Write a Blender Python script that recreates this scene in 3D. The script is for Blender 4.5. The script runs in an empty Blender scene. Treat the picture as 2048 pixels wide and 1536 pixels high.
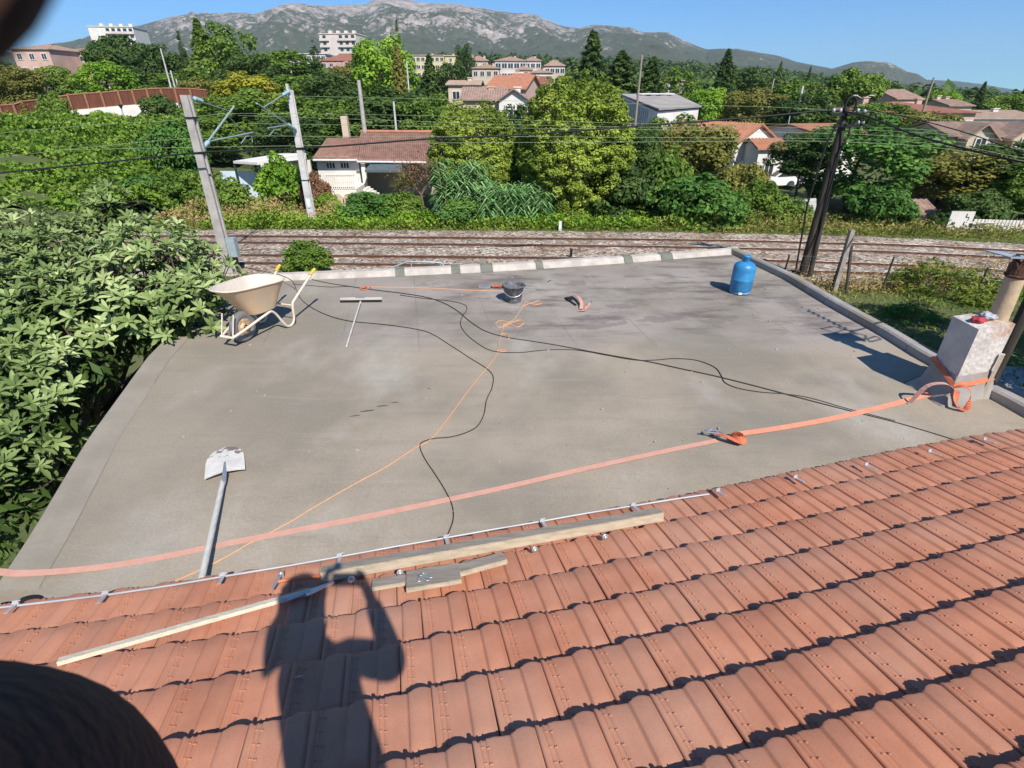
import bpy, math, random
import numpy as np
from mathutils import Vector, Matrix
scene = bpy.context.scene
# ------------------------------------------------------------------ camera
F, CX, CY, YH = 1065.0, 1024.0, 768.0, 190.0
PITCH = math.atan((CY - YH) / F)
SP, CP = math.sin(PITCH), math.cos(PITCH)
H = 2.74            # eye height above the flat roof (flat roof is z = 0)
GZ = -4.16          # ground level at the tracks
cam_d = bpy.data.cameras.new('camera')
cam = bpy.data.objects.new('camera', cam_d)
scene.collection.objects.link(cam)
scene.camera = cam
cam.location = (0, 0, H)
cam.rotation_euler = (math.pi / 2 - PITCH, 0, 0)
cam_d.sensor_width = 36
cam_d.lens = 36 * F / 2048
cam_d.clip_start = 0.01
cam_d.clip_end = 30000
cam_d.dof.use_dof = True
cam_d.dof.focus_distance = 7.0
cam_d.dof.aperture_fstop = 8
# ------------------------------------------------------------------ light
SUN = Vector((-.3136, .7077, -.7924)).normalized()
w = bpy.data.worlds.new('World'); scene.world = w; w.use_nodes = True
nt = w.node_tree
sky = nt.nodes.new('ShaderNodeTexSky'); sky.sky_type = 'NISHITA'; sky.sun_disc = False
sky.sun_elevation = math.radians(45.7); sky.sun_rotation = math.radians(156.1)
sky.altitude = 6000; sky.air_density = 1.5; sky.dust_density = 0.0; sky.ozone_density = 6.0
tint = nt.nodes.new('ShaderNodeMix'); tint.data_type = 'RGBA'; tint.blend_type = 'MULTIPLY'; tint.inputs[0].default_value = 1; tint.inputs[7].default_value = (.50, .90, 1.10, 1)
nt.links.new(sky.outputs[0], tint.inputs[6]); nt.links.new(tint.outputs[2], nt.nodes['Background'].inputs[0])
nt.nodes['Background'].inputs[1].default_value = 0.104
sl = bpy.data.lights.new('sun', 'SUN'); sl.energy = 5.0; sl.angle = math.radians(0.5); sl.color = (1, .95, .87)
so = bpy.data.objects.new('sun', sl); scene.collection.objects.link(so)
so.rotation_euler = SUN.to_track_quat('-Z', 'Y').to_euler()
vs = scene.view_settings
vs.view_transform = 'Standard'; vs.look = 'None'; vs.gamma = 1; vs.use_curve_mapping = False; vs.exposure = 0.37
scene.cycles.volume_bounces = 0
scene.cycles.max_bounces = 6
scene.cycles.diffuse_bounces = 3
scene.cycles.transparent_max_bounces = 6
scene.cycles.use_denoising = True

# ------------------------------------------------------------------ projection helpers (where a thing seen in the photo stands)
def ray(px, py):
    X = (px - CX) / F; Z = -(py - CY) / F
    return Vector((X, CP + Z * SP, -SP + Z * CP))
def P(px, py, z=0.0):
    r = ray(px, py); t = (z - H) / r.z
    return Vector((0, 0, H)) + r * t
def Q(px, py, Y):
    m = (CY - py) / F; Z = Y * (m * CP - SP) / (CP + m * SP)
    b = Y * CP - Z * SP
    return Vector(((px - CX) / F * b, Y, Z + H))
def zat(Y, py): return Q(CX, py, Y).z
def mpp(Y, z=-2.0): return (Y * CP - (z - H) * SP) / F     # metres per photo pixel
rnd = random.Random(5)

# ------------------------------------------------------------------ materials
MATS = {}
def M(name, col, rough=.8, col2=None, scale=4., bump=0., bscale=40., metal=0., spec=.3, detail=4, stretch=None, trans=0):
    if name in MATS: return MATS[name]
    m = bpy.data.materials.new(name); MATS[name] = m; m.use_nodes = True
    n = m.node_tree.nodes; l = m.node_tree.links; b = n['Principled BSDF']
    b.inputs['Roughness'].default_value = rough; b.inputs['Metallic'].default_value = metal
    b.inputs['Specular IOR Level'].default_value = spec
    col = tuple(col) + (1,)
    if col2 is None: col2 = tuple(c * .78 for c in col[:3])
    tc = n.new('ShaderNodeTexCoord'); src = tc.outputs['Object']
    if stretch:
        mp = n.new('ShaderNodeMapping'); mp.inputs['Scale'].default_value = stretch; l.new(src, mp.inputs[0]); src = mp.outputs[0]
    nz = n.new('ShaderNodeTexNoise'); nz.inputs['Scale'].default_value = scale; nz.inputs['Detail'].default_value = detail
    l.new(src, nz.inputs[0])
    cr = n.new('ShaderNodeValToRGB'); cr.color_ramp.elements[0].position = .3; cr.color_ramp.elements[1].position = .7
    cr.color_ramp.elements[0].color = tuple(col2) + (1,); cr.color_ramp.elements[1].color = col
    l.new(nz.outputs[0], cr.inputs[0]); l.new(cr.outputs[0], b.inputs['Base Color'])
    if bump:
        n2 = n.new('ShaderNodeTexNoise'); n2.inputs['Scale'].default_value = bscale; n2.inputs['Detail'].default_value = 3; l.new(src, n2.inputs[0])
        bp = n.new('ShaderNodeBump'); bp.inputs['Strength'].default_value = bump; bp.inputs['Distance'].default_value = .02
        l.new(n2.outputs[0], bp.inputs['Height']); l.new(bp.outputs[0], b.inputs['Normal'])
    return m
def leafmat(name, c1, c2, c3, rough=.45, tr=.25, nscale=.6):
    m = bpy.data.materials.new(name); MATS[name] = m; m.use_nodes = True
    n = m.node_tree.nodes; l = m.node_tree.links; b = n['Principled BSDF']; out = n['Material Output']
    b.inputs['Roughness'].default_value = rough + .12; b.inputs['Specular IOR Level'].default_value = .18
    g = n.new('ShaderNodeNewGeometry'); cr = n.new('ShaderNodeValToRGB')
    e = cr.color_ramp.elements; e[0].color = tuple(c1) + (1,); e[0].position = .1; e[1].color = tuple(c3) + (1,); e[1].position = .95
    x = e.new(.55); x.color = tuple(c2) + (1,)
    tc = n.new('ShaderNodeTexCoord'); nz = n.new('ShaderNodeTexNoise'); nz.inputs['Scale'].default_value = nscale; nz.inputs['Detail'].default_value = 3
    oi = n.new('ShaderNodeObjectInfo'); av = n.new('ShaderNodeVectorMath'); av.operation = 'ADD'
    l.new(tc.outputs['Object'], av.inputs[0]); l.new(oi.outputs['Location'], av.inputs[1]); l.new(av.outputs[0], nz.inputs[0])
    mx = n.new('ShaderNodeMath'); mx.operation = 'MULTIPLY_ADD'; mx.inputs[1].default_value = .5
    l.new(g.outputs['Random Per Island'], mx.inputs[0])
    m2 = n.new('ShaderNodeMath'); m2.operation = 'MULTIPLY_ADD'; m2.inputs[1].default_value = 1.5; m2.inputs[2].default_value = -.5
    l.new(nz.outputs[0], m2.inputs[0]); l.new(m2.outputs[0], mx.inputs[2]); l.new(mx.outputs[0], cr.inputs[0])
    l.new(cr.outputs[0], b.inputs['Base Color'])
    t = n.new('ShaderNodeBsdfTranslucent'); l.new(cr.outputs[0], t.inputs[0])
    ms = n.new('ShaderNodeMixShader'); ms.inputs[0].default_value = tr
    l.new(b.outputs[0], ms.inputs[1]); l.new(t.outputs[0], ms.inputs[2]); l.new(ms.outputs[0], out.inputs[0])
    return m

# ------------------------------------------------------------------ mesh builder
class MB:
    def __init__(s): s.v = []; s.f = []; s.sm = []
    def add(s, vs, fs, smooth=False):
        o = len(s.v); s.v += [tuple(v) for v in vs]; s.f += [tuple(i + o for i in f) for f in fs]; s.sm += [smooth] * len(fs); return s
    def box(s, c, d, R=None, bev=0):
        c = Vector(c); x, y, z = (k / 2 for k in d); vs = []
        for i in (-1, 1):
            for j in (-1, 1):
                for k in (-1, 1):
                    q = Vector((i * x, j * y, k * z)); vs.append(c + (R @ q if R else q))
        return s.add(vs, [(0, 1, 3, 2), (4, 6, 7, 5), (0, 4, 5, 1), (2, 3, 7, 6), (0, 2, 6, 4), (1, 5, 7, 3)])
    def prism(s, pts, off):     # extrude a polygon by vector off
        n = len(pts); off = Vector(off); vs = [Vector(p) for p in pts] + [Vector(p) + off for p in pts]
        return s.add(vs, [tuple(range(n))[::-1], tuple(range(n, 2 * n))] + [(i, (i + 1) % n, (i + 1) % n + n, i + n) for i in range(n)])
    def tube(s, pts, r, n=8, closed=False, caps=True, smooth=True, flat=None):
        pts = [Vector(p) for p in pts]; N = len(pts); vs = []; up = None
        for i, p in enumerate(pts):
            a = pts[(i - 1) % N] if (i or closed) else p; b = pts[(i + 1) % N] if (i < N - 1 or closed) else p
            t = (b - a); t = t.normalized() if t.length > 1e-9 else Vector((0, 0, 1))
            if up is None: up = Vector((0, 0, 1)) if abs(t.z) < .9 else Vector((1, 0, 0))
            x = t.cross(up); x = x.normalized() if x.length > 1e-6 else t.orthogonal().normalized(); y = x.cross(t).normalized(); up = y
            rr = r[i] if hasattr(r, '__len__') else r
            for k in range(n):
                a_ = 2 * math.pi * k / n
                vs.append(p + x * math.cos(a_) * rr + y * math.sin(a_) * rr * (flat or 1))
        fs = []
        for i in range(N - (0 if closed else 1)):
            j = (i + 1) % N
            for k in range(n): fs.append((i * n + k, i * n + (k + 1) % n, j * n + (k + 1) % n, j * n + k))
        s.add(vs, fs, smooth)
        if caps and not closed:
            s.add(vs[:n], [tuple(range(n))[::-1]]); s.add(vs[-n:], [tuple(range(n))])
        return s
    def lathe(s, prof, c=(0, 0, 0), n=20, R=None, smooth=True):
        c = Vector(c); vs = []
        for r, z in prof:
            for k in range(n):
                a = 2 * math.pi * k / n; q = Vector((r * math.cos(a), r * math.sin(a), z)); vs.append(c + (R @ q if R else q))
        fs = [(i * n + k, i * n + (k + 1) % n, (i + 1) * n + (k + 1) % n, (i + 1) * n + k) for i in range(len(prof) - 1) for k in range(n)]
        return s.add(vs, fs, smooth)
    def grid(s, fn, nu, nv, smooth=False):
        vs = [fn(i / nu, j / nv) for i in range(nu + 1) for j in range(nv + 1)]
        return s.add(vs, [(i * (nv + 1) + j, (i + 1) * (nv + 1) + j, (i + 1) * (nv + 1) + j + 1, i * (nv + 1) + j + 1) for i in range(nu) for j in range(nv)], smooth)
    def mesh(s, name, mat):
        me = bpy.data.meshes.new(name); me.from_pydata(s.v, [], s.f)
        me.polygons.foreach_set('use_smooth', s.sm); me.materials.append(mat); me.update(); return me
def wm(o):
    m = Matrix.LocRotScale(o.location, o.rotation_euler, o.scale)
    return (wm(o.parent) @ o.matrix_parent_inverse @ m) if o.parent else m
def link(name, me, parent=None, local=False):
    o = bpy.data.objects.new(name, me); scene.collection.objects.link(o)
    if parent:
        o.parent = parent
        if not local: o.matrix_parent_inverse = wm(parent).inverted()
    return o
def part(name, mb, mat, parent=None, label=None, kind=None):
    o = link(name, mb.mesh(name, mat) if isinstance(mb, MB) else mb, parent)
    if label: o['label'] = label
    if kind: o['kind'] = kind
    return o
def tag(o, label, cat, group=None, kind=None):
    o['label'] = label
    if cat: o['category'] = cat
    if group: o['group'] = group
    if kind: o['kind'] = kind
    return o
def thing(name, label, cat, loc=(0, 0, 0), rz=0, group=None):
    o = link(name, None); o.location = loc; o.rotation_euler = (0, 0, rz); o.empty_display_size = .2
    return tag(o, label, cat, group)
def struct(name, me):
    o = link(name, me.mesh(name, me.mat) if isinstance(me, MB) and hasattr(me, 'mat') else me); o['kind'] = 'structure'; return o
def copy_tree(o, parent=None):
    c = o.copy(); scene.collection.objects.link(c)
    if parent: c.parent = parent
    for ch in [k for k in bpy.data.objects if k.parent == o]: copy_tree(ch, c)
    return c
def rz(a): return Matrix.Rotation(a, 3, 'Z')
def smooth_line(pts, sub=6):
    pts = [Vector(p) for p in pts]; out = []
    for i in range(len(pts) - 1):
        a = pts[max(i - 1, 0)]; b = pts[i]; c = pts[i + 1]; d = pts[min(i + 2, len(pts) - 1)]
        for k in range(sub):
            t = k / sub
            out.append(.5 * ((2 * b) + (c - a) * t + (2 * a - 5 * b + 4 * c - d) * t * t + (3 * b - a - 3 * c + d) * t ** 3))
    return out + [pts[-1]]
def interp(xs, ys, x): return float(np.interp(x, xs, ys))

# colours of setting
m_earth = M('grass_ground', (.07, .105, .028), .95, (.125, .125, .05), .35, .6, 6, detail=8)
# ------------------------------------------------------------------ terrain
FX = [-3000, -600, 0, 300, 600, 1000, 1300, 1500, 1700, 1850, 2048, 2600, 5000]
FY = [175, 150, 140, 128, 120, 122, 130, 146, 170, 190, 203, 215, 215]
def kslope(px):
    m = (CY - interp(FX, FY, px)) / F; return (m * CP - SP) / (CP + m * SP)
def T(x, y):
    r = math.hypot(x, y)
    if y <= 1: return GZ
    px = max(-3000, min(5000, CX + F * x / (max(y, 1) * CP)))
    s = max(0, min(1, (r - 75) / 600)); s = s * s * (3 - 2 * s)
    zt = H - 3 + (y * kslope(px))
    lb = max(0, min(1, (-x - 16) / 22)) * max(0, min(1, (r - 38) / 30)) * 4.0    # bank to the left
    return GZ * (1 - s) + zt * s + lb * (1 - s)
def pt(px, Y): # point on the terrain for photo column px at forward distance Y
    z = -2
    for _ in range(6):
        x = (px - CX) / F * (Y * CP - (z - H) * SP); z = T(x, Y)
    return Vector((x, Y, z))
def polar(name, r0, r1, a0, a1, nr, na, fz, mat):
    R = r0 * (r1 / r0) ** (np.arange(nr + 1) / nr); A = np.radians(np.linspace(a0, a1, na + 1)); vs = []; fs = []
    for i, r in enumerate(R):
        for a in A: x = r * math.sin(a); y = r * math.cos(a); vs.append((x, y, fz(x, y, r, a)))
    n = na + 1
    fs = [(i * n + j, i * n + j + 1, (i + 1) * n + j + 1, (i + 1) * n + j) for i in range(nr) for j in range(na)]
    me = bpy.data.meshes.new(name); me.from_pydata(vs, [], fs); me.materials.append(mat); me.polygons.foreach_set('use_smooth', [True] * len(fs))
    return me
struct('ground', polar('ground', 4, 7000, -180, 180, 70, 220, lambda x, y, r, a: T(x, y), m_earth))
b = MB(); b.add([(-4.2, -4.2, GZ + .0), (4.2, -4.2, GZ), (4.2, 4.2, GZ), (-4.2, 4.2, GZ)], [(0, 1, 2, 3)]); b.mat = m_earth
g0 = struct('ground', b); g0.location.z = -.004

# ------------------------------------------------------------------ mountain
def vnoise(x, y, seed):
    xi = np.floor(x).astype(int); yi = np.floor(y).astype(int); xf = x - xi; yf = y - yi
    u = xf * xf * (3 - 2 * xf); v = yf * yf * (3 - 2 * yf)
    def h(a, b_):
        n = (a * 374761393 + b_ * 668265263 + seed * 1442695) & 0x7fffffff; n = ((n ^ (n >> 13)) * 1274126177) & 0x7fffffff
        return ((n ^ (n >> 16)) & 0xffff) / 65535.
    return (h(xi, yi) * (1 - u) + h(xi + 1, yi) * u) * (1 - v) + (h(xi, yi + 1) * (1 - u) + h(xi + 1, yi + 1) * u) * v
def fbm(x, y, seed, o=6, ridged=False):
    s = 0; a = .5; t = 0
    for i in range(o):
        n = vnoise(x, y, seed + i * 7)
        if ridged: n = 1 - abs(2 * n - 1)
        s = s + a * n; t += a; a *= .52; x = x * 2.03 + 11; y = y * 2.03 + 5
    return s / t
def mountain(name, prof, Yr, Yf, Yb, amp, mat, seed, nx=620, ny=120, px0=-350, px1=2450, foot=None):
    pxs = np.linspace(px0, px1, nx + 1); xs = [p[0] for p in prof]; ys = [p[1] for p in prof]
    tt = np.linspace(0, 1, ny + 1)
    PX, TT = np.meshgrid(pxs, tt, indexing='ij')
    Ys = np.where(TT < .72, Yf + (Yr - Yf) * TT / .72, Yr + (Yb - Yr) * (TT - .72) / .28)
    X = (PX - CX) / F * Ys * CP
    rp = np.interp(PX, xs, ys); fp = np.interp(PX, FX, FY) + (12 if foot is None else foot)
    def slope(py): m = (CY - py) / F; return (m * CP - SP) / (CP + m * SP)
    ridge = slope(rp) * Yr; fz = slope(fp) * Yf
    s = np.clip(TT / .72, 0, 1)
    n1 = fbm(X / 900 + 3, Ys / 900, seed, 7, True); n2 = fbm(X / 260, Ys / 420 + 9, seed + 50, 5, True)
    prof_s = s ** 1.25
    Z = fz + (ridge - fz) * prof_s
    env = np.sin(np.clip(s, 0, 1) * math.pi) ** .8
    hh = (ridge - fz)
    Z = Z + env * hh * amp * ((n1 - .6) * 1.3 + (n2 - .6) * .5)
    Z = np.where(TT > .72, ridge - (TT - .72) / .28 * np.maximum(hh, 60) * 1.3, Z)
    Z = Z + (n2 - .6) * hh * .035 * (TT > .3)
    Z = Z + H
    vs = np.stack([X, Ys, Z], -1).reshape(-1, 3)
    n = ny + 1; i, j = np.meshgrid(np.arange(nx), np.arange(ny), indexing='ij')
    fs = np.stack([i * n + j, (i + 1) * n + j, (i + 1) * n + j + 1, i * n + j + 1], -1).reshape(-1, 4)
    me = bpy.data.meshes.new(name); me.from_pydata(vs.tolist(), [], fs.tolist()); me.materials.append(mat)
    o = link(name, me); o['kind'] = 'structure'; return o
def rockmat(name, rock, rock2, scrub, scrub2, z0, z1, sc=.004, bias=0.):
    m = bpy.data.materials.new(name); m.use_nodes = True; n = m.node_tree.nodes; l = m.node_tree.links; b = n['Principled BSDF']
    b.inputs['Roughness'].default_value = .95; b.inputs['Specular IOR Level'].default_value = .1
    g = n.new('ShaderNodeNewGeometry'); tc = n.new('ShaderNodeTexCoord')
    def noise(s, d=8, r=.65):
        q = n.new('ShaderNodeTexNoise'); q.inputs['Scale'].default_value = s; q.inputs['Detail'].default_value = d; q.inputs['Roughness'].default_value = r
        l.new(tc.outputs['Object'], q.inputs[0]); return q.outputs[0]
    def ramp(a, p0, p1, c0, c1):
        q = n.new('ShaderNodeValToRGB'); q.color_ramp.elements[0].position = p0; q.color_ramp.elements[1].position = p1
        q.color_ramp.elements[0].color = c0 + (1,); q.color_ramp.elements[1].color = c1 + (1,); l.new(a, q.inputs[0]); return q.outputs[0]
    def math_(op, a, b_, c=None):
        q = n.new('ShaderNodeMath'); q.operation = op
        for k, v in enumerate((a, b_, c)):
            if v is None: continue
            if isinstance(v, (int, float)): q.inputs[k].default_value = v
            else: l.new(v, q.inputs[k])
        return q.outputs[0]
    sep = n.new('ShaderNodeSeparateXYZ'); l.new(g.outputs['Position'], sep.inputs[0])
    sn = n.new('ShaderNodeSeparateXYZ'); l.new(g.outputs['True Normal'], sn.inputs[0])
    hz = math_('DIVIDE', math_('SUBTRACT', sep.outputs[2], z0), z1 - z0)
    nn = noise(sc)
    steep = math_('MULTIPLY', math_('SUBTRACT', .88, sn.outputs[2]), .9)
    fine = math_('MULTIPLY', math_('SUBTRACT', noise(sc * 8, 5, .75), .5), 1.5)
    mask = math_('ADD', fine, math_('ADD', math_('ADD', math_('MULTIPLY', hz, .62), math_('MULTIPLY', math_('SUBTRACT', nn, .5), 1.3)), steep))
    q = n.new('ShaderNodeMapRange'); q.inputs[1].default_value = .24 - bias; q.inputs[2].default_value = .42 - bias; l.new(mask, q.inputs[0])
    big = ramp(noise(sc * 5, 9), .38, .62, rock2, rock); gr = ramp(noise(sc * 9, 4), .35, .65, scrub2, scrub)
    mx = n.new('ShaderNodeMix'); mx.data_type = 'RGBA'; l.new(q.outputs[0], mx.inputs[0]); l.new(gr, mx.inputs[6]); l.new(big, mx.inputs[7])
    l.new(mx.outputs[2], b.inputs['Base Color'])
    return m
mprof = [(-350, 120), (0, 110), (120, 95), (265, 62), (320, 52), (380, 32), (440, 24), (500, 24), (540, 28), (590, 10), (610, 8), (640, 12), (700, 9), (750, 8), (765, 0), (790, -6), (820, -5), (850, 2), (925, 8), (945, 14), (1000, 22), (1060, 28), (1090, 40), (1120, 52), (1148, 56), (1180, 48), (1200, 50), (1250, 54), (1275, 64), (1320, 64), (1350, 78), (1372, 88), (1400, 99), (1430, 97), (1460, 97), (1500, 106), (1540, 112), (1580, 124), (1650, 137), (1720, 158), (1800, 176), (1900, 190), (2048, 210), (2450, 240)]
rock = rockmat('limestone', (.40, .34, .31), (.19, .165, .155), (.085, .085, .06), (.045, .06, .032), 120, 480, bias=-.06)
mountain('mountain', mprof, 3900, 1900, 5200, .42, rock, 3)
hprof = [(1500, 175), (1600, 160), (1655, 136), (1690, 125), (1720, 122), (1760, 125), (1785, 136), (1800, 143), (1822, 147), (1845, 160), (1900, 180), (2048, 215), (2300, 240)]
hillm = rockmat('hill_rock', (.48, .42, .37), (.3, .25, .22), (.09, .09, .06), (.05, .06, .035), 0, 230, .006, -.16)
mountain('hill', hprof, 3300, 2300, 4200, .3, hillm, 9, 220, 60, 1500, 2300)
fprof = [(1500, 178), (1650, 164), (1750, 160), (1850, 159), (1900, 161), (1950, 167), (2000, 175), (2048, 183), (2200, 195), (2500, 205)]
farm = rockmat('far_ridge_forest', (.1, .1, .08), (.08, .08, .06), (.06, .075, .045), (.04, .055, .03), 0, 300, .004, -.3)
mountain('far_ridge', fprof, 5600, 4200, 6600, .3, farm, 21, 160, 40, 1450, 2500)

# ------------------------------------------------------------------ foliage
def quad_mesh(name, V, mat, tri_fold=False):
    n = len(V); me = bpy.data.meshes.new(name)
    me.vertices.add(n * 4); me.vertices.foreach_set('co', V.reshape(-1).astype(np.float32))
    me.loops.add(n * 4); me.loops.foreach_set('vertex_index', np.arange(n * 4, dtype=np.int32))
    me.polygons.add(n); me.polygons.foreach_set('loop_start', np.arange(0, n * 4, 4, dtype=np.int32))
    try: me.polygons.foreach_set('loop_total', np.full(n, 4, dtype=np.int32))
    except Exception: pass
    me.update(calc_edges=True); me.materials.append(mat); return me
def leaves(Pn, Nn, size, rng, asp=.6, var=.35, bow=.25):
    n = len(Pn); Nn = Nn / (np.linalg.norm(Nn, axis=1, keepdims=True) + 1e-9)
    t = rng.normal(size=(n, 3)); t -= (t * Nn).sum(1, keepdims=True) * Nn; t /= np.linalg.norm(t, axis=1, keepdims=True) + 1e-9
    bt = np.cross(Nn, t); s = (size * (1 + var * rng.uniform(-1, 1, n)))[:, None]
    a = Pn - t * s * .5; c = Pn + t * s * .5; d = Pn + bt * s * asp * .5 - Nn * s * bow * .3; e = Pn - bt * s * asp * .5 - Nn * s * bow * .3
    return np.stack([a, e, c, d], 1)
def unit(rng, n):
    d = rng.normal(size=(n, 3)); return d / np.linalg.norm(d, axis=1, keepdims=True)
def crown(kind, seed, n, leaf, mat, L=60, lr=.25, prof=None, hh=2.0, up=.5, inner=.12, asp=.6, tight=False):
    """a crown of radius 1 and height hh made of leaf faces gathered in clumps"""
    rng = np.random.default_rng(seed)
    z = rng.uniform(0, 1, L); th = rng.uniform(0, 2 * math.pi, L) ; rr = np.array([prof(q) for q in z])
    w_ = rr + .05; keep = rng.choice(L, L, p=w_ / w_.sum()); z = z[keep] + rng.uniform(-.04, .04, L); rr = rr[keep]
    th = th + rng.uniform(0, 6, L)
    rad = rr * (np.sqrt(rng.uniform(.35, 1, L)) * rng.uniform(.85, 1.05, L) if not tight else rng.uniform(.88, .96, L))
    rl = lr * (rng.uniform(.55, 1.35, L) if not tight else rng.uniform(.7, 1.2, L)) * (0.45 + .55 * rr / max(rr.max(), 1e-6))
    C = np.stack([rad * np.cos(th), rad * np.sin(th), z * hh], 1)
    m = int(n * (1 - inner)); k = rng.choice(L, m, p=rl ** 2 / (rl ** 2).sum())
    d = unit(rng, m); out = C[k] - np.array([0, 0, hh * .4]); out /= np.linalg.norm(out, axis=1, keepdims=True) + 1e-9
    d = d + out * .35; d /= np.linalg.norm(d, axis=1, keepdims=True)
    Pp = C[k] + d * (rl[k] * rng.uniform(.6, 1.05, m))[:, None] * np.array([1, 1, .8])
    Nn = d + unit(rng, m) * (.7 if not tight else .45) + np.array([0, 0, up])
    q = n - m; zz = rng.uniform(.03, .95, q); t2 = rng.uniform(0, 6.3, q); r2 = np.array([prof(a) for a in zz]) * np.sqrt(rng.uniform(0, .8, q))
    P2 = np.stack([r2 * np.cos(t2), r2 * np.sin(t2), zz * hh], 1)
    Pp = np.concatenate([Pp, P2]); Nn = np.concatenate([Nn, unit(rng, q) + np.array([0, 0, .3])])
    return quad_mesh('crown', leaves(Pp, Nn, leaf, rng, asp), mat)
def coniferous(seed, n, leaf, mat, hh=3.0, layers=16, droop=.25, gap=.5):
    rng = np.random.default_rng(seed); Pp = []; Nn = []
    B = layers * 9; per = n // B
    for i in range(B):
        zf = (i + rng.uniform(0, 1)) / B; th = i * 2.399 + rng.uniform(-.3, .3); R = (1 - zf) ** .75 * rng.uniform(.7, 1.08) + .04
        t = rng.uniform(.1, 1, per) ** .7; wd = .16 * (1 - t * .6) * R + .03
        dx = t * R; x = dx * math.cos(th) + rng.normal(0, 1, per) * wd * math.sin(th); y = dx * math.sin(th) - rng.normal(0, 1, per) * wd * math.cos(th)
        z = zf * hh + .1 + droop * R * (t * .8 - t * t * 1.5) + rng.normal(0, .03, per)
        Pp.append(np.stack([x, y, z], 1)); Nn.append(np.stack([np.full(per, math.cos(th) * .5), np.full(per, math.sin(th) * .5), np.ones(per)], 1) + rng.normal(0, .5, (per, 3)))
    return quad_mesh('crown', leaves(np.concatenate(Pp), np.concatenate(Nn), leaf, rng, .5), mat)
LM = dict(
    mid=leafmat('leaf_mid', (0.070, 0.132, 0.019), (0.150, 0.247, 0.035), (0.258, 0.340, 0.063)),
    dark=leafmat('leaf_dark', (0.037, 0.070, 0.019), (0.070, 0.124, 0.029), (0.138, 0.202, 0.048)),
    bright=leafmat('leaf_bright', (0.099, 0.217, 0.019), (0.218, 0.372, 0.032), (0.337, 0.494, 0.063)),
    olive=leafmat('leaf_olive', (0.119, 0.124, 0.024), (0.218, 0.217, 0.048), (0.337, 0.310, 0.079)),
    cypress=leafmat('leaf_cypress', (.085, .13, .018), (.25, .33, .045), (.44, .52, .08), nscale=.9),
    yellow=leafmat('leaf_yellow', (.16, .19, .02), (.34, .34, .035), (.50, .46, .05)),
    cool=leafmat('leaf_cool', (0.044, 0.116, 0.022), (0.099, 0.217, 0.040), (0.198, 0.340, 0.070)),
    loquat=leafmat('leaf_loquat', (.07, .115, .03), (.225, .305, .10), (.46, .53, .25), rough=.45, tr=.12, nscale=1.2),
    brown=leafmat('leaf_brown', (0.198, 0.092, 0.048), (0.317, 0.170, 0.095), (0.299, 0.262, 0.079)),
    reed=leafmat('leaf_reed', (.12, .26, .08), (.24, .44, .16), (.40, .60, .28)),
    dry=leafmat('leaf_dry', (0.337, 0.233, 0.095), (0.557, 0.386, 0.175), (0.299, 0.294, 0.079)),
    grass=leafmat('leaf_grass', (0.099, 0.155, 0.024), (0.198, 0.262, 0.040), (0.378, 0.340, 0.095)),
)
bark = M('bark', (.13, .10, .075), .9, (.07, .055, .04), 8, .5, 30)
rd = lambda q: math.sqrt(max(0, 1 - (2 * q - 1) ** 2)) ** .8
egg = lambda q: (math.sin(min(1, (q + .02) / .45) * math.pi / 2) ** .6 if q < .45 else math.sqrt(max(0, 1 - ((q - .45) / .56) ** 2.3)))
colp = lambda q: min(1, (q + .05) * 6) * (1 - q) ** .45
umb = lambda q: (q * .5 if q < .45 else 1.05 * math.sqrt(max(0, 1 - ((q - .5) / .5) ** 2)))
CR = {}
def cr(kind):
    if kind in CR: return CR[kind]
    t, _, c = kind.partition('_'); mat = LM[c]; sd = sum(map(ord, kind))
    if t == 'round': me = crown(t, sd, 9000, .105, mat, 70, .30, rd)
    elif t == 'rounder': me = crown(t, sd + 3, 9000, .105, mat, 45, .36, rd, hh=2.1)
    elif t == 'egg': me = crown(t, sd, 66000, .042, mat, 900, .105, egg, hh=2.7, inner=.2, asp=.85, tight=True)
    elif t == 'col': me = crown(t, sd, 5000, .2, mat, 120, .4, colp, hh=9, inner=.1)
    elif t == 'umb': me = crown(t, sd, 9000, .11, mat, 60, .3, umb, hh=1.6)
    elif t == 'con': me = coniferous(sd, 7500, .12, mat)
    elif t == 'cedar': me = coniferous(sd, 8000, .13, mat, hh=2.4, layers=9, droop=.1)
    elif t == 'weed': me = crown(t, sd, 4500, .15, mat, 60, .3, lambda q: math.sqrt(max(0, 1 - q * q)) ** .7, hh=1.0, asp=.22, up=-.2)
    elif t == 'bush': me = crown(t, sd, 6500, .12, mat, 45, .33, lambda q: math.sqrt(max(0, 1 - q * q)) ** .9, hh=1.3)
    CR[kind] = me; return me
CH = dict(round=2.0, rounder=2.1, egg=2.7, col=9.0, umb=1.6, weed=1.1, con=3.1, cedar=2.5, bush=1.35)
tk = MB(); tk.tube([(0, 0, -.02), (.02, 0, .25), (-.02, .02, .55), (.03, 0, .8), (0, .01, .98)], [.05, .035, .03, .02, .008], 7)
for a in range(6):
    q = a * 1.1; z0 = .35 + a * .08
    tk.tube([(0, 0, z0), (.18 * math.cos(q), .18 * math.sin(q), z0 + .08), (.34 * math.cos(q), .34 * math.sin(q), z0 + .2)], [.016, .011, .004], 5)
TRUNK = tk.mesh('trunk', bark)
NT = [0]
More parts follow.
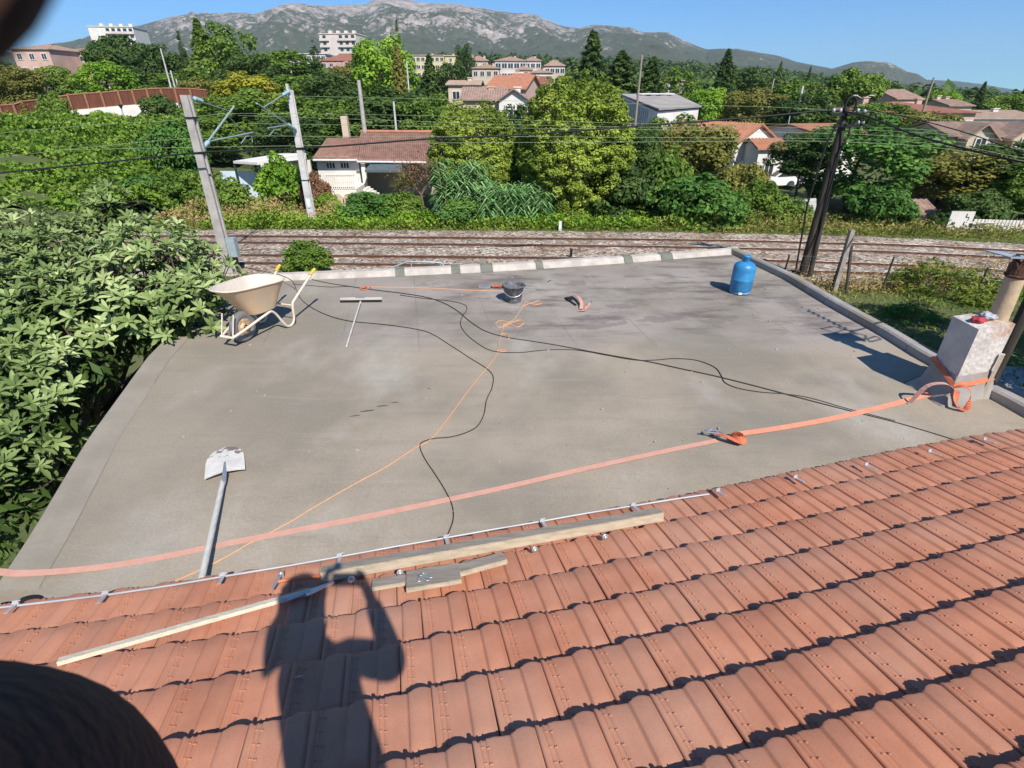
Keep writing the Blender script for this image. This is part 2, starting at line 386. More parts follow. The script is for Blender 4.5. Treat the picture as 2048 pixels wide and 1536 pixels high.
def tree(kind, px, ytop, wpx, Y, label, cat='tree', group=None, base=None, name=None, hfrac=None, zb=None, dx=0):
    g = pt(px, Y); top = zat(Y, ytop); k = kind.split('_')[0]; rx = wpx / 2 * mpp(Y, (g.z + top) / 2)
    x = (px - CX) * mpp(Y, (g.z * .4 + top * .6)); z0 = g.z if zb is None else zb
    names = dict(round='broadleaf_tree', rounder='broadleaf_tree', egg='cypress_tree', col='cypress_tree', umb='pine_tree', con='conifer_tree', cedar='cedar_tree', bush='bush', weed='weeds')
    h = top - z0
    o = thing(name or names[k], label, cat if k != 'bush' or cat != 'tree' else 'bush', (x, Y, z0), 0, group)
    o.rotation_euler.z = 0
    hf = hfrac if hfrac is not None else dict(round=.12, rounder=.12, egg=.0, col=.03, umb=.35, con=.04, cedar=.12, bush=-.05, weed=-.05)[k]
    c = link('crown', cr(kind), o, True); c.location = (0, 0, h * hf); c.scale = (rx / .97, rx / .97, h * (1 - hf) / CH[k] * .98); c.rotation_euler.z = NT[0] * 1.3
    if k not in ('bush', 'weed'):
        t = link('trunk', TRUNK, o, True); t.scale = (rx * 1.1, rx * 1.1, h * .8) if k not in ('col',) else (rx, rx, h * .8)
    NT[0] += 1
    return o
TREES = [
 ('rounder_olive', 15, 122, 110, 95, 'olive green loose tree at the far left edge before the pink house'),
 ('round_mid', 112, 132, 85, 110, 'mid green tree under the right pink roofed house at left'),
 ('round_bright', 212, 124, 106, 100, 'bright green rounded tree just behind the rust coloured screen'),
 ('umb_dark', 250, 72, 108, 130, 'dark spreading pine hiding the foot of the white apartment tower'),
 ('round_dark', 315, 92, 110, 125, 'dark green tree between the spreading pine and the tall conifer'),
 ('con_mid', 408, 36, 92, 140, 'tallest green conifer left of centre reaching the mountain'),
 ('rounder_mid', 468, 48, 110, 140, 'leafy green tree right of the tallest conifer'),
 ('col_dark', 368, 52, 17, 190, 'thin dark cypress left of the tallest conifer'),
 ('rounder_mid', 365, 140, 150, 112, 'green tree with low crown behind the tall thin white poles'),
 ('rounder_yellow', 502, 145, 124, 78, 'yellow leaved tree left of the grey catenary post top'),
 ('round_olive', 398, 156, 80, 92, 'pale yellowish tree top above the rust coloured screen end'),
 ('round_mid', 560, 100, 130, 150, 'green tree below the long white roofed building'),
 ('rounder_dark', 500, 108, 110, 135, 'dark green tree behind the yellow leaved tree'),
 ('col_dark', 634, 84, 34, 120, 'broad dark cypress left of the pink apartment tower'),
 ('round_mid', 600, 150, 120, 100, 'green tree right behind the top of the second catenary post'),
 ('round_olive', 697, 126, 70, 125, 'small olive tree before the pink block below the tower'),
 ('rounder_dark', 668, 150, 120, 90, 'dark leafy tree left of the tall concrete pole'),
 ('rounder_bright', 765, 68, 110, 105, 'big bright green tree right of the pink apartment tower'),
 ('col_dark', 798, 28, 12, 170, 'very thin dark cypress spire rising over the bright tree'),
 ('con_olive', 800, 88, 70, 95, 'drooping olive conifer in front of the thin cypress spire'),
 ('con_dark', 862, 108, 84, 82, 'dark conifer with ragged top left of the pale houses'),
 ('rounder_dark', 905, 130, 80, 135, 'dark round tree behind the ragged conifer'),
 ('round_dark', 760, 180, 190, 72, 'dark green tree mass behind the ridge of the tiled bungalow'),
 ('rounder_mid', 850, 190, 120, 68, 'green tree behind the right end of the tiled bungalow roof'),
 ('round_mid', 640, 195, 150, 68, 'green tree left of the concrete pole behind the bungalow'),
 ('rounder_mid', 540, 178, 170, 66, 'ivy covered tree mass between the two catenary posts'),
 ('round_mid', 450, 190, 150, 62, 'green climbing growth right of the left catenary post'),
 ('round_mid', 400, 232, 150, 52, 'green tree under the left catenary post crossarm'),
 ('rounder_dark', 575, 232, 150, 54, 'dark green tree behind the white carport roof'),
 ('rounder_dark', 928, 92, 40, 210, 'small dark round tree right of the yellow apartment block'),
 ('egg_cypress', 948, 200, 178, 37.5, 'yellow green rounded cypress right of the bungalow, left of the biggest one'),
 ('egg_cypress', 1152, 142, 222, 35.5, 'biggest yellow green dome shaped cypress in the centre'),
 ('rounder_dark', 1050, 215, 110, 44, 'dark tree in the gap between the two dome shaped cypresses'),
 ('cedar_dark', 1183, 60, 105, 120, 'tall dark cedar with pointed top behind the dome shaped cypress'),
 ('cedar_dark', 1240, 100, 130, 112, 'dark spreading cedar left of the leaning pole'),
 ('cedar_dark', 1300, 112, 90, 116, 'dark layered cedar right of the leaning pole'),
 ('rounder_mid', 1345, 138, 90, 130, 'green tree above the grey warehouse roof'),
 ('con_dark', 1448, 98, 82, 135, 'dark conifer with broad head right of the warehouse'),
 ('round_dark', 1500, 138, 110, 140, 'dark round tree right of the broad headed conifer'),
 ('round_bright', 1420, 176, 90, 92, 'bright green hedge tree at the right corner of the warehouse'),
 ('round_olive', 1500, 176, 120, 90, 'olive green tree above the orange roofed white house'),
 ('con_dark', 1553, 122, 30, 150, 'slim dark fir standing on the plain right of the mountain'),
 ('con_dark', 1612, 132, 24, 160, 'slimmest dark fir left of the umbrella pine'),
 ('round_mid', 1590, 160, 110, 110, 'mid green tree between the slim firs and the umbrella pine'),
 ('umb_mid', 1702, 141, 104, 98, 'umbrella pine with wide rounded crown at right'),
 ('round_dark', 1600, 190, 120, 85, 'grey green tree left of the wooden cable pole top'),
 ('round_mid', 1760, 205, 150, 80, 'green hedge trees below the terracotta hip roof'),
 ('round_olive', 1850, 222, 130, 70, 'olive tree left of the dormered houses'),
 ('rounder_bright', 1880, 178, 60, 130, 'light green round tree between two roofs at right'),
 ('con_dark', 1957, 163, 40, 125, 'dark palm like tree standing over the far right roofs'),
 ('round_mid', 2010, 188, 80, 120, 'green trees above the rightmost flat roof'),
 ('con_dark', 2040, 172, 40, 130, 'dark conifer at the right picture edge'),
 ('rounder_mid', 1330, 232, 140, 46, 'green tree below the white warehouse wall'),
 ('rounder_olive', 1375, 232, 165, 40, 'large yellow green tree below the orange roofed white house'),
 ('rounder_dark', 1275, 262, 130, 38, 'dark tree in the shade right of the biggest dome shaped cypress'),
 ('rounder_cool', 1722, 232, 235, 37.5, 'large deep green tree behind the wooden cable pole'),
 ('rounder_dark', 1605, 268, 120, 38, 'dark tree over the white car'),
 ('rounder_olive', 1898, 285, 200, 40, 'olive green tree right of the deep green tree'),
 ('rounder_dark', 2010, 288, 180, 38.5, 'dark green tree at the right edge above the white fence'),
 ('rounder_mid', 2075, 330, 120, 35, 'green tree cut by the right picture edge'),
]
for t in TREES: tree(*t, **(dict(hfrac=.5) if 'over the white car' in t[5] else {}))
BUSH = [
 ('bush_mid', 612, 482, 96, 23.2, 'round green bush growing beside the near track', -3.95),
 ('bush_bright', 565, 314, 112, 37, 'tall bright green bush in front of the carport', None),
 ('bush_brown', 632, 348, 66, 36.5, 'reddish brown shrub left of the terrace', None),
 ('bush_bright', 652, 388, 70, 35.5, 'rounded light green shrub under the terrace wall', None),
 ('bush_cool', 735, 386, 120, 34.6, 'leafy dark green shrub below the terrace arches', None),
 ('bush_mid', 808, 385, 90, 34.6, 'green shrub left of the palm like yucca', None),
 ('bush_cool', 930, 398, 100, 32.8, 'leafy fig shrub right of the blue railing', None),
 ('bush_mid', 1145, 420, 40, 32.7, 'small green sapling bush right of the white marker', None),
 ('bush_cypress', 1135, 375, 75, 33.6, 'low yellow green clump at the foot of the biggest cypress', None),
 ('bush_dark', 1240, 330, 150, 34.4, 'dark green bush in shade right of the biggest cypress', None),
 ('bush_cool', 1392, 352, 175, 32.8, 'large leafy bush at the track verge right of centre', None),
 ('bush_mid', 1330, 300, 130, 36, 'green bush behind the large leafy verge bush', None),
 ('bush_olive', 1478, 326, 120, 36, 'tall yellow green hedge bush left of the white car', None),
 ('bush_mid', 1520, 362, 110, 33.8, 'green hedge bush before the white car', None),
 ('bush_mid', 1590, 396, 80, 33.4, 'low green hedge end beside the grey sheet', None),
 ('bush_cool', 1770, 372, 110, 32.6, 'feathery green shrub before the small tiled shed', None),
 ('bush_dark', 1885, 425, 50, 31.8, 'small dark shrub beside the white marked panel', None),
 ('bush_dark', 1960, 380, 120, 33, 'dark undergrowth bush behind the white picket fence', None),
 ('bush_dark', 318, 188, 76, 74, 'dark rounded bush before the white wall under the screen', None),
 ('bush_olive', 30, 200, 55, 72, 'bush before the leftmost part of the rust screen', None),
 ('bush_mid', 108, 186, 62, 70, 'green bush covering the joint of the rust screen', None),
 ('bush_bright', 205, 222, 60, 68, 'light green sprays of shoots before the white wall', None),
 ('bush_mid', 445, 352, 110, 35.5, 'green bush at the foot of the left catenary post', None),
 ('bush_mid', 360, 340, 110, 37, 'green bush left of the left catenary post', None),
 ('bush_cool', 300, 352, 120, 38, 'dark green bush behind the loquat tree top', None),
 ('bush_cool', 345, 246, 110, 46, 'dark green bush mass beside the left catenary post', None),
 ('bush_mid', 2000, 560, 90, 20.5, 'leafy weeds bush beyond the chimney', None),
 ('weed_grass', 1900, 528, 190, 20.3, 'dry brown green weeds growing over the fence stakes', GZ - .3),
 ('weed_cool', 1830, 612, 120, 17.6, 'low nettle patch on the bank near the roof edge', GZ - .3),
 ('bush_dark', 1950, 400, 90, 32.6, 'dark leafy bush left of the picket fence', None),
]
for k, px, yt, wp, Y, lb, zb in BUSH: tree(k, px, yt, wp, Y, lb, 'bush', zb=zb)

def scatter(name, label, n, fn, size, mat, seed, asp=.5, up=.8, cat='undergrowth'):
    rng = np.random.default_rng(seed); pts = np.array([fn(rng) for _ in range(n)])
    N = unit(rng, n) * .9 + np.array([0, 0, up])
    o = link(name, quad_mesh(name, leaves(pts, N, size, rng, asp), LM[mat])); tag(o, label, cat, None, 'stuff'); return o
# overgrown bank on the left: a displaced mound and its leaves
def bank(x, Y):
    px = CX + F * x / (Y * CP + 2.6); e = max(0, min(1, (Y - 36) / 22)); s = max(0, min(1, (400 - px) / 110))
    n = float(vnoise(np.array([x / 2.6]), np.array([Y / 2.6]), 4)[0]) + .5 * float(vnoise(np.array([x / .9]), np.array([Y / .9]), 8)[0])
    fade = max(0, min(1, (64 - Y) / 5))
    base = min(T(x, Y) + .12, GZ + 6) if Y > 45 else GZ - .3
    return max(base, GZ - .3 + s * (.3 + 2.9 * e * (.75 + .25 * fade) * fade + n * 1.25)) + (n * .5 if Y > 52 else 0)
bm = MB(); bm.grid(lambda u, v: (-75 + 62 * u, 34 + 31 * v, bank(-75 + 62 * u, 34 + 31 * v) - .38), 150, 76, True); bm.mat = M('bank_earth', (.05, .075, .02), .95, (.03, .04, .015), 1.5, .5, 5)
bk = struct('bank_terrain', bm)
def fb(rng):
    while True:
        px = rng.uniform(-160, 420); Y = 34.5 + 33 * rng.uniform(0, 1); x = (px - CX) * mpp(Y)
        if px < 400: return (x, Y, bank(x, Y) + rng.uniform(-.3, .4))
scatter('undergrowth', 'green ivy and bramble covering the bank at left beyond the tracks', 38000, fb, .36, 'mid', 11, .7)
scatter('undergrowth', 'brighter bramble leaves mixed into the overgrown bank at left', 22000, fb, .30, 'bright', 31, .7)
def verge(x0, x1, y0, y1, hh):
    def f(rng):
        x = rng.uniform(x0, x1); Y = rng.uniform(y0, y1) - .0032 * x * x * (1 if x > 0 else .2)
        n = float(vnoise(np.array([x / 1.3]), np.array([Y / 1.3]), 3)[0])
        return (x, Y, GZ + rng.uniform(0, 1) * hh * (.25 + n))
    return f
scatter('undergrowth', 'low green creeper and weeds along the far side of the tracks', 20000, verge(-18, 12, 31.5, 35.6, .8), .2, 'bright', 12, .6)
scatter('undergrowth', 'yellow dry brush beside the foot of the left catenary post', 5000, verge(-21, -10.5, 32.0, 35.5, 1.3), .18, 'dry', 14, .35)
scatter('grass', 'rough mixed grass verge beyond the tracks along the whole view', 24000, verge(-22, 40, 31.4, 35.5, .55), .22, 'grass', 13, .3, .2, 'grass')
scatter('grass', 'dry pale grass verge beyond the tracks at right', 5000, verge(8, 38, 31.3, 34.5, .8), .2, 'dry', 15, .22, .1, 'grass')
scatter('grass', 'tufts of green grass on the strip between fence and near roof edge', 14000, lambda rng: (rng.uniform(4, 26), rng.uniform(10, 21.8), GZ + .1 * rng.uniform(0, 1)), .14, 'grass', 16, .3, .3, 'grass')
def fgr(rng):
    x = rng.uniform(9, 27); y = rng.normal(20.9, .45) - .003 * x * x * 0; return (x, y, GZ + rng.uniform(0, 1) ** 1.5 * (1.1 if x > 15.5 else .5))
scatter('grass', 'tall weeds along the wire fence of the near track side', 9000, fgr, .16, 'dry', 17, .22, .1, 'grass')
# far wood on the plain: crowns too far off to count
def wood():
    rng = np.random.default_rng(77); V = []
    N = 5200
    for i in range(N):
        Y = 150 * (2300 / 150) ** (rng.uniform(0, 1) ** .8); px = rng.uniform(-500, 2550); p = pt(px, Y)
        r = rng.uniform(2.5, 5) * (1 + Y / 1500); n = 70 if Y < 500 else 40
        d = unit(rng, n); d[:, 2] = abs(d[:, 2]); q = d * r * np.array([1, 1, rng.uniform(.8, 1.5)]) * rng.uniform(.75, 1.1, (n, 1)) + np.array(p) + np.array([0, 0, r * .2])
        V.append(leaves(q, d + unit(rng, n) * .5 + np.array([0, 0, .3]), r * .62, rng, .8))
    return quad_mesh('far_wood', np.concatenate(V), LM['dark'])
def vg(rng):
    x = rng.uniform(-24, 40); y = ry(0, x) + 2.1 + rng.uniform(0, 1) * 2.6; return (x, y, GZ + rng.uniform(0, .22) * (1 + .8 * math.sin(x * 1.7)))
VERGE_STRIP = vg
o = link('far_wood', wood()); tag(o, 'wooded plain of dark green trees reaching to the mountain foot', 'wood', None, 'stuff')

def offtree(x, y, h, rx, label):  # unseen trees added to throw shade on the bank and yard
    o = thing('broadleaf_tree', label, 'tree', (x, y, GZ)); c = link('crown', cr('rounder_dark'), o, True); c.location = (0, 0, h * .2); c.scale = (rx, rx, h * .38); t = link('trunk', TRUNK, o, True); t.scale = (rx * 1.1, rx * 1.1, h * .8)
offtree(16.6, 10.6, 7.5, 2.6, 'dark unseen tree added just beyond the right picture edge, shading the bank by the chimney')
offtree(19.5, 7.6, 7.0, 2.6, 'second unseen tree added for shade beyond the right picture edge, nearer the house')
# giant reeds
def reeds(px0, px1, ytop, Y, n, label):
    b = MB(); c = pt((px0 + px1) / 2, Y); o = thing('giant_reed', label, 'reed clump', c)
    rng = random.Random(px0); st = MB(); lf = []
    for i in range(n):
        px = rng.uniform(px0, px1); yy = Y + rng.uniform(-1.2, 1.2); p = pt(px, yy); h = (zat(Y, ytop) - GZ) * (1 - rng.uniform(0, 1) ** 2 * .5); ln = rng.uniform(-.12, .12)
        st.tube([(p.x, yy, GZ), (p.x + ln * h * .4, yy, GZ + h * .6), (p.x + ln * h, yy, GZ + h)], [.03, .025, .008], 4)
        for k in range(20):
            t = .1 + .9 * k / 20; q = Vector((p.x + ln * h * t, yy, GZ + h * t)); a = rng.choice((0, 3.14)) + rng.uniform(-1, 1); L = rng.uniform(.6, 1.0)
            d = Vector((math.cos(a), math.sin(a), 0)); s = Vector((-d.y, d.x, 0)) * .055
            m1 = q + d * L * .45 + Vector((0, 0, .16)); e = q + d * L + Vector((0, 0, -.22))
            lf.append([q - s, m1 - s, m1 + s, q + s]); lf.append([m1 - s, e, e + Vector((0, 0, .001)), m1 + s])
    part('stem', st, M('reed_stem', (.28, .30, .12), .6), o, kind='stuff')
    me = quad_mesh('foliage', np.array([[tuple(v) for v in q] for q in lf]), LM['reed']); f = link('foliage', me, o); f['kind'] = 'stuff'
reeds(888, 968, 318, 34.2, 85, 'taller clump of giant reeds beside the fig shrub')
reeds(962, 1090, 368, 33.4, 130, 'lower wide clump of giant reeds left of the biggest cypress')
# yucca and bare tree near the bungalow
o = thing('yucca_tree', 'spiky yucca with thin trunk in front of the bungalow', 'yucca', pt(815, 35))
q = pt(815, 35); st = MB(); st.tube([q, q + Vector((.05, 0, 1.2)), q + Vector((-.05, 0, 2.2))], [.14, .1, .09], 7); part('trunk', st, bark, o)
V = []
for hx, hz in ((0, 2.2), (-.35, 1.8), (.4, 1.9)):
    for k in range(70):
        a = rnd.uniform(0, 6.28); el = rnd.uniform(-.3, 1.3); d = Vector((math.cos(a) * math.cos(el), math.sin(a) * math.cos(el), math.sin(el))); s = d.cross(Vector((0, 0, 1))).normalized() * .03
        c = q + Vector((hx, 0, hz)); L = rnd.uniform(.5, .8); V.append([tuple(c - s), tuple(c + d * L), tuple(c + d * L + Vector((0, 0, .01))), tuple(c + s)])
f = link('foliage', quad_mesh('foliage', np.array(V), LM['olive']), o); f['kind'] = 'stuff'
o = thing('bare_tree', 'nearly leafless brown tree over the bungalow terrace', 'tree', pt(850, 35.5))
st = MB(); q0 = pt(850, 35.5)
def branch(p, d, L, r, k):
    e = p + d * L; st.tube([p, p + d * L * .5 + Vector((rnd.uniform(-.05, .05), 0, .02)), e], [r, r * .8, r * .55], 5)
    if k:
        for _ in range(3): branch(e, (d + Vector((rnd.uniform(-.8, .8), rnd.uniform(-.6, .6), rnd.uniform(-.25, .5)))).normalized(), L * .68, r * .55, k - 1)
branch(q0, Vector((-.1, 0, 1)), 1.3, .1, 5); part('trunk', st, M('bare_branch', (.22, .16, .12), .9), o)
rng = np.random.default_rng(5); pp = np.array(q0) + np.array([-.1, 0, 2.6]) + rng.normal(0, 1, (700, 3)) * np.array([.9, .6, .5])
f = link('foliage', quad_mesh('foliage', leaves(pp, unit(rng, 700), .12, rng), LM['brown']), o); f['kind'] = 'stuff'
# ------------------------------------------------------------------ railway
def gravelmat():
    m = bpy.data.materials.new('ballast'); m.use_nodes = True; n = m.node_tree.nodes; l = m.node_tree.links; b = n['Principled BSDF']; b.inputs['Roughness'].default_value = .95
    tc = n.new('ShaderNodeTexCoord'); v = n.new('ShaderNodeTexVoronoi'); v.inputs['Scale'].default_value = 8.5; l.new(tc.outputs['Object'], v.inputs[0])
    sp = n.new('ShaderNodeSeparateColor'); l.new(v.outputs['Color'], sp.inputs[0])
    cr_ = n.new('ShaderNodeValToRGB'); e = cr_.color_ramp.elements; e[0].color = (.07, .055, .045, 1); e[1].color = (.74, .69, .62, 1)
    x = e.new(.35); x.color = (.30, .26, .22, 1); x = e.new(.75); x.color = (.48, .43, .39, 1)
    l.new(sp.outputs[0], cr_.inputs[0])
    nz = n.new('ShaderNodeTexNoise'); nz.inputs['Scale'].default_value = .5; nz.inputs['Detail'].default_value = 5; l.new(tc.outputs['Object'], nz.inputs[0])
    r2 = n.new('ShaderNodeValToRGB'); r2.color_ramp.elements[0].color = (.60, .44, .31, 1); r2.color_ramp.elements[1].color = (1.05, .96, .86, 1); r2.color_ramp.elements[0].position = .35; r2.color_ramp.elements[1].position = .6
    l.new(nz.outputs[0], r2.inputs[0]); mx = n.new('ShaderNodeMix'); mx.data_type = 'RGBA'; mx.blend_type = 'MULTIPLY'; mx.inputs[0].default_value = .8
    l.new(cr_.outputs[0], mx.inputs[6]); l.new(r2.outputs[0], mx.inputs[7]); l.new(mx.outputs[2], b.inputs['Base Color'])
    bp = n.new('ShaderNodeBump'); bp.inputs['Distance'].default_value = .05; bp.inputs['Strength'].default_value = 1; bp.invert = True
    l.new(v.outputs['Distance'], bp.inputs['Height']); l.new(bp.outputs[0], b.inputs['Normal']); return m
m_ballast = gravelmat()
RZ = GZ + .17
RAILS = [[(-200, 475), (200, 471), (460, 470.5), (700, 472), (1000, 474.5), (1300, 477), (1500, 480), (1650, 484), (1800, 488), (2048, 500), (2300, 516)],
         [(-200, 489), (200, 484), (460, 483), (700, 485), (1000, 488), (1300, 491), (1500, 495), (1650, 498), (1800, 502.5), (2048, 515), (2300, 531)],
         [(-200, 514), (200, 509), (480, 508), (700, 510), (1000, 512.5), (1300, 516), (1526, 518.5), (1780, 527), (1866, 531), (2048, 541), (2300, 561)],
         [(-200, 531), (200, 526), (490, 524), (700, 526), (1000, 530), (1300, 534), (1574, 539.5), (1720, 543), (1868, 549), (2048, 560), (2300, 582)]]
RP = [smooth_line([P(x, y, RZ) for x, y in r], 5) for r in RAILS]
def ry(k, x): return interp([p.x for p in RP[k]], [p.y for p in RP[k]], x)
bb = MB()
def bf(u, v):
    x = -32 + 68 * u; y0 = ry(3, x) - 2.0; y1 = ry(0, x) + 2.6; y = y0 + (y1 - y0) * v
    e = min(v, 1 - v) / .12
    return (x, y, GZ + .02 - (.25 if e <= 0 else 0) * 1 + .03 * min(1, e) + .02 * math.sin(x * 3.1 + y * 5))
bb.grid(bf, 150, 24, True); bb.mat = m_ballast; struct('ballast_bed', bb)
m_rail = M('rail_steel', (.17, .085, .055), .6, (.09, .045, .03), 6); m_railtop = M('rail_top', (.55, .5, .47), .3, metal=.8)
m_sleep = M('sleeper_concrete', (.33, .29, .25), .9, (.2, .17, .14), 3)
slp = MB(); slp.box((0, 0, 0), (.24, 2.3, .1)); SLP = slp.mesh('sleeper', m_sleep)
for k, lab in ((0, 'far railway track with rusty brown rails on pale ballast'), (2, 'near railway track partly hidden by the flat roof edge')):
    o = thing('railway_track', lab, 'railway track', (0, ry(k, 0), GZ), 0, 'railway tracks')
    for j in (k, k + 1):
        r = MB(); pr = [(-.06, 0), (.06, 0), (.06, .02), (.012, .04), (.012, .11), (.034, .12), (.034, .15), (-.034, .15), (-.034, .12), (-.012, .11), (-.012, .04), (-.06, .02)]
        pts = RP[j]; vs = []
        for p in pts:
            for a, z in pr: vs.append((p.x, p.y + a, RZ - .15 + z))
        n = len(pr); r.add(vs, [(i * n + q, i * n + (q + 1) % n, (i + 1) * n + (q + 1) % n, (i + 1) * n + q) for i in range(len(pts) - 1) for q in range(n)])
        ro = part('rail', r, m_rail, o)
        t = MB(); t.tube([p + Vector((0, 0, .0025)) for p in pts], .026, 4, caps=False, flat=.1); part('running_surface', t, m_railtop, ro)
    for i in range(92):
        x = -27 + i * .64; y = (ry(k, x) + ry(k + 1, x)) / 2; s = link('sleeper', SLP, o); s.location = (x, y - ry(k, 0), .004 + .012 * math.sin(i * 2.1)); s.matrix_parent_inverse = Matrix(); s.rotation_euler.z = math.atan2(ry(k, x + .5) - ry(k, x - .5), 1)
scatter('grass', 'short dry grass strip between ballast and the creeper behind the far track', 15000, VERGE_STRIP, .14, 'grass', 51, .3, .2, 'grass')
m_conc = M('post_concrete', (.46, .43, .40), .9, (.34, .31, .29), 3, .3, 20)
m_concw = M('post_concrete_pale', (.60, .58, .56), .9, (.45, .43, .42), 2.5, .3, 20)
m_galv = M('galvanised', (.42, .50, .52), .5, (.35, .42, .44), 6, metal=.3)
m_insul = M('insulator_glass', (.35, .52, .55), .25, (.25, .42, .46), 8)
m_black = M('black_rubber', (.014, .014, .015), .6, (.02, .02, .022), 6)
def PXx(px, py, x): r = ray(px, py); return Vector((0, 0, H)) + r * (x / r.x)
# catenary posts
def ipost(b_, x, y, z0, z1, w0, w1, d0, d1):
    def ring(z, w_, d): return [(x - w_ / 2, y - d / 2, z), (x + w_ / 2, y - d / 2, z), (x + w_ / 2, y - d / 4, z), (x + w_ / 5, y - d / 5, z), (x + w_ / 5, y + d / 5, z), (x + w_ / 2, y + d / 4, z), (x + w_ / 2, y + d / 2, z), (x - w_ / 2, y + d / 2, z), (x - w_ / 2, y + d / 4, z), (x - w_ / 5, y + d / 5, z), (x - w_ / 5, y - d / 5, z), (x - w_ / 2, y - d / 4, z)]
    a = ring(z0, w0, d0); c = ring(z1, w1, d1); n = 12
    b_.add(a + c, [tuple(range(n))[::-1], tuple(range(n, 2 * n))] + [(i, (i + 1) % n, (i + 1) % n + n, i + n) for i in range(n)])
y1 = P(462, 545, GZ).y; x1 = P(462, 545, GZ).x
o = thing('catenary_post', 'brown grey concrete catenary post at left, nearer than the tracks, with long strut', 'catenary post', (x1, y1, GZ), 0, 'catenary posts')
b = MB(); ipost(b, x1, y1, GZ - .2, zat(y1, 190), .38, .27, .38, .32); part('post', b, m_conc, o)
def ins(a, c, parent):
    a = Vector(a); c = Vector(c); i = MB(); R = (c - a).to_track_quat('Z', 'Y').to_matrix(); L = (c - a).length; pr = [(.02, 0)]
    n = 6
    for k in range(n): pr += [(.04, L * (k + .1) / n), (.1, L * (k + .45) / n), (.045, L * (k + .8) / n)]
    i.lathe(pr + [(.02, L)], a, 10, R); return part('insulator', i, m_insul, parent)
def arm(pts, r, parent, nm='strut'): t = MB(); t.tube(pts, r, 6); return part(nm, t, m_galv, parent)
px_ = lambda px, py: PXx(px, py, x1)
ins(px_(388, 197), px_(404, 203), o); arm([px_(402, 203), px_(458, 222)], .018, o, 'stay_wire')
ins(px_(404, 297), px_(417, 284), o); arm([px_(414, 286), px_(468, 213)], .042, o); arm([px_(417, 283), px_(505, 265)], .035, o, 'cantilever'); arm([px_(457, 233), px_(491, 267)], .014, o, 'stay_wire')
arm([px_(482, 287), px_(492, 273), px_(503, 272), px_(505, 284)], .02, o, 'steady_arm')
bx = MB(); q = P(474, 520, GZ + 1.0); bx.box((x1 + .42, y1 - .1, GZ + 1.15), (.36, .3, .8)); part('switch_box', bx, m_galv, o)
bx = MB(); bx.tube([(x1 + .42, y1 - .1, GZ), (x1 + .42, y1 - .1, GZ + .8)], .09, 8); part('cable_duct', bx, m_black, o)
for py in (235, 305): cl = MB(); cl.box((x1, y1, zat(y1, py)), (.37, .40, .05)); part('band', cl, m_black, o)
q = P(627, 451, GZ); y2 = q.y; x2 = q.x
o = thing('catenary_post', 'pale grey concrete catenary post on the far side of the tracks', 'catenary post', (x2, y2, GZ), 0, 'catenary posts')
b = MB(); ipost(b, x2, y2, GZ - .2, zat(y2, 180), .40, .27, .36, .30); part('post', b, m_concw, o)
px_ = lambda px, py: PXx(px, py, x2)
ins(px_(578, 183), px_(566, 190), o); arm([px_(566, 190), px_(528, 214)], .025, o); ins(px_(591, 259), px_(576, 249), o)
arm([px_(577, 250), px_(514, 207)], .035, o, 'cantilever'); arm([px_(575, 250), px_(536, 256)], .03, o, 'cantilever'); arm([px_(539, 271), px_(548, 260), px_(561, 259)], .02, o, 'steady_arm')
for py in (298, 360): cl = MB(); cl.box((x2, y2, zat(y2, py)), (.37, .38, .05)); part('band', cl, m_black, o)
cp = MB(); cp.box((x2 - .1, y2, zat(y2, 176)), (.12, .2, .4)); part('cap_fitting', cp, m_concw, o)
nb = MB(); nb.box((x2, y2 - .22, zat(y2, 405)), (.2, .02, .5)); part('number_plate', nb, M('plate_white', (.8, .8, .8), .5), o)
# wires
WN = [('overhead feeder wire, topmost thin pale line crossing the view', [(585, 192), (870, 198), (1200, 206), (1536, 214), (1690, 222), (1840, 233), (2048, 262), (2200, 285)], 33, .008),
      ('overhead wire running second from top across the view', [(-60, 272), (180, 250), (330, 242), (396, 233), (476, 227), (700, 229), (880, 232), (1024, 239), (1280, 247), (1536, 248), (1690, 252), (1840, 259), (2048, 272), (2200, 290)], 28.6, .007),
      ('overhead wire running third from top across the view', [(476, 231), (700, 238), (1024, 249), (1280, 254), (1536, 254), (1700, 259), (1850, 266), (2048, 284), (2200, 305)], 28.2, .007),
      ('overhead wire running fourth from top across the view', [(500, 247), (700, 250), (1024, 256), (1280, 259), (1536, 264), (1700, 268), (1850, 277), (2048, 299), (2200, 322)], 26.8, .007),
      ('contact wire over the far track, second lowest thin wire', [(-60, 322), (110, 302), (330, 280), (439, 276), (502, 272), (700, 273), (1024, 273), (1280, 275), (1536, 276), (1700, 279), (1900, 290), (2048, 316), (2200, 335)], 28.6, .0085),
      ('contact wire over the near track, lowest thin pale wire', [(110, 300), (428, 294), (700, 290), (880, 286), (1024, 285), (1280, 284), (1536, 282), (1690, 284), (1860, 294), (2048, 322), (2200, 345)], 26.8, .0085)]
m_wire = M('copper_wire_green', (.30, .38, .22), .5, (.25, .32, .19), 3)
for lb, pts, Y, r in WN:
    t = MB(); t.tube(smooth_line([Q(x, y, Y) for x, y in pts], 5), r, 4); tag(part('overhead_wire', t, m_wire), lb, 'wire', 'overhead railway wires')
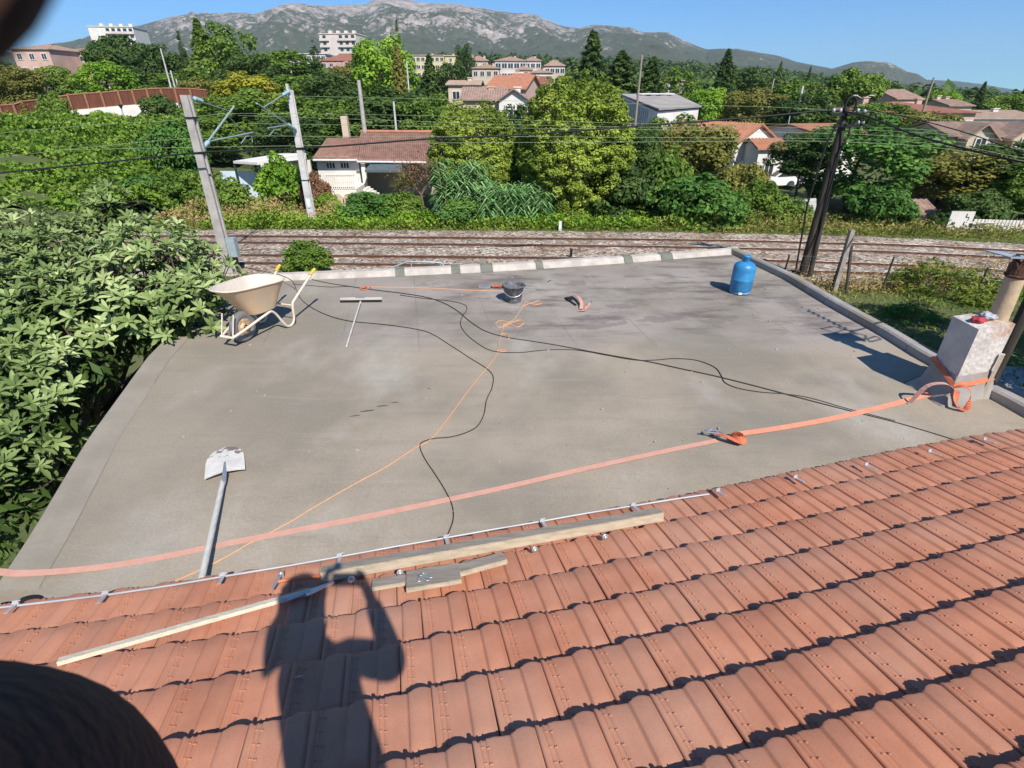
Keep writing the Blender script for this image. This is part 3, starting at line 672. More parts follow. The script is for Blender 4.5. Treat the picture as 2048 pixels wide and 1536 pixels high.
# wooden cable pole
q = P(1603, 553, GZ); yp = q.y; xp = q.x; zt = zat(yp, 214)
m_pole = M('tarred_wood', (.085, .065, .05), .85, (.03, .024, .02), 3, .6, 14, stretch=(6, 6, .5))
o = thing('cable_pole', 'dark wooden cable pole with fittings behind the right roof edge', 'utility pole', (xp, yp, GZ))
t = MB(); t.tube([(xp, yp, GZ - .2), (xp, yp, zt)], [.17, .11], 12); part('pole', t, m_pole, o)
t = MB(); t.tube([(xp + .30, yp - .1, GZ - .2), (xp + .06, yp - .05, zt - .7)], [.11, .08], 8); part('brace_pole', t, m_pole, o)
t = MB(); t.box((xp, yp - .2, zt - .25), (1.25, .1, .1)); t.box((xp + .1, yp - .2, zt - .62), (1.0, .08, .1)); part('crossarm', t, m_black, o)
t = MB(); t.tube([(xp + .28 * math.cos(a) * .7, yp - .25, zt + .05 + .3 * math.sin(a)) for a in np.linspace(0, 6.28, 18)], .035, 6); t.tube([(xp + .8 + .28 * math.cos(a), yp - .25, zt - .4 + .25 * math.sin(a)) for a in np.linspace(0, 6.28, 18)], .03, 6); part('cable_coil', t, m_black, o)
t = MB(); t.tube([(xp - .15, yp - .18, zt - .2), (xp - .5, yp - .2, zt - 1.2), (xp - .62, yp - .15, zt - 3.5), (xp - .35, yp - .1, GZ)], .035, 6); t.tube([(xp + .2, yp - .2, zt - .3), (xp + .25, yp - .2, zt - 1.0), (xp + .05, yp - .22, zt - 1.5), (xp + .15, yp - .24, GZ)], .03, 6); part('down_cable', t, m_black, o)
t = MB()
for dx, dz in ((-.55, -.1), (-.3, -.1), (.35, -.1), (.6, -.12), (.5, -.5)): t.lathe([(.02, 0), (.06, .02), (.06, .1), (.03, .14), (0, .15)], (xp + dx, yp - .2, zt + dz - .08), 8)
part('clamp', t, m_galv, o)
for lb, pts, r in (('thick black cable sagging from the left edge to the wooden pole', [(-80, 356, 22), (0, 346, 22.1), (200, 326, 22.3), (390, 306, 22.3), (512, 300, 22.4), (590, 297, 22.4), (700, 290, 22.4), (870, 277, 22.4), (1024, 271, 22.4), (1150, 262, 22.4), (1280, 252, 22.4), (1400, 243, 22.4), (1536, 232, 22.4), (1640, 222, 22.4), (1683, 222, 22.3)], .034),
                   ('thick black cable from the wooden pole down to the right edge', [(1686, 222, 22.3), (1740, 235, 21.5), (1830, 270, 20), (1940, 300, 18), (2048, 325, 16), (2200, 350, 14)], .032),
                   ('thinner black cable from the pole top to the right edge', [(1690, 212, 22.3), (1730, 218, 21.5), (1830, 238, 20), (1940, 268, 18), (2048, 306, 16), (2200, 345, 14)], .016)):
    t = MB(); t.tube(smooth_line([Q(*p) for p in pts], 5), r, 6); tag(part('black_cable', t, m_black), lb, 'cable', 'black overhead cables')
# other poles
def pole(pt_, pb, Y, r0, r1, label, mat=m_conc, name='pole', extras=0):
    tp = Q(pt_[0], pt_[1], Y); zb = T(tp.x, Y); t = MB(); t.tube([(tp.x, Y, zb - .3), tp], [r0, r1], 8)
    o = tag(part(name, t, mat), label, 'pole'); return o
pole((717, 160), 0, 47, .24, .14, 'tapered concrete pole behind the ridge of the bungalow', m_conc)
pole((813, 122), 0, 75, .12, .08, 'slim pale grey pole before the ragged conifer', m_concw)
pole((787, 203), 0, 60, .12, .1, 'short white pole among trees behind the bungalow', m_concw)
pole((321, 97), 0, 84, .14, .08, 'tall thin white pole at left before the dark pines', m_concw)
pole((341, 141), 0, 95, .16, .1, 'medium white pole right of the tall thin one', m_concw)
pole((352, 158), 0, 96, .14, .1, 'shortest pale pole beside the medium white one', m_concw)
pole((1284, 110), 0, 62, .16, .1, 'wooden grey pole rising in front of the grey warehouse roof', M('weathered_pole', (.33, .27, .22), .9))
pole((1868, 155), 0, 72, .18, .1, 'wooden grey pole in front of the terracotta hip roof at right', M('weathered_pole', (.33, .27, .22), .9))
pole((1606, 172), 0, 84, .2, .16, 'short pale concrete pole left of the wooden cable pole', m_concw)
pole((1580, 232), 0, 60, .08, .05, 'thin metal pole above the white house corner', m_galv)
pole((1548, 158), 0, 105, .12, .1, 'thin grey pole before the slim fir', m_conc)
q = Q(1725, 197, 90); o = thing('street_lamp', 'twin armed pale street lamp left of the terracotta hip roof', 'street lamp', (q.x, 90, T(q.x, 90)))
t = MB(); t.tube([(q.x, 90, T(q.x, 90)), q], [.12, .07], 6); part('post', t, m_galv, o)
for s in (-1, 1): t = MB(); t.tube([q, q + Vector((s * .9, 0, .35))], .06, 5); t.box(q + Vector((s * 1.2, 0, .42)), (.7, .3, .12)); part('lamp_head', t, m_concw, o)
q = Q(243, 218, 68); o = thing('street_lamp', 'small black headed lamp before the white wall at left', 'street lamp', (q.x, 68, T(q.x, 68)))
t = MB(); t.tube([(q.x, 68, T(q.x, 68)), q], .06, 6); part('post', t, m_galv, o); t = MB(); t.lathe([(.05, 0), (.2, .3), (.22, .45), (0, .5)], q, 8); part('lamp_head', t, m_black, o)
# fence stakes, concrete post
q = P(1668, 582, GZ); o = thing('concrete_post', 'square concrete post with dark strut inside the wire fence', 'post', q); t = MB(); zz = zat(q.y, 460)
t.box((q.x, q.y, (GZ + zz) / 2), (.17, .17, zz - GZ)); part('post', t, M('old_concrete', (.36, .32, .28), .95, (.24, .2, .17), 5), o)
t = MB(); t.tube([(q.x + .35, q.y - .25, GZ), (q.x + .12, q.y - .05, zz - .55)], .06, 6); part('strut', t, M('dark_strut', (.10, .08, .07), .9), o)
m_stake = M('green_steel', (.03, .05, .045), .6)
SK = [(1567, 548, 510), (1661, 581, 512), (1762, 583, 514), (1863, 580, 524), (1950, 590, 535), (2030, 600, 545)]
o = thing('wire_fence', 'low wire fence with thin dark green stakes beside the near track', 'fence', P(1762, 583, GZ)); tops = []
for px, pb, pt_ in SK:
    q = P(px, pb, GZ); z = zat(q.y, pt_); t = MB(); t.tube([(q.x, q.y, GZ - .2), (q.x + .05, q.y, z)], .035, 6); part('stake', t, m_stake, o); tops.append(Vector((q.x + .04, q.y, z)))
for f_ in (.97, .6, .3): t = MB(); t.tube([Vector((p.x, p.y, GZ + (p.z - GZ) * f_)) for p in tops], .007, 4); part('wire', t, m_galv, o)
# blue railing, marker, handrail
m_blue = M('blue_rail_paint', (.30, .46, .55), .5, (.24, .38, .46), 4)
o = thing('metal_railing', 'light blue metal railing at the track verge below the reeds', 'railing', P(912, 455, GZ)); y = P(912, 455, GZ).y
for py in (432, 443, 452): t = MB(); t.tube([Q(887, py, y), Q(940, py, y)], .028, 5); part('rail', t, m_blue, o)
for px in (887, 912, 940): q = Q(px, 430, y); t = MB(); t.tube([q, (q.x, y, GZ)], .03, 5); part('post', t, m_blue, o)
t = MB(); t.tube([Q(872, 420, y), Q(887, 431, y)], .028, 5); part('brace', t, m_blue, o)
q = P(1120, 462, GZ); t = MB(); t.box((q.x, q.y, GZ + .27), (.16, .12, .56)); tag(part('marker_post', t, M('plate_white', (.8, .8, .8), .5)), 'small white marker post on the verge behind the far track', 'marker post')
o = thing('handrail', 'pale tubular handrail showing behind the far parapet of the flat roof', 'handrail', Q(835, 540, 15))
t = MB(); t.tube([Q(782, 536, 15), Q(815, 523, 15), Q(882, 525, 15), Q(892, 537, 15)], .022, 6); t.tube([Q(822, 523, 15), Q(824, 545, 15)], .02, 6); t.tube([Q(880, 526, 15), Q(884, 545, 15)], .02, 6); part('rail', t, m_galv, o)
t = MB(); t.tube([Q(824, 545, 15), Q(824, 545, 15) * 1 + Vector((0, 0, GZ - Q(824, 545, 15).z))], .02, 6); t.tube([Q(884, 545, 15), Vector((Q(884, 545, 15).x, 15, GZ))], .02, 6); part('post', t, m_galv, o)
t = MB(); q = P(1142, 512, GZ + .1); t.box(q, (.12, .12, .7)); tag(part('marker_post', t, m_black), 'small dark signal stub between the two tracks', 'marker post')
# ------------------------------------------------------------------ buildings
m_white = M('white_render', (.78, .75, .70), .9, (.62, .58, .53), .6)
m_cream = M('cream_render', (.62, .50, .38), .9, (.5, .4, .3), .6)
m_pink = M('pink_render', (.62, .42, .35), .9, (.5, .33, .28), .5)
m_yell = M('yellow_render', (.66, .58, .32), .9, (.55, .46, .26), .6)
m_paleb = M('pale_apartment', (.70, .62, .55), .9, (.58, .5, .45), .3)
m_rterr = M('roof_terracotta', (.34, .15, .10), .85, (.22, .10, .07), 1.2, .3, 8)
m_rpale = M('roof_pale_tiles', (.42, .29, .23), .85, (.27, .17, .13), 1.5, .3, 8)
m_rgrey = M('roof_fibre_cement', (.34, .31, .30), .9, (.24, .22, .21), .5)
m_rorng = M('roof_orange', (.48, .22, .13), .85, (.36, .15, .09), 2)
m_glass = M('window_glass', (.03, .035, .04), .15, (.05, .05, .06), 2, spec=.6)
m_frame = M('frame_white', (.75, .74, .72), .6)
m_shade = M('roof_tan', (.50, .37, .28), .85, (.38, .27, .2), 1)
wb = MB(); wb.box((0, -.02, .5), (1, .06, 1)); PANE = wb.mesh('window', m_glass)
wb = MB()
for c, d in (((-.5, -.06, .5), (.1, .08, 1.1)), ((.5, -.06, .5), (.1, .08, 1.1)), ((0, -.06, 0), (.9, .08, .09)), ((0, -.06, 1), (.9, .08, .09)), ((0, -.058, .5), (.06, .07, .91))): wb.box(c, d)
FRAME = wb.mesh('frame', m_frame)
def window(parent, M4, x, y, z, w_, h_, rot=0, frame=True):
    o = link('window', PANE, parent, True); o.location = (x, y, z); o.scale = (w_, 1, h_); o.rotation_euler.z = rot
    if frame: f = link('frame', FRAME, o, True)
    return o
def corr(b_, A, B, C, D, n, amp, up):    # corrugated sheet A-B eave, D-C ridge; n waves along A-B
    A, B, C, D = map(Vector, (A, B, C, D)); up = Vector(up)
    def fn(u, v):
        p = (A * (1 - u) + B * u) * (1 - v) + (D * (1 - u) + C * u) * v; return p + up * amp * (math.cos(u * n * 2 * math.pi) * .5)
    b_.grid(fn, n * 4, 1)
    b_.add([A - up * .12, B - up * .12, C - up * .12, D - up * .12], [(0, 3, 2, 1)]); b_.add([A - up * .12, B - up * .12, B + up * amp * .4, A + up * amp * .4], [(0, 1, 2, 3)])
    for a_, c_ in ((B, C), (A, D)): b_.add([a_ - up * .12, c_ - up * .12, c_ + up * amp * .4, a_ + up * amp * .4], [(0, 1, 2, 3)])
def house(label, pL, pR, pe, pr, Y, dep, roof, wallm, roofm, wins=(2, 1, 1., 1.2), rot=0, chim=(), group=None, cat='house', ov=.4, name='house', zbase=None, waves=0, swins=None):
    zE = zat(Y, pe); xL = Q(pL, pe, Y).x; xR = Q(pR, pe, Y).x; w_ = xR - xL; xc = (xL + xR) / 2; zb = (T(xc, Y) if zbase is None else zbase) - .3
    h = zE - zb; rh = zat(Y + dep / 2, pr) - zE if roof != 'flat' else .3
    if roof == 'gy': rh = zat(Y, pr) - zE
    o = thing(name, label, cat, (xc, Y, zb), rot, group)
    b = MB(); X = w_ / 2
    if roof == 'gx': b.prism([(-X, 0, 0), (-X, dep, 0), (-X, dep, h), (-X, dep / 2, h + rh - .05), (-X, 0, h)], (w_, 0, 0))
    elif roof == 'gy': b.prism([(-X, 0, 0), (X, 0, 0), (X, 0, h), (0, 0, h + rh - .05), (-X, 0, h)], (0, dep, 0))
    else: b.box((0, dep / 2, h / 2), (w_, dep, h))
    wl = link('wall', b.mesh('wall', wallm), o, True)
    r = MB(); t = .14
    if roof == 'gx':
        k = ov * rh / (dep / 2) ; n = waves or max(6, int((w_ + 2 * ov) / .3)); n = min(n, 70)
        corr(r, (-X - ov, -ov, h - k + t), (X + ov, -ov, h - k + t), (X + ov, dep / 2, h + rh + t), (-X - ov, dep / 2, h + rh + t), n, .07, (0, 0, 1))
        corr(r, (X + ov, dep + ov, h - k + t), (-X - ov, dep + ov, h - k + t), (-X - ov, dep / 2, h + rh + t), (X + ov, dep / 2, h + rh + t), n, .07, (0, 0, 1))
    elif roof == 'gy':
        k = ov * rh / X; n = min(60, max(6, int((dep + 2 * ov) / .3)))
        corr(r, (-X - ov, dep + ov, h - k + t), (-X - ov, -ov, h - k + t), (0, -ov, h + rh + t), (0, dep + ov, h + rh + t), n, .07, (0, 0, 1))
        corr(r, (X + ov, -ov, h - k + t), (X + ov, dep + ov, h - k + t), (0, dep + ov, h + rh + t), (0, -ov, h + rh + t), n, .07, (0, 0, 1))
    elif roof == 'hip':
        i = min(X, dep / 2) * .95; A = [(-X - ov, -ov, h), (X + ov, -ov, h), (X + ov, dep + ov, h), (-X - ov, dep + ov, h)]; rr = [(-X + i, dep / 2, h + rh), (X - i, dep / 2, h + rh)]
        A2 = [(a, b_, c + .12) for a, b_, c in A]
        r.add(A + A2 + rr, [(3, 2, 1, 0), (0, 1, 5, 4), (1, 2, 6, 5), (2, 3, 7, 6), (3, 0, 4, 7), (4, 5, 9, 8), (5, 6, 9), (6, 7, 8, 9), (7, 4, 8)])
    else: r.box((0, dep / 2, h + .12), (w_ + 2 * ov, dep + 2 * ov, .24))
    ro = link('roof', r.mesh('roof', roofm), o, True)
    c_, s_, ww, wh = wins; hs = h / max(s_, 1)
    for i in range(c_):
        for j in range(s_):
            window(o, None, -X + w_ * (i + .5) / c_, -.01, max(.4, h - (s_ - j) * min(hs, 2.9) + .8), ww, wh)
    if swins:
        for side in (-1, 1):
            for i in range(swins):
                for j in range(s_): window(o, None, side * (X + .01), dep * (i + .5) / swins, max(.4, h - (s_ - j) * min(hs, 2.9) + .8), ww, wh, -side * math.pi / 2 * -1 if side > 0 else -math.pi / 2)
    for cx_, cy_, ch in chim:
        cb = MB(); cb.box((cx_ * X, cy_ * dep, h + ch / 2 + rh * .4), (.7, .6, ch)); cb.box((cx_ * X, cy_ * dep, h + ch + rh * .4 + .08), (.9, .8, .12)); link('chimney', cb.mesh('chimney', wallm), ro, True)
    return o
# far houses: label, pL, pR, eave, ridge, Y, depth, roof, wall, roof material, windows
HS = [
 ('pale pink house with roof terrace at the far left edge', 22, 96, 99, 88, 150, 14, 'hip', m_pink, m_rpale, (3, 2, 1.2, 1.3), .0),
 ('pink house with low tiled roof left of the white tower', 106, 186, 105, 95, 160, 14, 'hip', m_pink, m_rpale, (4, 2, 1.2, 1.3), .0),
 ('small brown roofed house right below the white tower', 176, 200, 112, 100, 150, 10, 'gx', m_cream, m_rpale, (2, 1, 1, 1.2), .1),
 ('long low white roofed block behind the trees left of the pink tower', 575, 650, 108, 106, 260, 12, 'flat', m_paleb, m_white, (8, 2, 1.6, 1.4), 0),
 ('red brown roofed low block below the pink tower', 640, 726, 122, 108, 240, 14, 'hip', m_pink, m_rterr, (6, 2, 1.5, 1.4), 0),
 ('pink block with flat roof in front of the red brown roofed one', 645, 722, 142, 122, 200, 14, 'hip', m_pink, m_rpale, (5, 2, 1.5, 1.4), 0),
 ('long beige block with many roof vents right of the thin cypress', 812, 888, 111, 105, 270, 16, 'flat', m_yell, m_pink, (8, 3, 1.5, 1.4), 0),
 ('small pale yellow block at the right end of the long beige one', 890, 912, 112, 108, 262, 14, 'flat', m_yell, m_yell, (1, 3, 1, 1.3), 0),
 ('cream house with hip roof and upper tower left of the villas', 935, 976, 122, 111, 210, 14, 'hip', m_cream, m_rpale, (3, 2, 1.3, 1.5), 0),
 ('low beige house right beside the cream hip roofed one', 944, 998, 137, 128, 190, 12, 'hip', m_cream, m_rpale, (4, 1, 1.3, 1.4), 0),
 ('large white villa block with dark balconies in the centre town', 990, 1052, 122, 113, 205, 14, 'hip', m_paleb, m_rpale, (5, 3, 1.8, 1.5), 0),
 ('beige villa with brown roof behind the large white villa block', 1050, 1082, 122, 113, 215, 12, 'hip', m_paleb, m_rpale, (3, 2, 1.5, 1.4), 0),
 ('rightmost beige villa of the town above the biggest cypress', 1090, 1130, 132, 119, 205, 12, 'hip', m_cream, m_rpale, (4, 2, 1.4, 1.4), 0),
 ('low beige villa in front of the rightmost town villa', 1060, 1105, 146, 138, 185, 12, 'hip', m_paleb, m_rpale, (4, 1, 1.5, 1.3), 0),
 ('small beige villa between the white villa block and the red roofs', 1034, 1064, 140, 131, 190, 10, 'hip', m_paleb, m_rpale, (3, 1, 1.3, 1.3), 0),
 ('house with bright red gable roof left of the biggest cypress', 972, 1050, 178, 152, 92, 12, 'gx', m_pink, m_rorng, (2, 1, 1.2, 1.2), -.25),
 ('red roofed house wing behind the bright red gable', 1030, 1100, 168, 154, 108, 10, 'gx', m_pink, m_rterr, (3, 1, 1.2, 1.2), 0),
 ('small terracotta roofed house with chimney stacks further behind the red gable', 1028, 1060, 160, 148, 120, 8, 'gx', m_pink, m_rorng, (2, 1, 1, 1.2), 0),
 ('cream flat fronted house with tan roof left of the red gable', 896, 958, 170, 162, 100, 12, 'gx', m_cream, m_shade, (2, 1, 1.2, 1.2), 0),
 ('house with long pale tiled roof above the left rounded cypress', 925, 1010, 200, 176, 70, 12, 'gx', m_cream, m_rpale, (2, 1, 1, 1.2), 0),
 ('white gable house end between the two rounded cypresses', 998, 1056, 200, 180, 64, 14, 'gy', m_white, m_rpale, (1, 1, 1., 1.2), 0),
 ('beige flat building on the plain right of the cedars', 1330, 1368, 162, 155, 150, 14, 'flat', m_cream, m_shade, (4, 1, 1.4, 1.2), 0),
 ('small cream house among trees right of the umbrella pine', 1574, 1594, 172, 163, 150, 10, 'hip', m_cream, m_rpale, (2, 1, 1.2, 1.2), 0),
 ('dark gabled house left of the umbrella pine', 1640, 1668, 185, 170, 120, 10, 'gx', m_pink, m_rpale, (2, 1, 1.2, 1.2), 0),
 ('brown roofed low house right of the umbrella pine', 1755, 1790, 190, 182, 140, 12, 'gx', m_pink, m_rpale, (3, 1, 1.2, 1.2), 0),
 ('dark roofed house with steep gable behind the terracotta hip roof', 1790, 1850, 198, 180, 130, 12, 'gx', m_pink, m_rpale, (3, 1, 1.2, 1.2), .2),
 ('wide house under terracotta hip roof behind the leaning wooden pole', 1735, 1945, 226, 203, 80, 14, 'hip', m_pink, m_rterr, (7, 1, 1.6, 1.2), -.1),
 ('house with brown roof and chimneys behind the hip roofed one', 1900, 1945, 212, 200, 110, 10, 'gx', m_cream, m_rpale, (3, 1, 1.2, 1.2), 0),
 ('house with flat tan roof at the right picture edge', 1950, 2080, 238, 222, 85, 14, 'gx', m_white, m_shade, (4, 1, 1.4, 1.2), -.12),
]
for h_ in HS: house(h_[0], *h_[1:10], wins=h_[10], rot=h_[11], chim=((-.6, .5, 1.2), (.55, .6, 1.)) if 'chimney' in h_[0] or 'hip roof' in h_[0] else ((.3, .4, .8),))
# dormered pair at right
for lb, pL, pR in (('dormered house at right, left one of the joined pair', 1905, 1990), ('dormered house at right, right one of the joined pair', 1995, 2080)):
    o = house(lb, pL, pR, 272, 246, 56, 10, 'gx', m_cream, m_rpale, (1, 1, 1.0, 1.6), rot=-.18, group='joined dormered houses')
    w_ = Q(pR, 272, 56).x - Q(pL, 272, 56).x; h = zat(56, 272) - (T(Q(pL, 272, 56).x, 56) - .3)
    d = MB(); d.prism([(-1.1, -1.4, 0), (1.1, -1.4, 0), (1.1, -1.4, h), (0, -1.4, h + 1.0), (-1.1, -1.4, h)], (0, 3, 0)); dw = link('porch_wall', d.mesh('porch_wall', m_cream), o, True)
    d = MB(); corr(d, (-1.5, 2, h - .2), (-1.5, -1.8, h - .2), (0, -1.8, h + 1.15), (0, 2, h + 1.15), 10, .06, (0, 0, 1)); corr(d, (1.5, -1.8, h - .2), (1.5, 2, h - .2), (0, 2, h + 1.15), (0, -1.8, h + 1.15), 10, .06, (0, 0, 1)); link('dormer_roof', d.mesh('dormer_roof', m_rpale), o, True)
    window(o, None, 0, -1.42, h - 1.5, .9, 1.4)
# orange roofed white house
o = house('white house with orange tiled gable roof right of centre', 1456, 1570, 284, 250, 50, 9, 'gy', m_white, m_rorng, (0, 0, 1., 1.2), rot=.5, ov=.3, chim=())
o = house('small lean to wing with orange tiles at the corner of the white house', 1518, 1572, 297, 280, 47, 3, 'gx', m_white, m_rorng, (1, 1, .8, 1.0), rot=.1, ov=.3)
o = house('low orange tiled roof half hidden behind the wooden cable pole', 1630, 1730, 268, 250, 52, 8, 'gx', m_white, m_rorng, (2, 1, 1, 1.2), rot=.2)
# warehouse
Yw = 62; o = thing('warehouse', 'white warehouse with grey fibre cement roof right of the biggest cypress', 'warehouse', pt(1330, Yw))
A = Q(1240, 188, Yw + 14); Bq = Q(1352, 188, Yw + 20); Cq = Q(1404, 212, Yw + 3); Dq = Q(1318, 218, Yw - 4)
b = MB(); zb = GZ
wl = [A + Vector((.3, -.2, -.25)), Bq + Vector((0, -.4, -.25)), Cq + Vector((-.3, 0, -.25)), Dq + Vector((0, .4, -.25))]
b.add(wl + [Vector((p.x, p.y, zb)) for p in wl], [(0, 1, 5, 4), (1, 2, 6, 5), (2, 3, 7, 6), (3, 0, 4, 7), (0, 3, 2, 1)]); part('wall', b, m_white, o)
r = MB(); corr(r, A, Dq, Cq, Bq, 26, .06, (0, 0, 1)); part('roof', r, m_rgrey, o)
for px, py in ((1290, 192), (1313, 192), (1339, 192)):
    f_ = (px - 1290) / 49; c = A.lerp(Bq, .35 + .4 * f_).lerp(Dq.lerp(Cq, .35 + .4 * f_), .13); r = MB(); r.box(c + Vector((0, 0, .18)), (1.9, 1.2, .12)); part('skylight', r, M('plate_white', (.8, .8, .8), .5), o)
for i in range(14): p = A.lerp(Dq, .1 + i * .05); s = MB(); s.box((p.x + .1, p.y - .3, p.z - 1.6), (.18, .3, 2.2)); part('cladding_slat', s, m_concw, o)
# small tiled shed, white panels and picket fence at right
o = house('small shed with pale pink tiled roof beyond the tracks at right', 1808, 1868, 428, 402, 34.5, 3.4, 'gx', m_white, m_rpale, (0, 0, 1, 1), rot=-.1, name='shed', cat='shed', ov=.2)
q = P(1912, 462, GZ); b = MB(); b.box((q.x, q.y, GZ + .55), (1.25, .1, 1.1), rz(-.1)); o = tag(part('painted_board', b, m_white), 'white board with black broken squiggles beside the small shed', 'panel')
b = MB()
for zo in (.98, .55): b.tube([(q.x + .22, q.y - .09, GZ + zo), (q.x + .2, q.y - .09, GZ + zo - .18), (q.x + .38, q.y - .09, GZ + zo - .2), (q.x + .36, q.y - .09, GZ + zo - .38)], .025, 4)
part('painted_mark', b, m_black, o)
o = thing('picket_fence', 'white fence with leaning pale slats at the right edge beyond the tracks', 'fence', P(2000, 466, GZ))
for i in range(26):
    px = 1942 + i * 7; q = P(px, 464 + i * .25, GZ); b = MB(); b.box((q.x, q.y, GZ + .36), (.17, .04, .72), rz(.05) @ Matrix.Rotation(rnd.uniform(-.04, .04), 3, 'Y')); part('slat', b, m_white, o)
for z in (.25, .58): b = MB(); b.box((P(2035, 466, GZ).x, P(2035, 466, GZ).y + .05, GZ + z), (6.2, .05, .08)); part('rail', b, m_white, o)
q = P(1600, 446, GZ); b = MB(); b.add([q + Vector((-1.1, 0, 0)), q + Vector((1.0, 0, 0)), q + Vector((1.1, .9, 1.3)), q + Vector((-.6, .9, 1.2)), q + Vector((-1.1, .12, 0)), q + Vector((1.0, .12, 0)), q + Vector((1.1, 1.02, 1.3)), q + Vector((-.6, 1.02, 1.2))], [(0, 1, 2, 3), (7, 6, 5, 4), (0, 4, 5, 1), (1, 5, 6, 2), (2, 6, 7, 3), (3, 7, 4, 0)])
tag(part('leaning_sheet', b, M('grey_sheet', (.5, .48, .46), .8, (.3, .28, .26), 3)), 'grey sheet leaning at the hedge left of the wooden cable pole', 'sheet')
# white parked car and concrete mixer
q = P(1590, 388, GZ); yc = q.y; o = thing('parked_car', 'white car parked under trees left of the wooden cable pole', 'car', (q.x, yc + 3, GZ), .25)
def lc(nm, mb, mat, par=None): return link(nm, mb.mesh(nm, mat), par or o, True)
b = MB(); pr = [(-2, .35), (-2.05, .75), (-1.9, .95), (-1.1, 1.02), (-.5, 1.42), (.9, 1.45), (1.6, 1.05), (2.0, .95), (2.05, .5), (2, .35)]
b.prism([(x, -.8, z) for x, z in pr], (0, 1.6, 0)); lc('body', b, M('car_white', (.8, .8, .8), .3, (.76, .76, .76)))
b = MB(); b.prism([(-1.0, -.83, 1.02), (-.5, -.83, 1.36), (.85, -.83, 1.38), (1.4, -.83, 1.05)], (0, .04, 0)); lc('side_window', b, m_glass)
b = MB(); b.add([(-1.13, -.7, 1.05), (-1.13, .7, 1.05), (-.56, .65, 1.42), (-.56, -.65, 1.42)], [(0, 1, 2, 3)]); lc('windscreen', b, m_glass)
for sx in (-1.3, 1.3):
    for sy in (-.8, .8): b = MB(); b.lathe([(0, -.1), (.32, -.1), (.34, 0), (.32, .1), (0, .1)], (sx, sy, .33), 16, Matrix.Rotation(math.pi / 2, 3, 'X')); lc('wheel', b, m_black)
q = Q(1606, 368, yc + 1.2); o = thing('concrete_mixer', 'pale drum concrete mixer standing before the white car', 'concrete mixer', (q.x, q.y, GZ))
b = MB(); b.lathe([(0, -.45), (.3, -.42), (.46, -.15), (.46, .15), (.24, .5), (.2, .52), (.18, .5), (.38, .14), (0, -.1)], (0, 0, 1.25), 18, Matrix.Rotation(.5, 3, 'Y')); lc('drum', b, m_concw)
b = MB(); [b.tube([(sx * .1, sy * .1, 1.1), (sx * .5, sy * .4, 0)], .03, 5) for sx in (-1, 1) for sy in (-1, 1)]; lc('frame', b, m_galv)
# bungalow beyond the tracks
Yb = 42.0; m_terr = M('terrace_white', (.84, .79, .70), .85, (.78, .71, .62), 1)
m_bung = M('bungalow_tiles', (.40, .235, .18), .85, (.24, .14, .11), 2.2, .4, 10)
o = thing('bungalow', 'white bungalow with long weathered tile roof beyond the tracks', 'house', (Q(745, 320, Yb).x, Yb, GZ))
a = Q(632, 318, Yb); c = Q(716, 318, Yb); d = Q(876, 320, Yb); zE = a.z
b = MB(); b.box(((a.x + c.x) / 2, Yb + 3.5, (GZ + zE) / 2 - .1), (c.x - a.x, 7, zE - GZ - .2)); part('wall', b, m_white, o)
b = MB(); b.box(((c.x + d.x) / 2, Yb + 5, (GZ + zE) / 2), (d.x - c.x - .01, 6, zE - GZ)); part('wall', b, m_cream, o)
b = MB(); b.prism([(a.x, Yb, zE), (a.x, Yb + 7, zE), (a.x, Yb + 4, zat(Yb + 4, 276) - .15)], (.2, 0, 0)); part('gable', b, m_white, o)
rA = Q(626, 316, Yb - .5); rB = Q(716, 316, Yb - .5); rC = Q(722, 275, Yb + 4); rD = Q(655, 276, Yb + 4)
r = MB(); corr(r, rA, rB, rC, rD, 22, .11, (0, 0, 1)); corr(r, (rB.x, Yb + 8, zE), (rA.x, Yb + 8, zE), rD, rC, 12, .1, (0, 0, 1)); part('roof', r, m_bung, o, 'left lower tile roof')
rA = Q(713, 318, Yb - .6); rB = Q(878, 320, Yb - .6); rC = Q(868, 265, Yb + 5); rD = Q(722, 264, Yb + 5)
r = MB(); corr(r, rA, rB, rC, rD, 40, .11, (0, 0, 1)); corr(r, (rB.x, Yb + 9, zE), (rA.x, Yb + 9, zE), rD, rC, 12, .1, (0, 0, 1)); part('roof', r, m_bung, o, 'right higher tile roof')
r = MB(); r.tube([rD + Vector((0, 0, .05)), rC + Vector((0, 0, .05))], .13, 6); part('ridge', r, m_rorng, o)
for e0, e1 in ((Q(626, 316, Yb - .5), Q(714, 316, Yb - .5)), (Q(714, 319, Yb - .6), Q(878, 321, Yb - .6))):
    g = MB(); g.tube([e0 + Vector((0, -.08, -.14)), e1 + Vector((0, -.08, -.14))], .08, 6); part('gutter', g, m_frame, o)
for px in (663, 691):
    q = Q(px, 337, Yb); wd = MB(); wd.box((q.x, Yb - .02, q.z + .42), (.62, .06, .8)); wo = part('window', wd, m_glass, o)
    g = MB()
    for k in (-1, -.33, .33, 1): g.box((q.x + k * .31, Yb - .07, q.z + .42), (.05, .04, .84))
    for k in (0, .5, 1): g.box((q.x, Yb - .066, q.z + .02 + k * .8), (.66, .045, .05))
    part('frame', g, m_frame, wo)
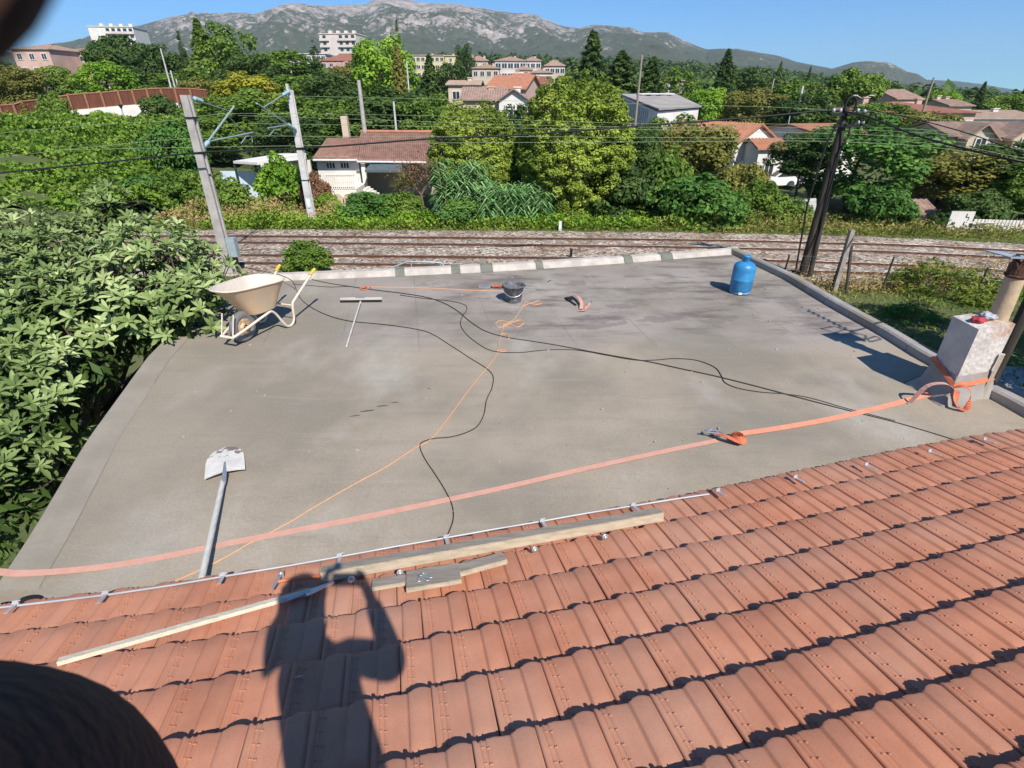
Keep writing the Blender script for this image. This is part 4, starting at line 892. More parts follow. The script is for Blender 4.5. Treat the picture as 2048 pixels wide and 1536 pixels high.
# porch, awning, terrace
q = Q(722, 322, Yb - .4); b = MB(); b.box((q.x + .1, Yb - .3, (GZ + zE) / 2), (.28, .28, zE - GZ)); part('pillar', b, m_terr, o)
a1 = Q(738, 331, Yb - .5); a2 = Q(806, 331, Yb - .5); b = MB(); b.add([a1 + Vector((.3, .5, .35)), a2 + Vector((-.2, .5, .35)), a2 + Vector((.1, -1.0, -.2)), a1 + Vector((-.1, -1.0, -.2)), a1 + Vector((.3, .5, .3)), a2 + Vector((-.2, .5, .3)), a2 + Vector((.1, -1.0, -.35)), a1 + Vector((-.1, -1.0, -.35))], [(0, 1, 2, 3), (7, 6, 5, 4), (3, 2, 6, 7), (1, 5, 6, 2), (0, 3, 7, 4)]); part('awning', b, M('awning_grey', (.10, .13, .15), .8), o)
tz = zat(Yb - 3, 378); tx0 = Q(655, 378, Yb - 3).x; tx1 = Q(712, 378, Yb - 3).x
b = MB(); b.box(((tx0 + tx1) / 2, Yb - 1.5, (GZ + tz) / 2), (tx1 - tx0, 2.98, tz - GZ)); part('terrace', b, m_terr, o)
b = MB(); b.box(((tx0 + tx1) / 2, Yb - 3.0, tz + .95), (tx1 - tx0, .16, .1)); n = 14
for i in range(n): b.lathe([(.05, 0), (.035, .1), (.07, .4), (.03, .75), (.05, .9)], (tx0 + (tx1 - tx0) * (i + .5) / n, Yb - 3.0, tz), 6)
part('balustrade', b, m_terr, o, kind='stuff')
b = MB(); b.box(((tx0 + tx1) / 2, Yb - 1.3, tz + .28), (tx1 - tx0 - .4, .16, .56)); part('terrace_wall', b, m_terr, o)
for k in (.3, .72):
    x = tx0 + (tx1 - tx0) * k; b = MB(); b.prism([(x - .45, Yb - 3.04, GZ + .2)] + [(x - .45 * math.cos(t_), Yb - 3.04, tz - .75 + .45 * math.sin(t_)) for t_ in np.linspace(0, math.pi, 9)] + [(x + .45, Yb - 3.04, GZ + .2)], (0, .03, 0)); part('arch', b, m_cream, o)
for k in range(9): b = MB(); b.box((tx1 + .55 + k * .2, Yb - 2.2, tz - .1 + k * .0 - k * .14), (.22, 1.3, .14 * (1)),); part('stair_step', b, m_terr, o)
# masonry chimney-like stone post behind ridge
q = Q(688, 232, Yb + 7); b = MB(); b.box((q.x, Yb + 7, (q.z + zE) / 2), (.5, .5, q.z - zE)); tag(part('brick_pillar', b, m_cream), 'pale brick pillar rising behind the left ridge of the bungalow', 'pillar')
# carport
Yc = 41; o = thing('carport', 'carport with slanting white roof on dark posts left of the bungalow', 'carport', P(540, 405, GZ))
A = [Q(466, 322, Yc), Q(514, 325, Yc - 1.5), Q(612, 313, Yc - 1), Q(612, 306, Yc + 3), Q(560, 307, Yc + 3)]
b = MB(); b.prism(A, (0, 0, -.16)); part('roof', b, m_white, o)
for px, Y in ((468, Yc), (516, Yc - 1.4), (590, Yc - .8)): q = Q(px, 325, Y); b = MB(); b.box((q.x, Y, (q.z - .16 + GZ) / 2), (.12, .12, q.z - .16 - GZ)); part('post', b, m_stake, o)
q0 = Q(430, 345, Yc); q1 = Q(500, 345, Yc); b = MB(); b.box(((q0.x + q1.x) / 2, Yc + .8, (GZ + q0.z) / 2), (q1.x - q0.x, .15, q0.z - GZ)); part('tarp_wall', b, M('tarp_pale_blue', (.55, .68, .74), .7, (.5, .6, .66), 2), o)
q0 = Q(520, 320, Yc + 3); q1 = Q(620, 320, Yc + 3); b = MB(); b.box(((q0.x + q1.x) / 2, Yc + 3, (GZ + q0.z) / 2), (q1.x - q0.x, .2, q0.z - GZ)); part('back_wall', b, m_white, o)
q = Q(455, 365, Yc - .5); b = MB(); b.lathe([(.0, .9), (.9, .85), (1.0, .3), (1.0, 0)], (q.x, q.y, GZ), 12); tag(part('garden_table', b, m_cream), 'round covered garden table before the pale tarp', 'table')
q = P(312, 372, GZ + 1.5); b = MB(); b.box(q, (1.1, .5, .22), rz(.2)); tag(part('garden_bench', b, m_white), 'small white board lying on the ivy bank at left', 'board')
# towers
def tower(label, pL, pR, ptop, Y, dep, floors, secs, wallm, rot=0):
    a = Q(pL, ptop, Y); c = Q(pR, ptop, Y); w_ = c.x - a.x; xc = (a.x + c.x) / 2; zb = T(xc, Y) - 1; h = a.z - zb
    o = thing('apartment_tower', label, 'apartment tower', (xc, Y, zb), rot); X = w_ / 2
    b = MB(); b.box((0, dep / 2, h / 2), (w_, dep, h)); link('wall', b.mesh('wall', wallm), o, True)
    b = MB(); b.box((0, dep / 2, h + .2), (w_ + .6, dep + .6, .4)); link('roof', b.mesh('roof', m_paleb), o, True)
    for k in range(4): b = MB(); b.box((-X + w_ * (k + .7) / 4.5, dep * .5, h + 1.2), (1.6, 2, 1.8)); link('roof_vent', b.mesh('roof_vent', wallm), o, True)
    fh = 2.9
    for f_ in range(floors):
        z = h - (f_ + 1) * fh
        for s0, s1, bal in secs:
            x0 = -X + w_ * s0; x1_ = -X + w_ * s1
            if bal:
                b = MB(); b.box(((x0 + x1_) / 2, -.75, z + .5), (x1_ - x0, .15, 1.0)); b.box(((x0 + x1_) / 2, -.4, z + .0), (x1_ - x0, .8, .18)); link('balcony', b.mesh('balcony', m_paleb), o, True)
            n = max(1, int((x1_ - x0) / 2.6))
            for i in range(n): window(o, None, x0 + (x1_ - x0) * (i + .5) / n, -.01, z + .9, 1.7, 1.5, 0, False)
    return o
tower('white apartment tower on the left hill seen above the trees', 178, 262, 54, 330, 16, 8, [(.36, 1, True)], m_white, .12)
tower('pink and white apartment tower left of centre below the mountain', 636, 712, 68, 330, 16, 7, [(0, .26, True), (.5, 1, True)], m_paleb, -.12)
# rust screen fence and white wall at the left
SC = [(-60, 216, 246, 68), (0, 212, 241, 70), (28, 210, 237, 71), (45, 204, 232, 72), (82, 200, 228, 74), (108, 196, 224, 75), (137, 191, 220, 76), (170, 188, 217, 77), (203, 186, 214, 78), (237, 183, 211, 79), (265, 181, 209, 80), (294, 179, 207, 81), (322, 177.5, 206, 82), (350, 177.5, 206, 83), (380, 178, 206, 84), (412, 181, 206, 85)]
o = thing('screen_fence', 'rust brown corrugated screen fence on top of the white wall at left', 'fence', pt(200, 78)); m_rust = M('rust_screen', (.20, .075, .045), .85, (.13, .05, .032), 1.2, stretch=(3, 3, .3)); m_rp = M('rust_post', (.36, .17, .10), .8)
w2 = thing('boundary_wall', 'white rendered wall under the rust brown screen fence', 'wall', pt(200, 77))
for i in range(len(SC) - 1):
    a, c = SC[i], SC[i + 1]; A = Q(a[0], a[1], a[3]); B_ = Q(c[0], c[1], c[3]); za = zat(a[3], a[2]); zc = zat(c[3], c[2]); N_ = 10
    b = MB(); b.grid(lambda u, v: (A.x + (B_.x - A.x) * u, A.y + (B_.y - A.y) * u + .06 * (-1) ** int(round(u * N_)), (A.z + (B_.z - A.z) * u) * v + (za + (zc - za) * u) * (1 - v)), N_, 1); part('panel', b, m_rust, o)
    b = MB(); b.box((A.x, A.y - .12, (A.z + za) / 2 + .05), (.22, .12, A.z - za + .2)); part('post', b, m_rp, o)
    b = MB(); b.tube([A + Vector((0, 0, .05)), B_ + Vector((0, 0, .05))], .09, 4); part('top_rail', b, m_rp, o)
    if i < 13: b = MB(); b.add([(A.x, A.y - .2, za), (B_.x, B_.y - .2, zc), (B_.x, B_.y - .2, T(B_.x, B_.y) - 2), (A.x, A.y - .2, T(A.x, A.y) - 2), (A.x, A.y + .2, za), (B_.x, B_.y + .2, zc), (B_.x, B_.y + .2, T(B_.x, B_.y) - 2), (A.x, A.y + .2, T(A.x, A.y) - 2)], [(3, 2, 1, 0), (0, 1, 5, 4), (4, 5, 6, 7)]); part('wall_section', b, m_white, w2)
o = thing('guard_rail', 'pale guard rail along the road before the white wall', 'guard rail', pt(120, 66))
for pts in ([(-40, 272), (60, 264), (80, 262)], [(100, 260), (135, 258)], [(210, 252), (226, 252)], [(266, 252), (316, 256)]):
    q = [Q(x, y, 66) for x, y in pts]; b = MB()
    for A, B_ in zip(q, q[1:]): b.add([A, B_, B_ + Vector((0, 0, .4)), A + Vector((0, 0, .4)), A + Vector((0, .06, 0)), B_ + Vector((0, .06, 0)), B_ + Vector((0, .06, .4)), A + Vector((0, .06, .4))], [(0, 1, 2, 3), (3, 2, 6, 7), (7, 6, 5, 4)])
    part('rail_beam', b, m_concw, o)
# ------------------------------------------------------------------ haze
hz = MB(); zlo, zhi = -140, 900
hz.box((300, 3300, (zlo + zhi) / 2), (17500, 21000, zhi - zlo))
hm = bpy.data.materials.new('haze_air'); hm.use_nodes = True; n_ = hm.node_tree; n_.nodes.remove(n_.nodes['Principled BSDF'])
pv = n_.nodes.new('ShaderNodeVolumePrincipled'); pv.inputs['Density'].default_value = HAZE if 'HAZE' in globals() else 7.5e-5; pv.inputs['Color'].default_value = (.66, .86, 1, 1); pv.inputs['Anisotropy'].default_value = 0
n_.links.new(pv.outputs[0], n_.nodes['Material Output'].inputs['Volume'])
ho = part('haze', hz, hm); ho['kind'] = 'stuff'; ho['label'] = 'thin bluish air over the whole landscape'
# ------------------------------------------------------------------ flat roof
def roofmat():
    m = bpy.data.materials.new('cement_roof'); m.use_nodes = True; n = m.node_tree.nodes; l = m.node_tree.links; b = n['Principled BSDF']
    b.inputs['Roughness'].default_value = .8; b.inputs['Specular IOR Level'].default_value = .25
    tc = n.new('ShaderNodeTexCoord'); S = tc.outputs['Object']
    def noise(sc, d=5, st=None, rough=.6, rot=0):
        s_ = S
        if st or rot:
            mp = n.new('ShaderNodeMapping'); mp.inputs['Scale'].default_value = st or (1, 1, 1); mp.inputs['Rotation'].default_value = (0, 0, rot); l.new(S, mp.inputs[0]); s_ = mp.outputs[0]
        q = n.new('ShaderNodeTexNoise'); q.inputs['Scale'].default_value = sc; q.inputs['Detail'].default_value = d; q.inputs['Roughness'].default_value = rough; l.new(s_, q.inputs[0]); return q.outputs[0]
    def mp_(a, x0, x1, y0=0, y1=1):
        q = n.new('ShaderNodeMapRange'); q.inputs[1].default_value = x0; q.inputs[2].default_value = x1; q.inputs[3].default_value = y0; q.inputs[4].default_value = y1; q.interpolation_type = 'SMOOTHSTEP'; l.new(a, q.inputs[0]); return q.outputs[0]
    def mt(op, a, b_):
        q = n.new('ShaderNodeMath'); q.operation = op
        for k, v in enumerate((a, b_)):
            if isinstance(v, (int, float)): q.inputs[k].default_value = v
            else: l.new(v, q.inputs[k])
        return q.outputs[0]
    def mix(fac, a, c, mode='MIX'):
        q = n.new('ShaderNodeMix'); q.data_type = 'RGBA'; q.blend_type = mode
        if isinstance(fac, (int, float)): q.inputs[0].default_value = fac
        else: l.new(fac, q.inputs[0])
        for k, v in ((6, a), (7, c)):
            if isinstance(v, tuple): q.inputs[k].default_value = v + (1,)
            else: l.new(v, q.inputs[k])
        return q.outputs[2]
    sp = n.new('ShaderNodeSeparateXYZ'); l.new(S, sp.inputs[0]); X, Y_ = sp.outputs[0], sp.outputs[1]
    warm = (.365, .305, .235); grey = (.345, .30, .268)
    far = mp_(mt('ADD', Y_, mt('MULTIPLY', mt('SUBTRACT', noise(.5, 3), .5), 1.6)), 5.7, 6.4)
    c = mix(far, warm, grey)
    blot = mp_(noise(.55, 4), .35, .65); c = mix(mt('MULTIPLY', blot, .9), c, (.24, .212, .168))
    lt = mp_(noise(.8, 4, (1, .6, 1), rot=.5), .5, .75); c = mix(mt('MULTIPLY', lt, .7), c, (.45, .415, .365))
    brush = mp_(noise(3.2, 6, (.25, 2.2, 1), .7, rot=-.35), .5, .78); c = mix(mt('MULTIPLY', brush, .5), c, (.225, .20, .175))
    lf = mp_(X, -1.2, -4.2); c = mix(mt('MULTIPLY', lf, .55), c, (.27, .238, .185))
    tr1 = mp_(noise(1.6, 8, (.35, 3.0, 1), .75, rot=.42), .54, .66); c = mix(mt('MULTIPLY', tr1, .22), c, (.40, .365, .32))
    tr2 = mp_(noise(2.2, 8, (3.2, .4, 1), .75, rot=.15), .55, .68); c = mix(mt('MULTIPLY', tr2, .2), c, (.23, .205, .18))
    # dark residue streaks and damp patches in the far right half
    dm = mt('MULTIPLY', mp_(noise(1.7, 7, (.55, 1.6, 1), .68, rot=-.2), .45, .64), mp_(noise(.42, 3), .34, .52))
    dm = mt('MULTIPLY', mt('MULTIPLY', dm, mp_(Y_, 5.9, 6.8)), mp_(X, -2.6, -.2)); c = mix(mt('MULTIPLY', dm, .85), c, (.14, .112, .10))
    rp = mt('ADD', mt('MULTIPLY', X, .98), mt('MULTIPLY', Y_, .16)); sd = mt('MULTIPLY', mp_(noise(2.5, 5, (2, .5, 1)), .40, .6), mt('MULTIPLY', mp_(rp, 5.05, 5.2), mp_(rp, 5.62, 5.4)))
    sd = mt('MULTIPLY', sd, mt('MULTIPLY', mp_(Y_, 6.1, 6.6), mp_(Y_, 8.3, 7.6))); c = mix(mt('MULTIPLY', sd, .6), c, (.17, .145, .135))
    def patch(cx_, cy_, rx, ry, a, col, k=.85, e=.35, ang=0):
        nonlocal c
        dx = mt('SUBTRACT', X, cx_); dy = mt('SUBTRACT', Y_, cy_); ca, sa = math.cos(ang), math.sin(ang)
        u = mt('DIVIDE', mt('ADD', mt('MULTIPLY', dx, ca), mt('MULTIPLY', dy, sa)), rx); v = mt('DIVIDE', mt('SUBTRACT', mt('MULTIPLY', dy, ca), mt('MULTIPLY', dx, sa)), ry)
        d = mt('ADD', mt('ADD', mt('MULTIPLY', u, u), mt('MULTIPLY', v, v)), mt('MULTIPLY', mt('SUBTRACT', noise(5, 4), .5), e * 4)); c = mix(mt('MULTIPLY', mp_(d, 1.05, .85), k), c, col)
    for px, py, rx, ry in ((1148, 568, .26, .14), (1165, 585, .18, .06), (1178, 553, .17, .09), (1262, 552, .16, .08), (1253, 612, .3, .1), (1325, 637, .3, .12), (1205, 652, .35, .06), (872, 568, .25, .08), (1440, 640, .3, .1), (1350, 523, .3, .08), (1395, 524, .25, .06)):
        q = P(px, py); patch(q.x, q.y, rx, ry, 0, (.19, .155, .14), .55, 2.2, rx)
    for px, py, rx, ry in ((735, 822, .07, .014), (765, 812, .06, .012), (790, 805, .04, .01), (858, 777, .02, .01), (710, 832, .05, .01)):
        q = P(px, py); patch(q.x, q.y, rx, ry, 0, (.07, .065, .06), .9, .7, .25)
    # felt seams under the wash
    seam = None
    for k in range(-6, 9):
        x0 = .98 * k * 1.0 + .33
        d = mt('ABSOLUTE', mt('SUBTRACT', mt('ADD', X, mt('MULTIPLY', mt('SUBTRACT', Y_, 7.0), .185)), x0 + .3), 0)
        v = mp_(d, .014, .004); seam = v if seam is None else mt('MAXIMUM', seam, v)
    seam = mt('MULTIPLY', seam, mt('MULTIPLY', mp_(Y_, 5.4, 6.6), mp_(noise(1.3, 4), .35, .6))); c = mix(mt('MULTIPLY', seam, .45), c, (.16, .145, .135))
    gr = noise(60, 4); c = mix(.35, c, mix(mp_(gr, .3, .7), (.72, .72, .72), (1.18, 1.18, 1.18)), 'MULTIPLY')
    l.new(c, b.inputs['Base Color'])
    bp = n.new('ShaderNodeBump'); bp.inputs['Distance'].default_value = .006; bp.inputs['Strength'].default_value = .5
    hgt = mt('ADD', mt('ADD', mt('MULTIPLY', noise(14, 6), .6), mt('MULTIPLY', noise(70, 3), .5)), mt('ADD', mt('MULTIPLY', noise(1.4, 3), 2.5), mt('MULTIPLY', seam, .5)))
    l.new(hgt, bp.inputs['Height']); l.new(bp.outputs[0], b.inputs['Normal']); return m
m_roof = roofmat()
TH, AL, TP_, TW = .24795, .29801, .32479, .2445
E_ = Vector((math.cos(TH), math.sin(TH), 0)); N2 = Vector((math.sin(TH), -math.cos(TH), 0)); V_ = N2 * math.cos(AL) + Vector((0, 0, math.sin(AL))); NN = E_.cross(V_).normalized()
if NN.z < 0: NN = -NN
O_ = Vector((0, 2.73647, .055))
def bow(u): u_ = max(-3.4, min(6.2, u)); return -.01709 * u_ ** 2 + .00052 * u_ ** 3 + 7e-5 * u_ ** 4 + .00012 * u_ ** 5 * .6
def tp(u, s, h=0): return O_ + E_ * u + V_ * (s + bow(u)) + NN * h
def tilehit(px, py, h=0):            # (u, s) on the tile plane seen at photo pixel
    r = ray(px, py); c = Vector((0, 0, H)); t = (O_ + NN * h - c).dot(NN) / r.dot(NN); q = c + r * t - O_ - NN * h; u = q.dot(E_); return u, q.dot(V_) - bow(u)
def TQ(px, py, h=0): u, s = tilehit(px, py, h); return tp(u, s, h)
m_par = M('parapet_render', (.56, .51, .46), .9, (.36, .32, .28), 5, .35, 25, detail=8)
m_parg = M('parapet_grey', (.36, .335, .31), .9, (.25, .23, .215), 3, .35, 25, detail=8)
m_mortar = M('fresh_mortar', (.20, .205, .17), .95, (.14, .145, .12), 6, .5, 40)
m_flash = M('edge_flashing', (.335, .295, .24), .85, (.26, .23, .185), 2.2, .2, 20, detail=8)
m_wall = M('house_wall', (.5, .46, .4), .9, (.4, .36, .31), 1)
fr = thing('flat_roof', 'flat cement coated roof of the annex with tools and cables lying on it', 'roof', (0, 6, GZ))
FL = P(505, 566); FR = P(1480, 507); FRr = P(1474, 500)
lft = [P(505, 566), P(420, 620), P(330, 720), P(225, 880), P(130, 1062), P(60, 1180), Vector((-3.05, 1.6, 0))]
rgt = [P(1482, 506), P(1600, 560), P(1700, 618), P(1800, 672), P(1865, 715), P(2000, 785), P(2100, 835), Vector((5.6, 3.3, 0))]
b = MB(); outl = lft[::-1] + rgt
# surface as a strip mesh between the left and right edges
def edge(e, y): return interp([p.y for p in e[::-1]], [p.x for p in e[::-1]], y)
def fs(u, v):
    yl = 1.6 + (FL.y - 1.6) * v; yr = 2.6 + (FR.y - 2.6) * v; xl = edge(lft, yl); xr = edge(rgt, yr)
    return (xl + (xr - xl) * u, yl + (yr - yl) * u + .0, .006 * math.sin(u * 9) * math.sin(v * 7))
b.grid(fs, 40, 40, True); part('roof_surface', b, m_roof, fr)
def strip(name, A, prof, mat, outdir, label=None, parent=None):
    """profile (offset outwards, height) swept along the polyline A"""
    b = MB(); n = len(prof); vs = []
    for i, p in enumerate(A):
        t = (A[min(i + 1, len(A) - 1)] - A[max(i - 1, 0)]).normalized(); o_ = Vector((t.y, -t.x, 0)) * outdir
        for a, z in prof: vs.append(p + o_ * a + Vector((0, 0, z)))
    b.add(vs, [(i * n + k, i * n + k + 1, (i + 1) * n + k + 1, (i + 1) * n + k) for i in range(len(A) - 1) for k in range(n - 1)])
    b.add(vs[:n], [tuple(range(n))]); b.add(vs[-n:], [tuple(range(n))[::-1]])
    return part(name, b, mat, parent or fr, label)
def seg(A, a, c, n=6): # piece of polyline from fraction a to c
    L = [0]
    for p, q in zip(A, A[1:]): L.append(L[-1] + (q - p).length)
    f_ = lambda t: Vector([float(np.interp(t * L[-1], L, [p[k] for p in A])) for k in range(3)])
    return [f_(a + (c - a) * i / n) for i in range(n + 1)]
top = [P(505, 563), P(760, 553), P(1000, 541), P(1250, 525), P(1481, 507)]
# far parapet: rough blocks separated by patches of fresh mortar
cuts = [0, .27, .375, .435, .54, .73, .82, 1.0]
rr_ = random.Random(3)
for i in range(len(cuts) - 1):
    z = .09 + rr_.uniform(-.004, .004); A = seg(top, cuts[i] + .0015, cuts[i + 1] - .0015, 3)
    strip('parapet_block', A, [(-.05, -.002), (-.01, .02), (.02, z - .02), (.045, z), (.15, z + .005), (.18, z - .02), (.185, -.4)], m_par, -1 if (A[1] - A[0]).x > 0 else 1)
for px, wd in ((768, 26), (872, 26), (931, 36), (1035, 22), (1220, 28), (1306, 40)):
    k = np.interp(px, [505, 1481], [0, 1]); A = seg(top, max(0, k - wd / 3000), k + wd / 3000, 3)
    strip('mortar_patch', A, [(-.075, .004), (-.035, .018), (.008, .08), (.04, .1), (.155, .105), (.19, .085), (.195, .0)], m_mortar, -1, 'grey green mortar patch over the parapet joint')
# right parapet with bevelled coping stones
A0 = [P(1482, 506), P(1600, 560), P(1700, 618), P(1800, 672), P(1872, 716), P(1925, 745)]
for i in range(9):
    A = seg(A0, i / 9 + .001, (i + 1) / 9 - .001, 3)
    strip('coping_stone', A, [(-.02, 0), (.03, .012), (.085, .03), (.10, .10 + rr_.uniform(-.004, .004)), (.21, .11), (.235, .09), (.24, -.3)], m_parg if i % 3 else m_flash, 1)
A0 = [P(2000, 785), P(2048, 808), P(2110, 842)]
for i in range(2): strip('coping_stone', seg(A0, i / 2 + .002, (i + 1) / 2 - .002, 3), [(-.02, 0), (.03, .012), (.085, .03), (.10, .10), (.21, .11), (.235, .09), (.24, -.3)], m_parg, 1)
# left edge flashing
A0 = lft[:-1][::1]
cl_ = [0, .08, .2, .36, .55, .78, 1]
for i in range(6):
    A = seg(A0, cl_[i], cl_[i + 1] + .004, 6)
    strip('flashing_sheet', A, [(-.05, .002 + .002 * (i % 2)), (-.02, .004 + .002 * (i % 2)), (.03, .012 + .003 * (i % 2)), (.10, .04 + .003 * (i % 2)), (.17, .05 + .003 * (i % 2)), (.20, .02), (.205, -.3)], m_flash, 1)
# walls of the annex
fo = [lft[-2] + Vector((-.21, 0, 0)), lft[0] + Vector((-.2, .05, 0)), top[0] + Vector((0, .22, 0)), top[-1] + Vector((.15, .22, 0)), P(1872, 716) + Vector((.21, 0, 0)), P(2110, 842) + Vector((.21, 0, 0))]
for A, C_ in zip(fo, fo[1:]):
    b = MB(); b.add([A + Vector((0, 0, -.02)), C_ + Vector((0, 0, -.02)), (C_.x, C_.y, GZ - .1), (A.x, A.y, GZ - .1)], [(0, 1, 2, 3)]); part('wall', b, m_wall, fr)
# flat dark oval near the gutter
q = P(62, 1199, .004); b = MB(); b.lathe([(0, .003), (.06, .003), (.075, .0)], q, 14, Matrix.Diagonal((1.0, .5, 1)).to_3x3()); part('dark_oval', b, m_black, fr)

# ------------------------------------------------------------------ tiled roof
m_tile = bpy.data.materials.new('clay_tile'); m_tile.use_nodes = True
def _tile():
    n = m_tile.node_tree.nodes; l = m_tile.node_tree.links; b = n['Principled BSDF']; b.inputs['Roughness'].default_value = .62; b.inputs['Specular IOR Level'].default_value = .3
    oi = n.new('ShaderNodeObjectInfo'); tc = n.new('ShaderNodeTexCoord'); av = n.new('ShaderNodeVectorMath'); av.operation = 'MULTIPLY_ADD'; av.inputs[1].default_value = (37, 37, 37)
    cmb = n.new('ShaderNodeCombineXYZ'); l.new(oi.outputs['Random'], cmb.inputs[0]); l.new(oi.outputs['Random'], cmb.inputs[1]); l.new(cmb.outputs[0], av.inputs[0]); l.new(tc.outputs['Object'], av.inputs[2])
    nz = n.new('ShaderNodeTexNoise'); nz.inputs['Scale'].default_value = 7; nz.inputs['Detail'].default_value = 6; l.new(av.outputs[0], nz.inputs[0])
    cr_ = n.new('ShaderNodeValToRGB'); e = cr_.color_ramp.elements; e[0].color = (.455, .192, .115, 1); e[0].position = .3; e[1].color = (.54, .243, .150, 1); e[1].position = .72; l.new(nz.outputs[0], cr_.inputs[0])
    cr2 = n.new('ShaderNodeValToRGB'); e = cr2.color_ramp.elements; e[0].color = (.92, .92, .92, 1); e[1].color = (1.06, 1.04, 1.02, 1); l.new(oi.outputs['Random'], cr2.inputs[0])
    mx = n.new('ShaderNodeMix'); mx.data_type = 'RGBA'; mx.blend_type = 'MULTIPLY'; mx.inputs[0].default_value = 1; l.new(cr_.outputs[0], mx.inputs[6]); l.new(cr2.outputs[0], mx.inputs[7])
    n3 = n.new('ShaderNodeTexNoise'); n3.inputs['Scale'].default_value = 240; l.new(tc.outputs['Object'], n3.inputs[0])
    m3 = n.new('ShaderNodeMix'); m3.data_type = 'RGBA'; m3.blend_type = 'MULTIPLY'; m3.inputs[0].default_value = .35
    c3 = n.new('ShaderNodeValToRGB'); c3.color_ramp.elements[0].position = .35; c3.color_ramp.elements[0].color = (.62, .56, .52, 1); c3.color_ramp.elements[1].position = .5; c3.color_ramp.elements[1].color = (1, 1, 1, 1); l.new(n3.outputs[0], c3.inputs[0])
    gm = n.new('ShaderNodeNewGeometry'); nd = n.new('ShaderNodeTexNoise'); nd.inputs['Scale'].default_value = 1.3; nd.inputs['Detail'].default_value = 7; l.new(gm.outputs['Position'], nd.inputs[0])
    cd = n.new('ShaderNodeValToRGB'); cd.color_ramp.elements[0].position = .42; cd.color_ramp.elements[0].color = (0, 0, 0, 1); cd.color_ramp.elements[1].position = .7; cd.color_ramp.elements[1].color = (.28, .28, .28, 1); l.new(nd.outputs[0], cd.inputs[0])
    m4 = n.new('ShaderNodeMix'); m4.data_type = 'RGBA'; l.new(cd.outputs[0], m4.inputs[0]); l.new(mx.outputs[2], m4.inputs[6]); m4.inputs[7].default_value = (.50, .36, .28, 1)
    l.new(m4.outputs[2], m3.inputs[6]); l.new(c3.outputs[0], m3.inputs[7]); l.new(m3.outputs[2], b.inputs['Base Color'])
    bp = n.new('ShaderNodeBump'); bp.inputs['Strength'].default_value = .15; bp.inputs['Distance'].default_value = .003; l.new(n3.outputs[0], bp.inputs['Height']); l.new(bp.outputs[0], b.inputs['Normal'])
_tile()
PRF = [(-.02, -.004), (-.02, .010), (.008, .014), (.040, .0135), (.056, .003), (.10, .003), (.110, .0065), (.122, .0065), (.132, .0015), (.187, .002), (.196, .006), (.208, .006), (.218, .001), (.32, .0), (.45, -.001), (.54, -.002), (.572, -.001), (.584, .0135), (.615, .0185), (.69, .0195), (.79, .0185), (.87, .015), (.925, .009), (.943, .001), (.975, .0)]
def tile_mesh():
    b = MB(); n = len(PRF); L = TP_ + .05; rows = [(-.0, 0), (.012, 0), (.10, 0), (.24, 0), (.275, 0), (.30, 0), (L, 0)]
    vs = []
    for j, (d, _) in enumerate(rows):        # d = distance up the slope from the lower edge
        lift = .066 * (1 - d / L) + .002
        for u, h in PRF:
            k = 1 if u < .5 or u > .96 else (.55 if d < .02 else .85 if d < .15 else 1 if d < .25 else .75 if d < .28 else .25 if d < .31 else .05)
            hh_ = h * k
            edge_ = -.005 if j == 0 else 0
            wav = (.007 * math.sin(u * 6.28 * 2 + .6) + .003 * math.sin(u * 6.28 * 7)) * (1 if j < 2 else 0)      # the lower edge is gently scalloped
            vs.append((u * TW, -d - wav * (1 if d < .1 else 0), hh_ + lift + edge_))
    b.add(vs, [(j * n + k, j * n + k + 1, (j + 1) * n + k + 1, (j + 1) * n + k) for j in range(6) for k in range(n - 1)], True)
    # thickness of the lower edge
    lo = [(x, y, max(z - .050, -.001)) for x, y, z in vs[:n]]
    b.add(vs[:n] + lo, [(k + 1, k, n + k, n + k + 1) for k in range(n - 1)])
    b.add([vs[j * n] for j in range(7)] + [(vs[j * n][0], vs[j * n][1], -.0) for j in range(7)], [(j, j + 1, j + 8, j + 7) for j in range(6)])
    for i in range(5):
        d = .04 + i * .058
        for u in (.105, .19): b.box((u * TW + .004, -d + (.004 if u < .15 else -.004), .066 * (1 - d / L) + .0085), (.012, .0042, .004))
    return b.mesh('tile', m_tile)
TM = tile_mesh()
tr_ = thing('tiled_roof', 'terracotta interlocking tile roof sloping down to the flat roof', 'roof', tp(0, 1.5))
def tile_matrix(u, s):
    p = tp(u, s); e = (tp(u + .12, s) - tp(u - .12, s)).normalized(); v = -(V_ - e * V_.dot(e)); v.normalize(); nn = e.cross(v)
    return Matrix(((e.x, v.x, nn.x, p.x), (e.y, v.y, nn.y, p.y), (e.z, v.z, nn.z, p.z), (0, 0, 0, 1)))
inv = wm(tr_).inverted(); cnt = 0; far_tiles = []
jit = random.Random(8)
for k in range(12):
    for c in range(-15, 34):
        u = (c + (.5 if k % 2 else 0)) * TW + .072; s = k * TP_
        q = tp(u + TW / 2, s + .16) - Vector((0, 0, H)); bq = q.y * CP - q.z * SP; cq = q.y * SP + q.z * CP
        vis = bq > .1 and -60 < CX + F * q.x / bq < 2110 and CY - F * cq / bq < 1600
        if k < 10 and (u < -3.35 or u > 6.3): 
            if u < -3.75 or u > 7: continue
        M4 = tile_matrix(u, s) @ Matrix.LocRotScale(Vector((jit.uniform(-.002, .002), jit.uniform(-.004, .004), jit.uniform(-.001, .002))), Matrix.Rotation(jit.uniform(-.006, .006), 3, 'Z').to_quaternion(), None)
        if vis and cnt < 300:
            o = link('tile', TM, tr_, True); o.matrix_basis = M4; o.matrix_parent_inverse = inv; cnt += 1
        else: far_tiles.append(M4)
co = np.array([v.co[:] for v in TM.vertices]); fcs = [tuple(p.vertices) for p in TM.polygons]; b = MB()
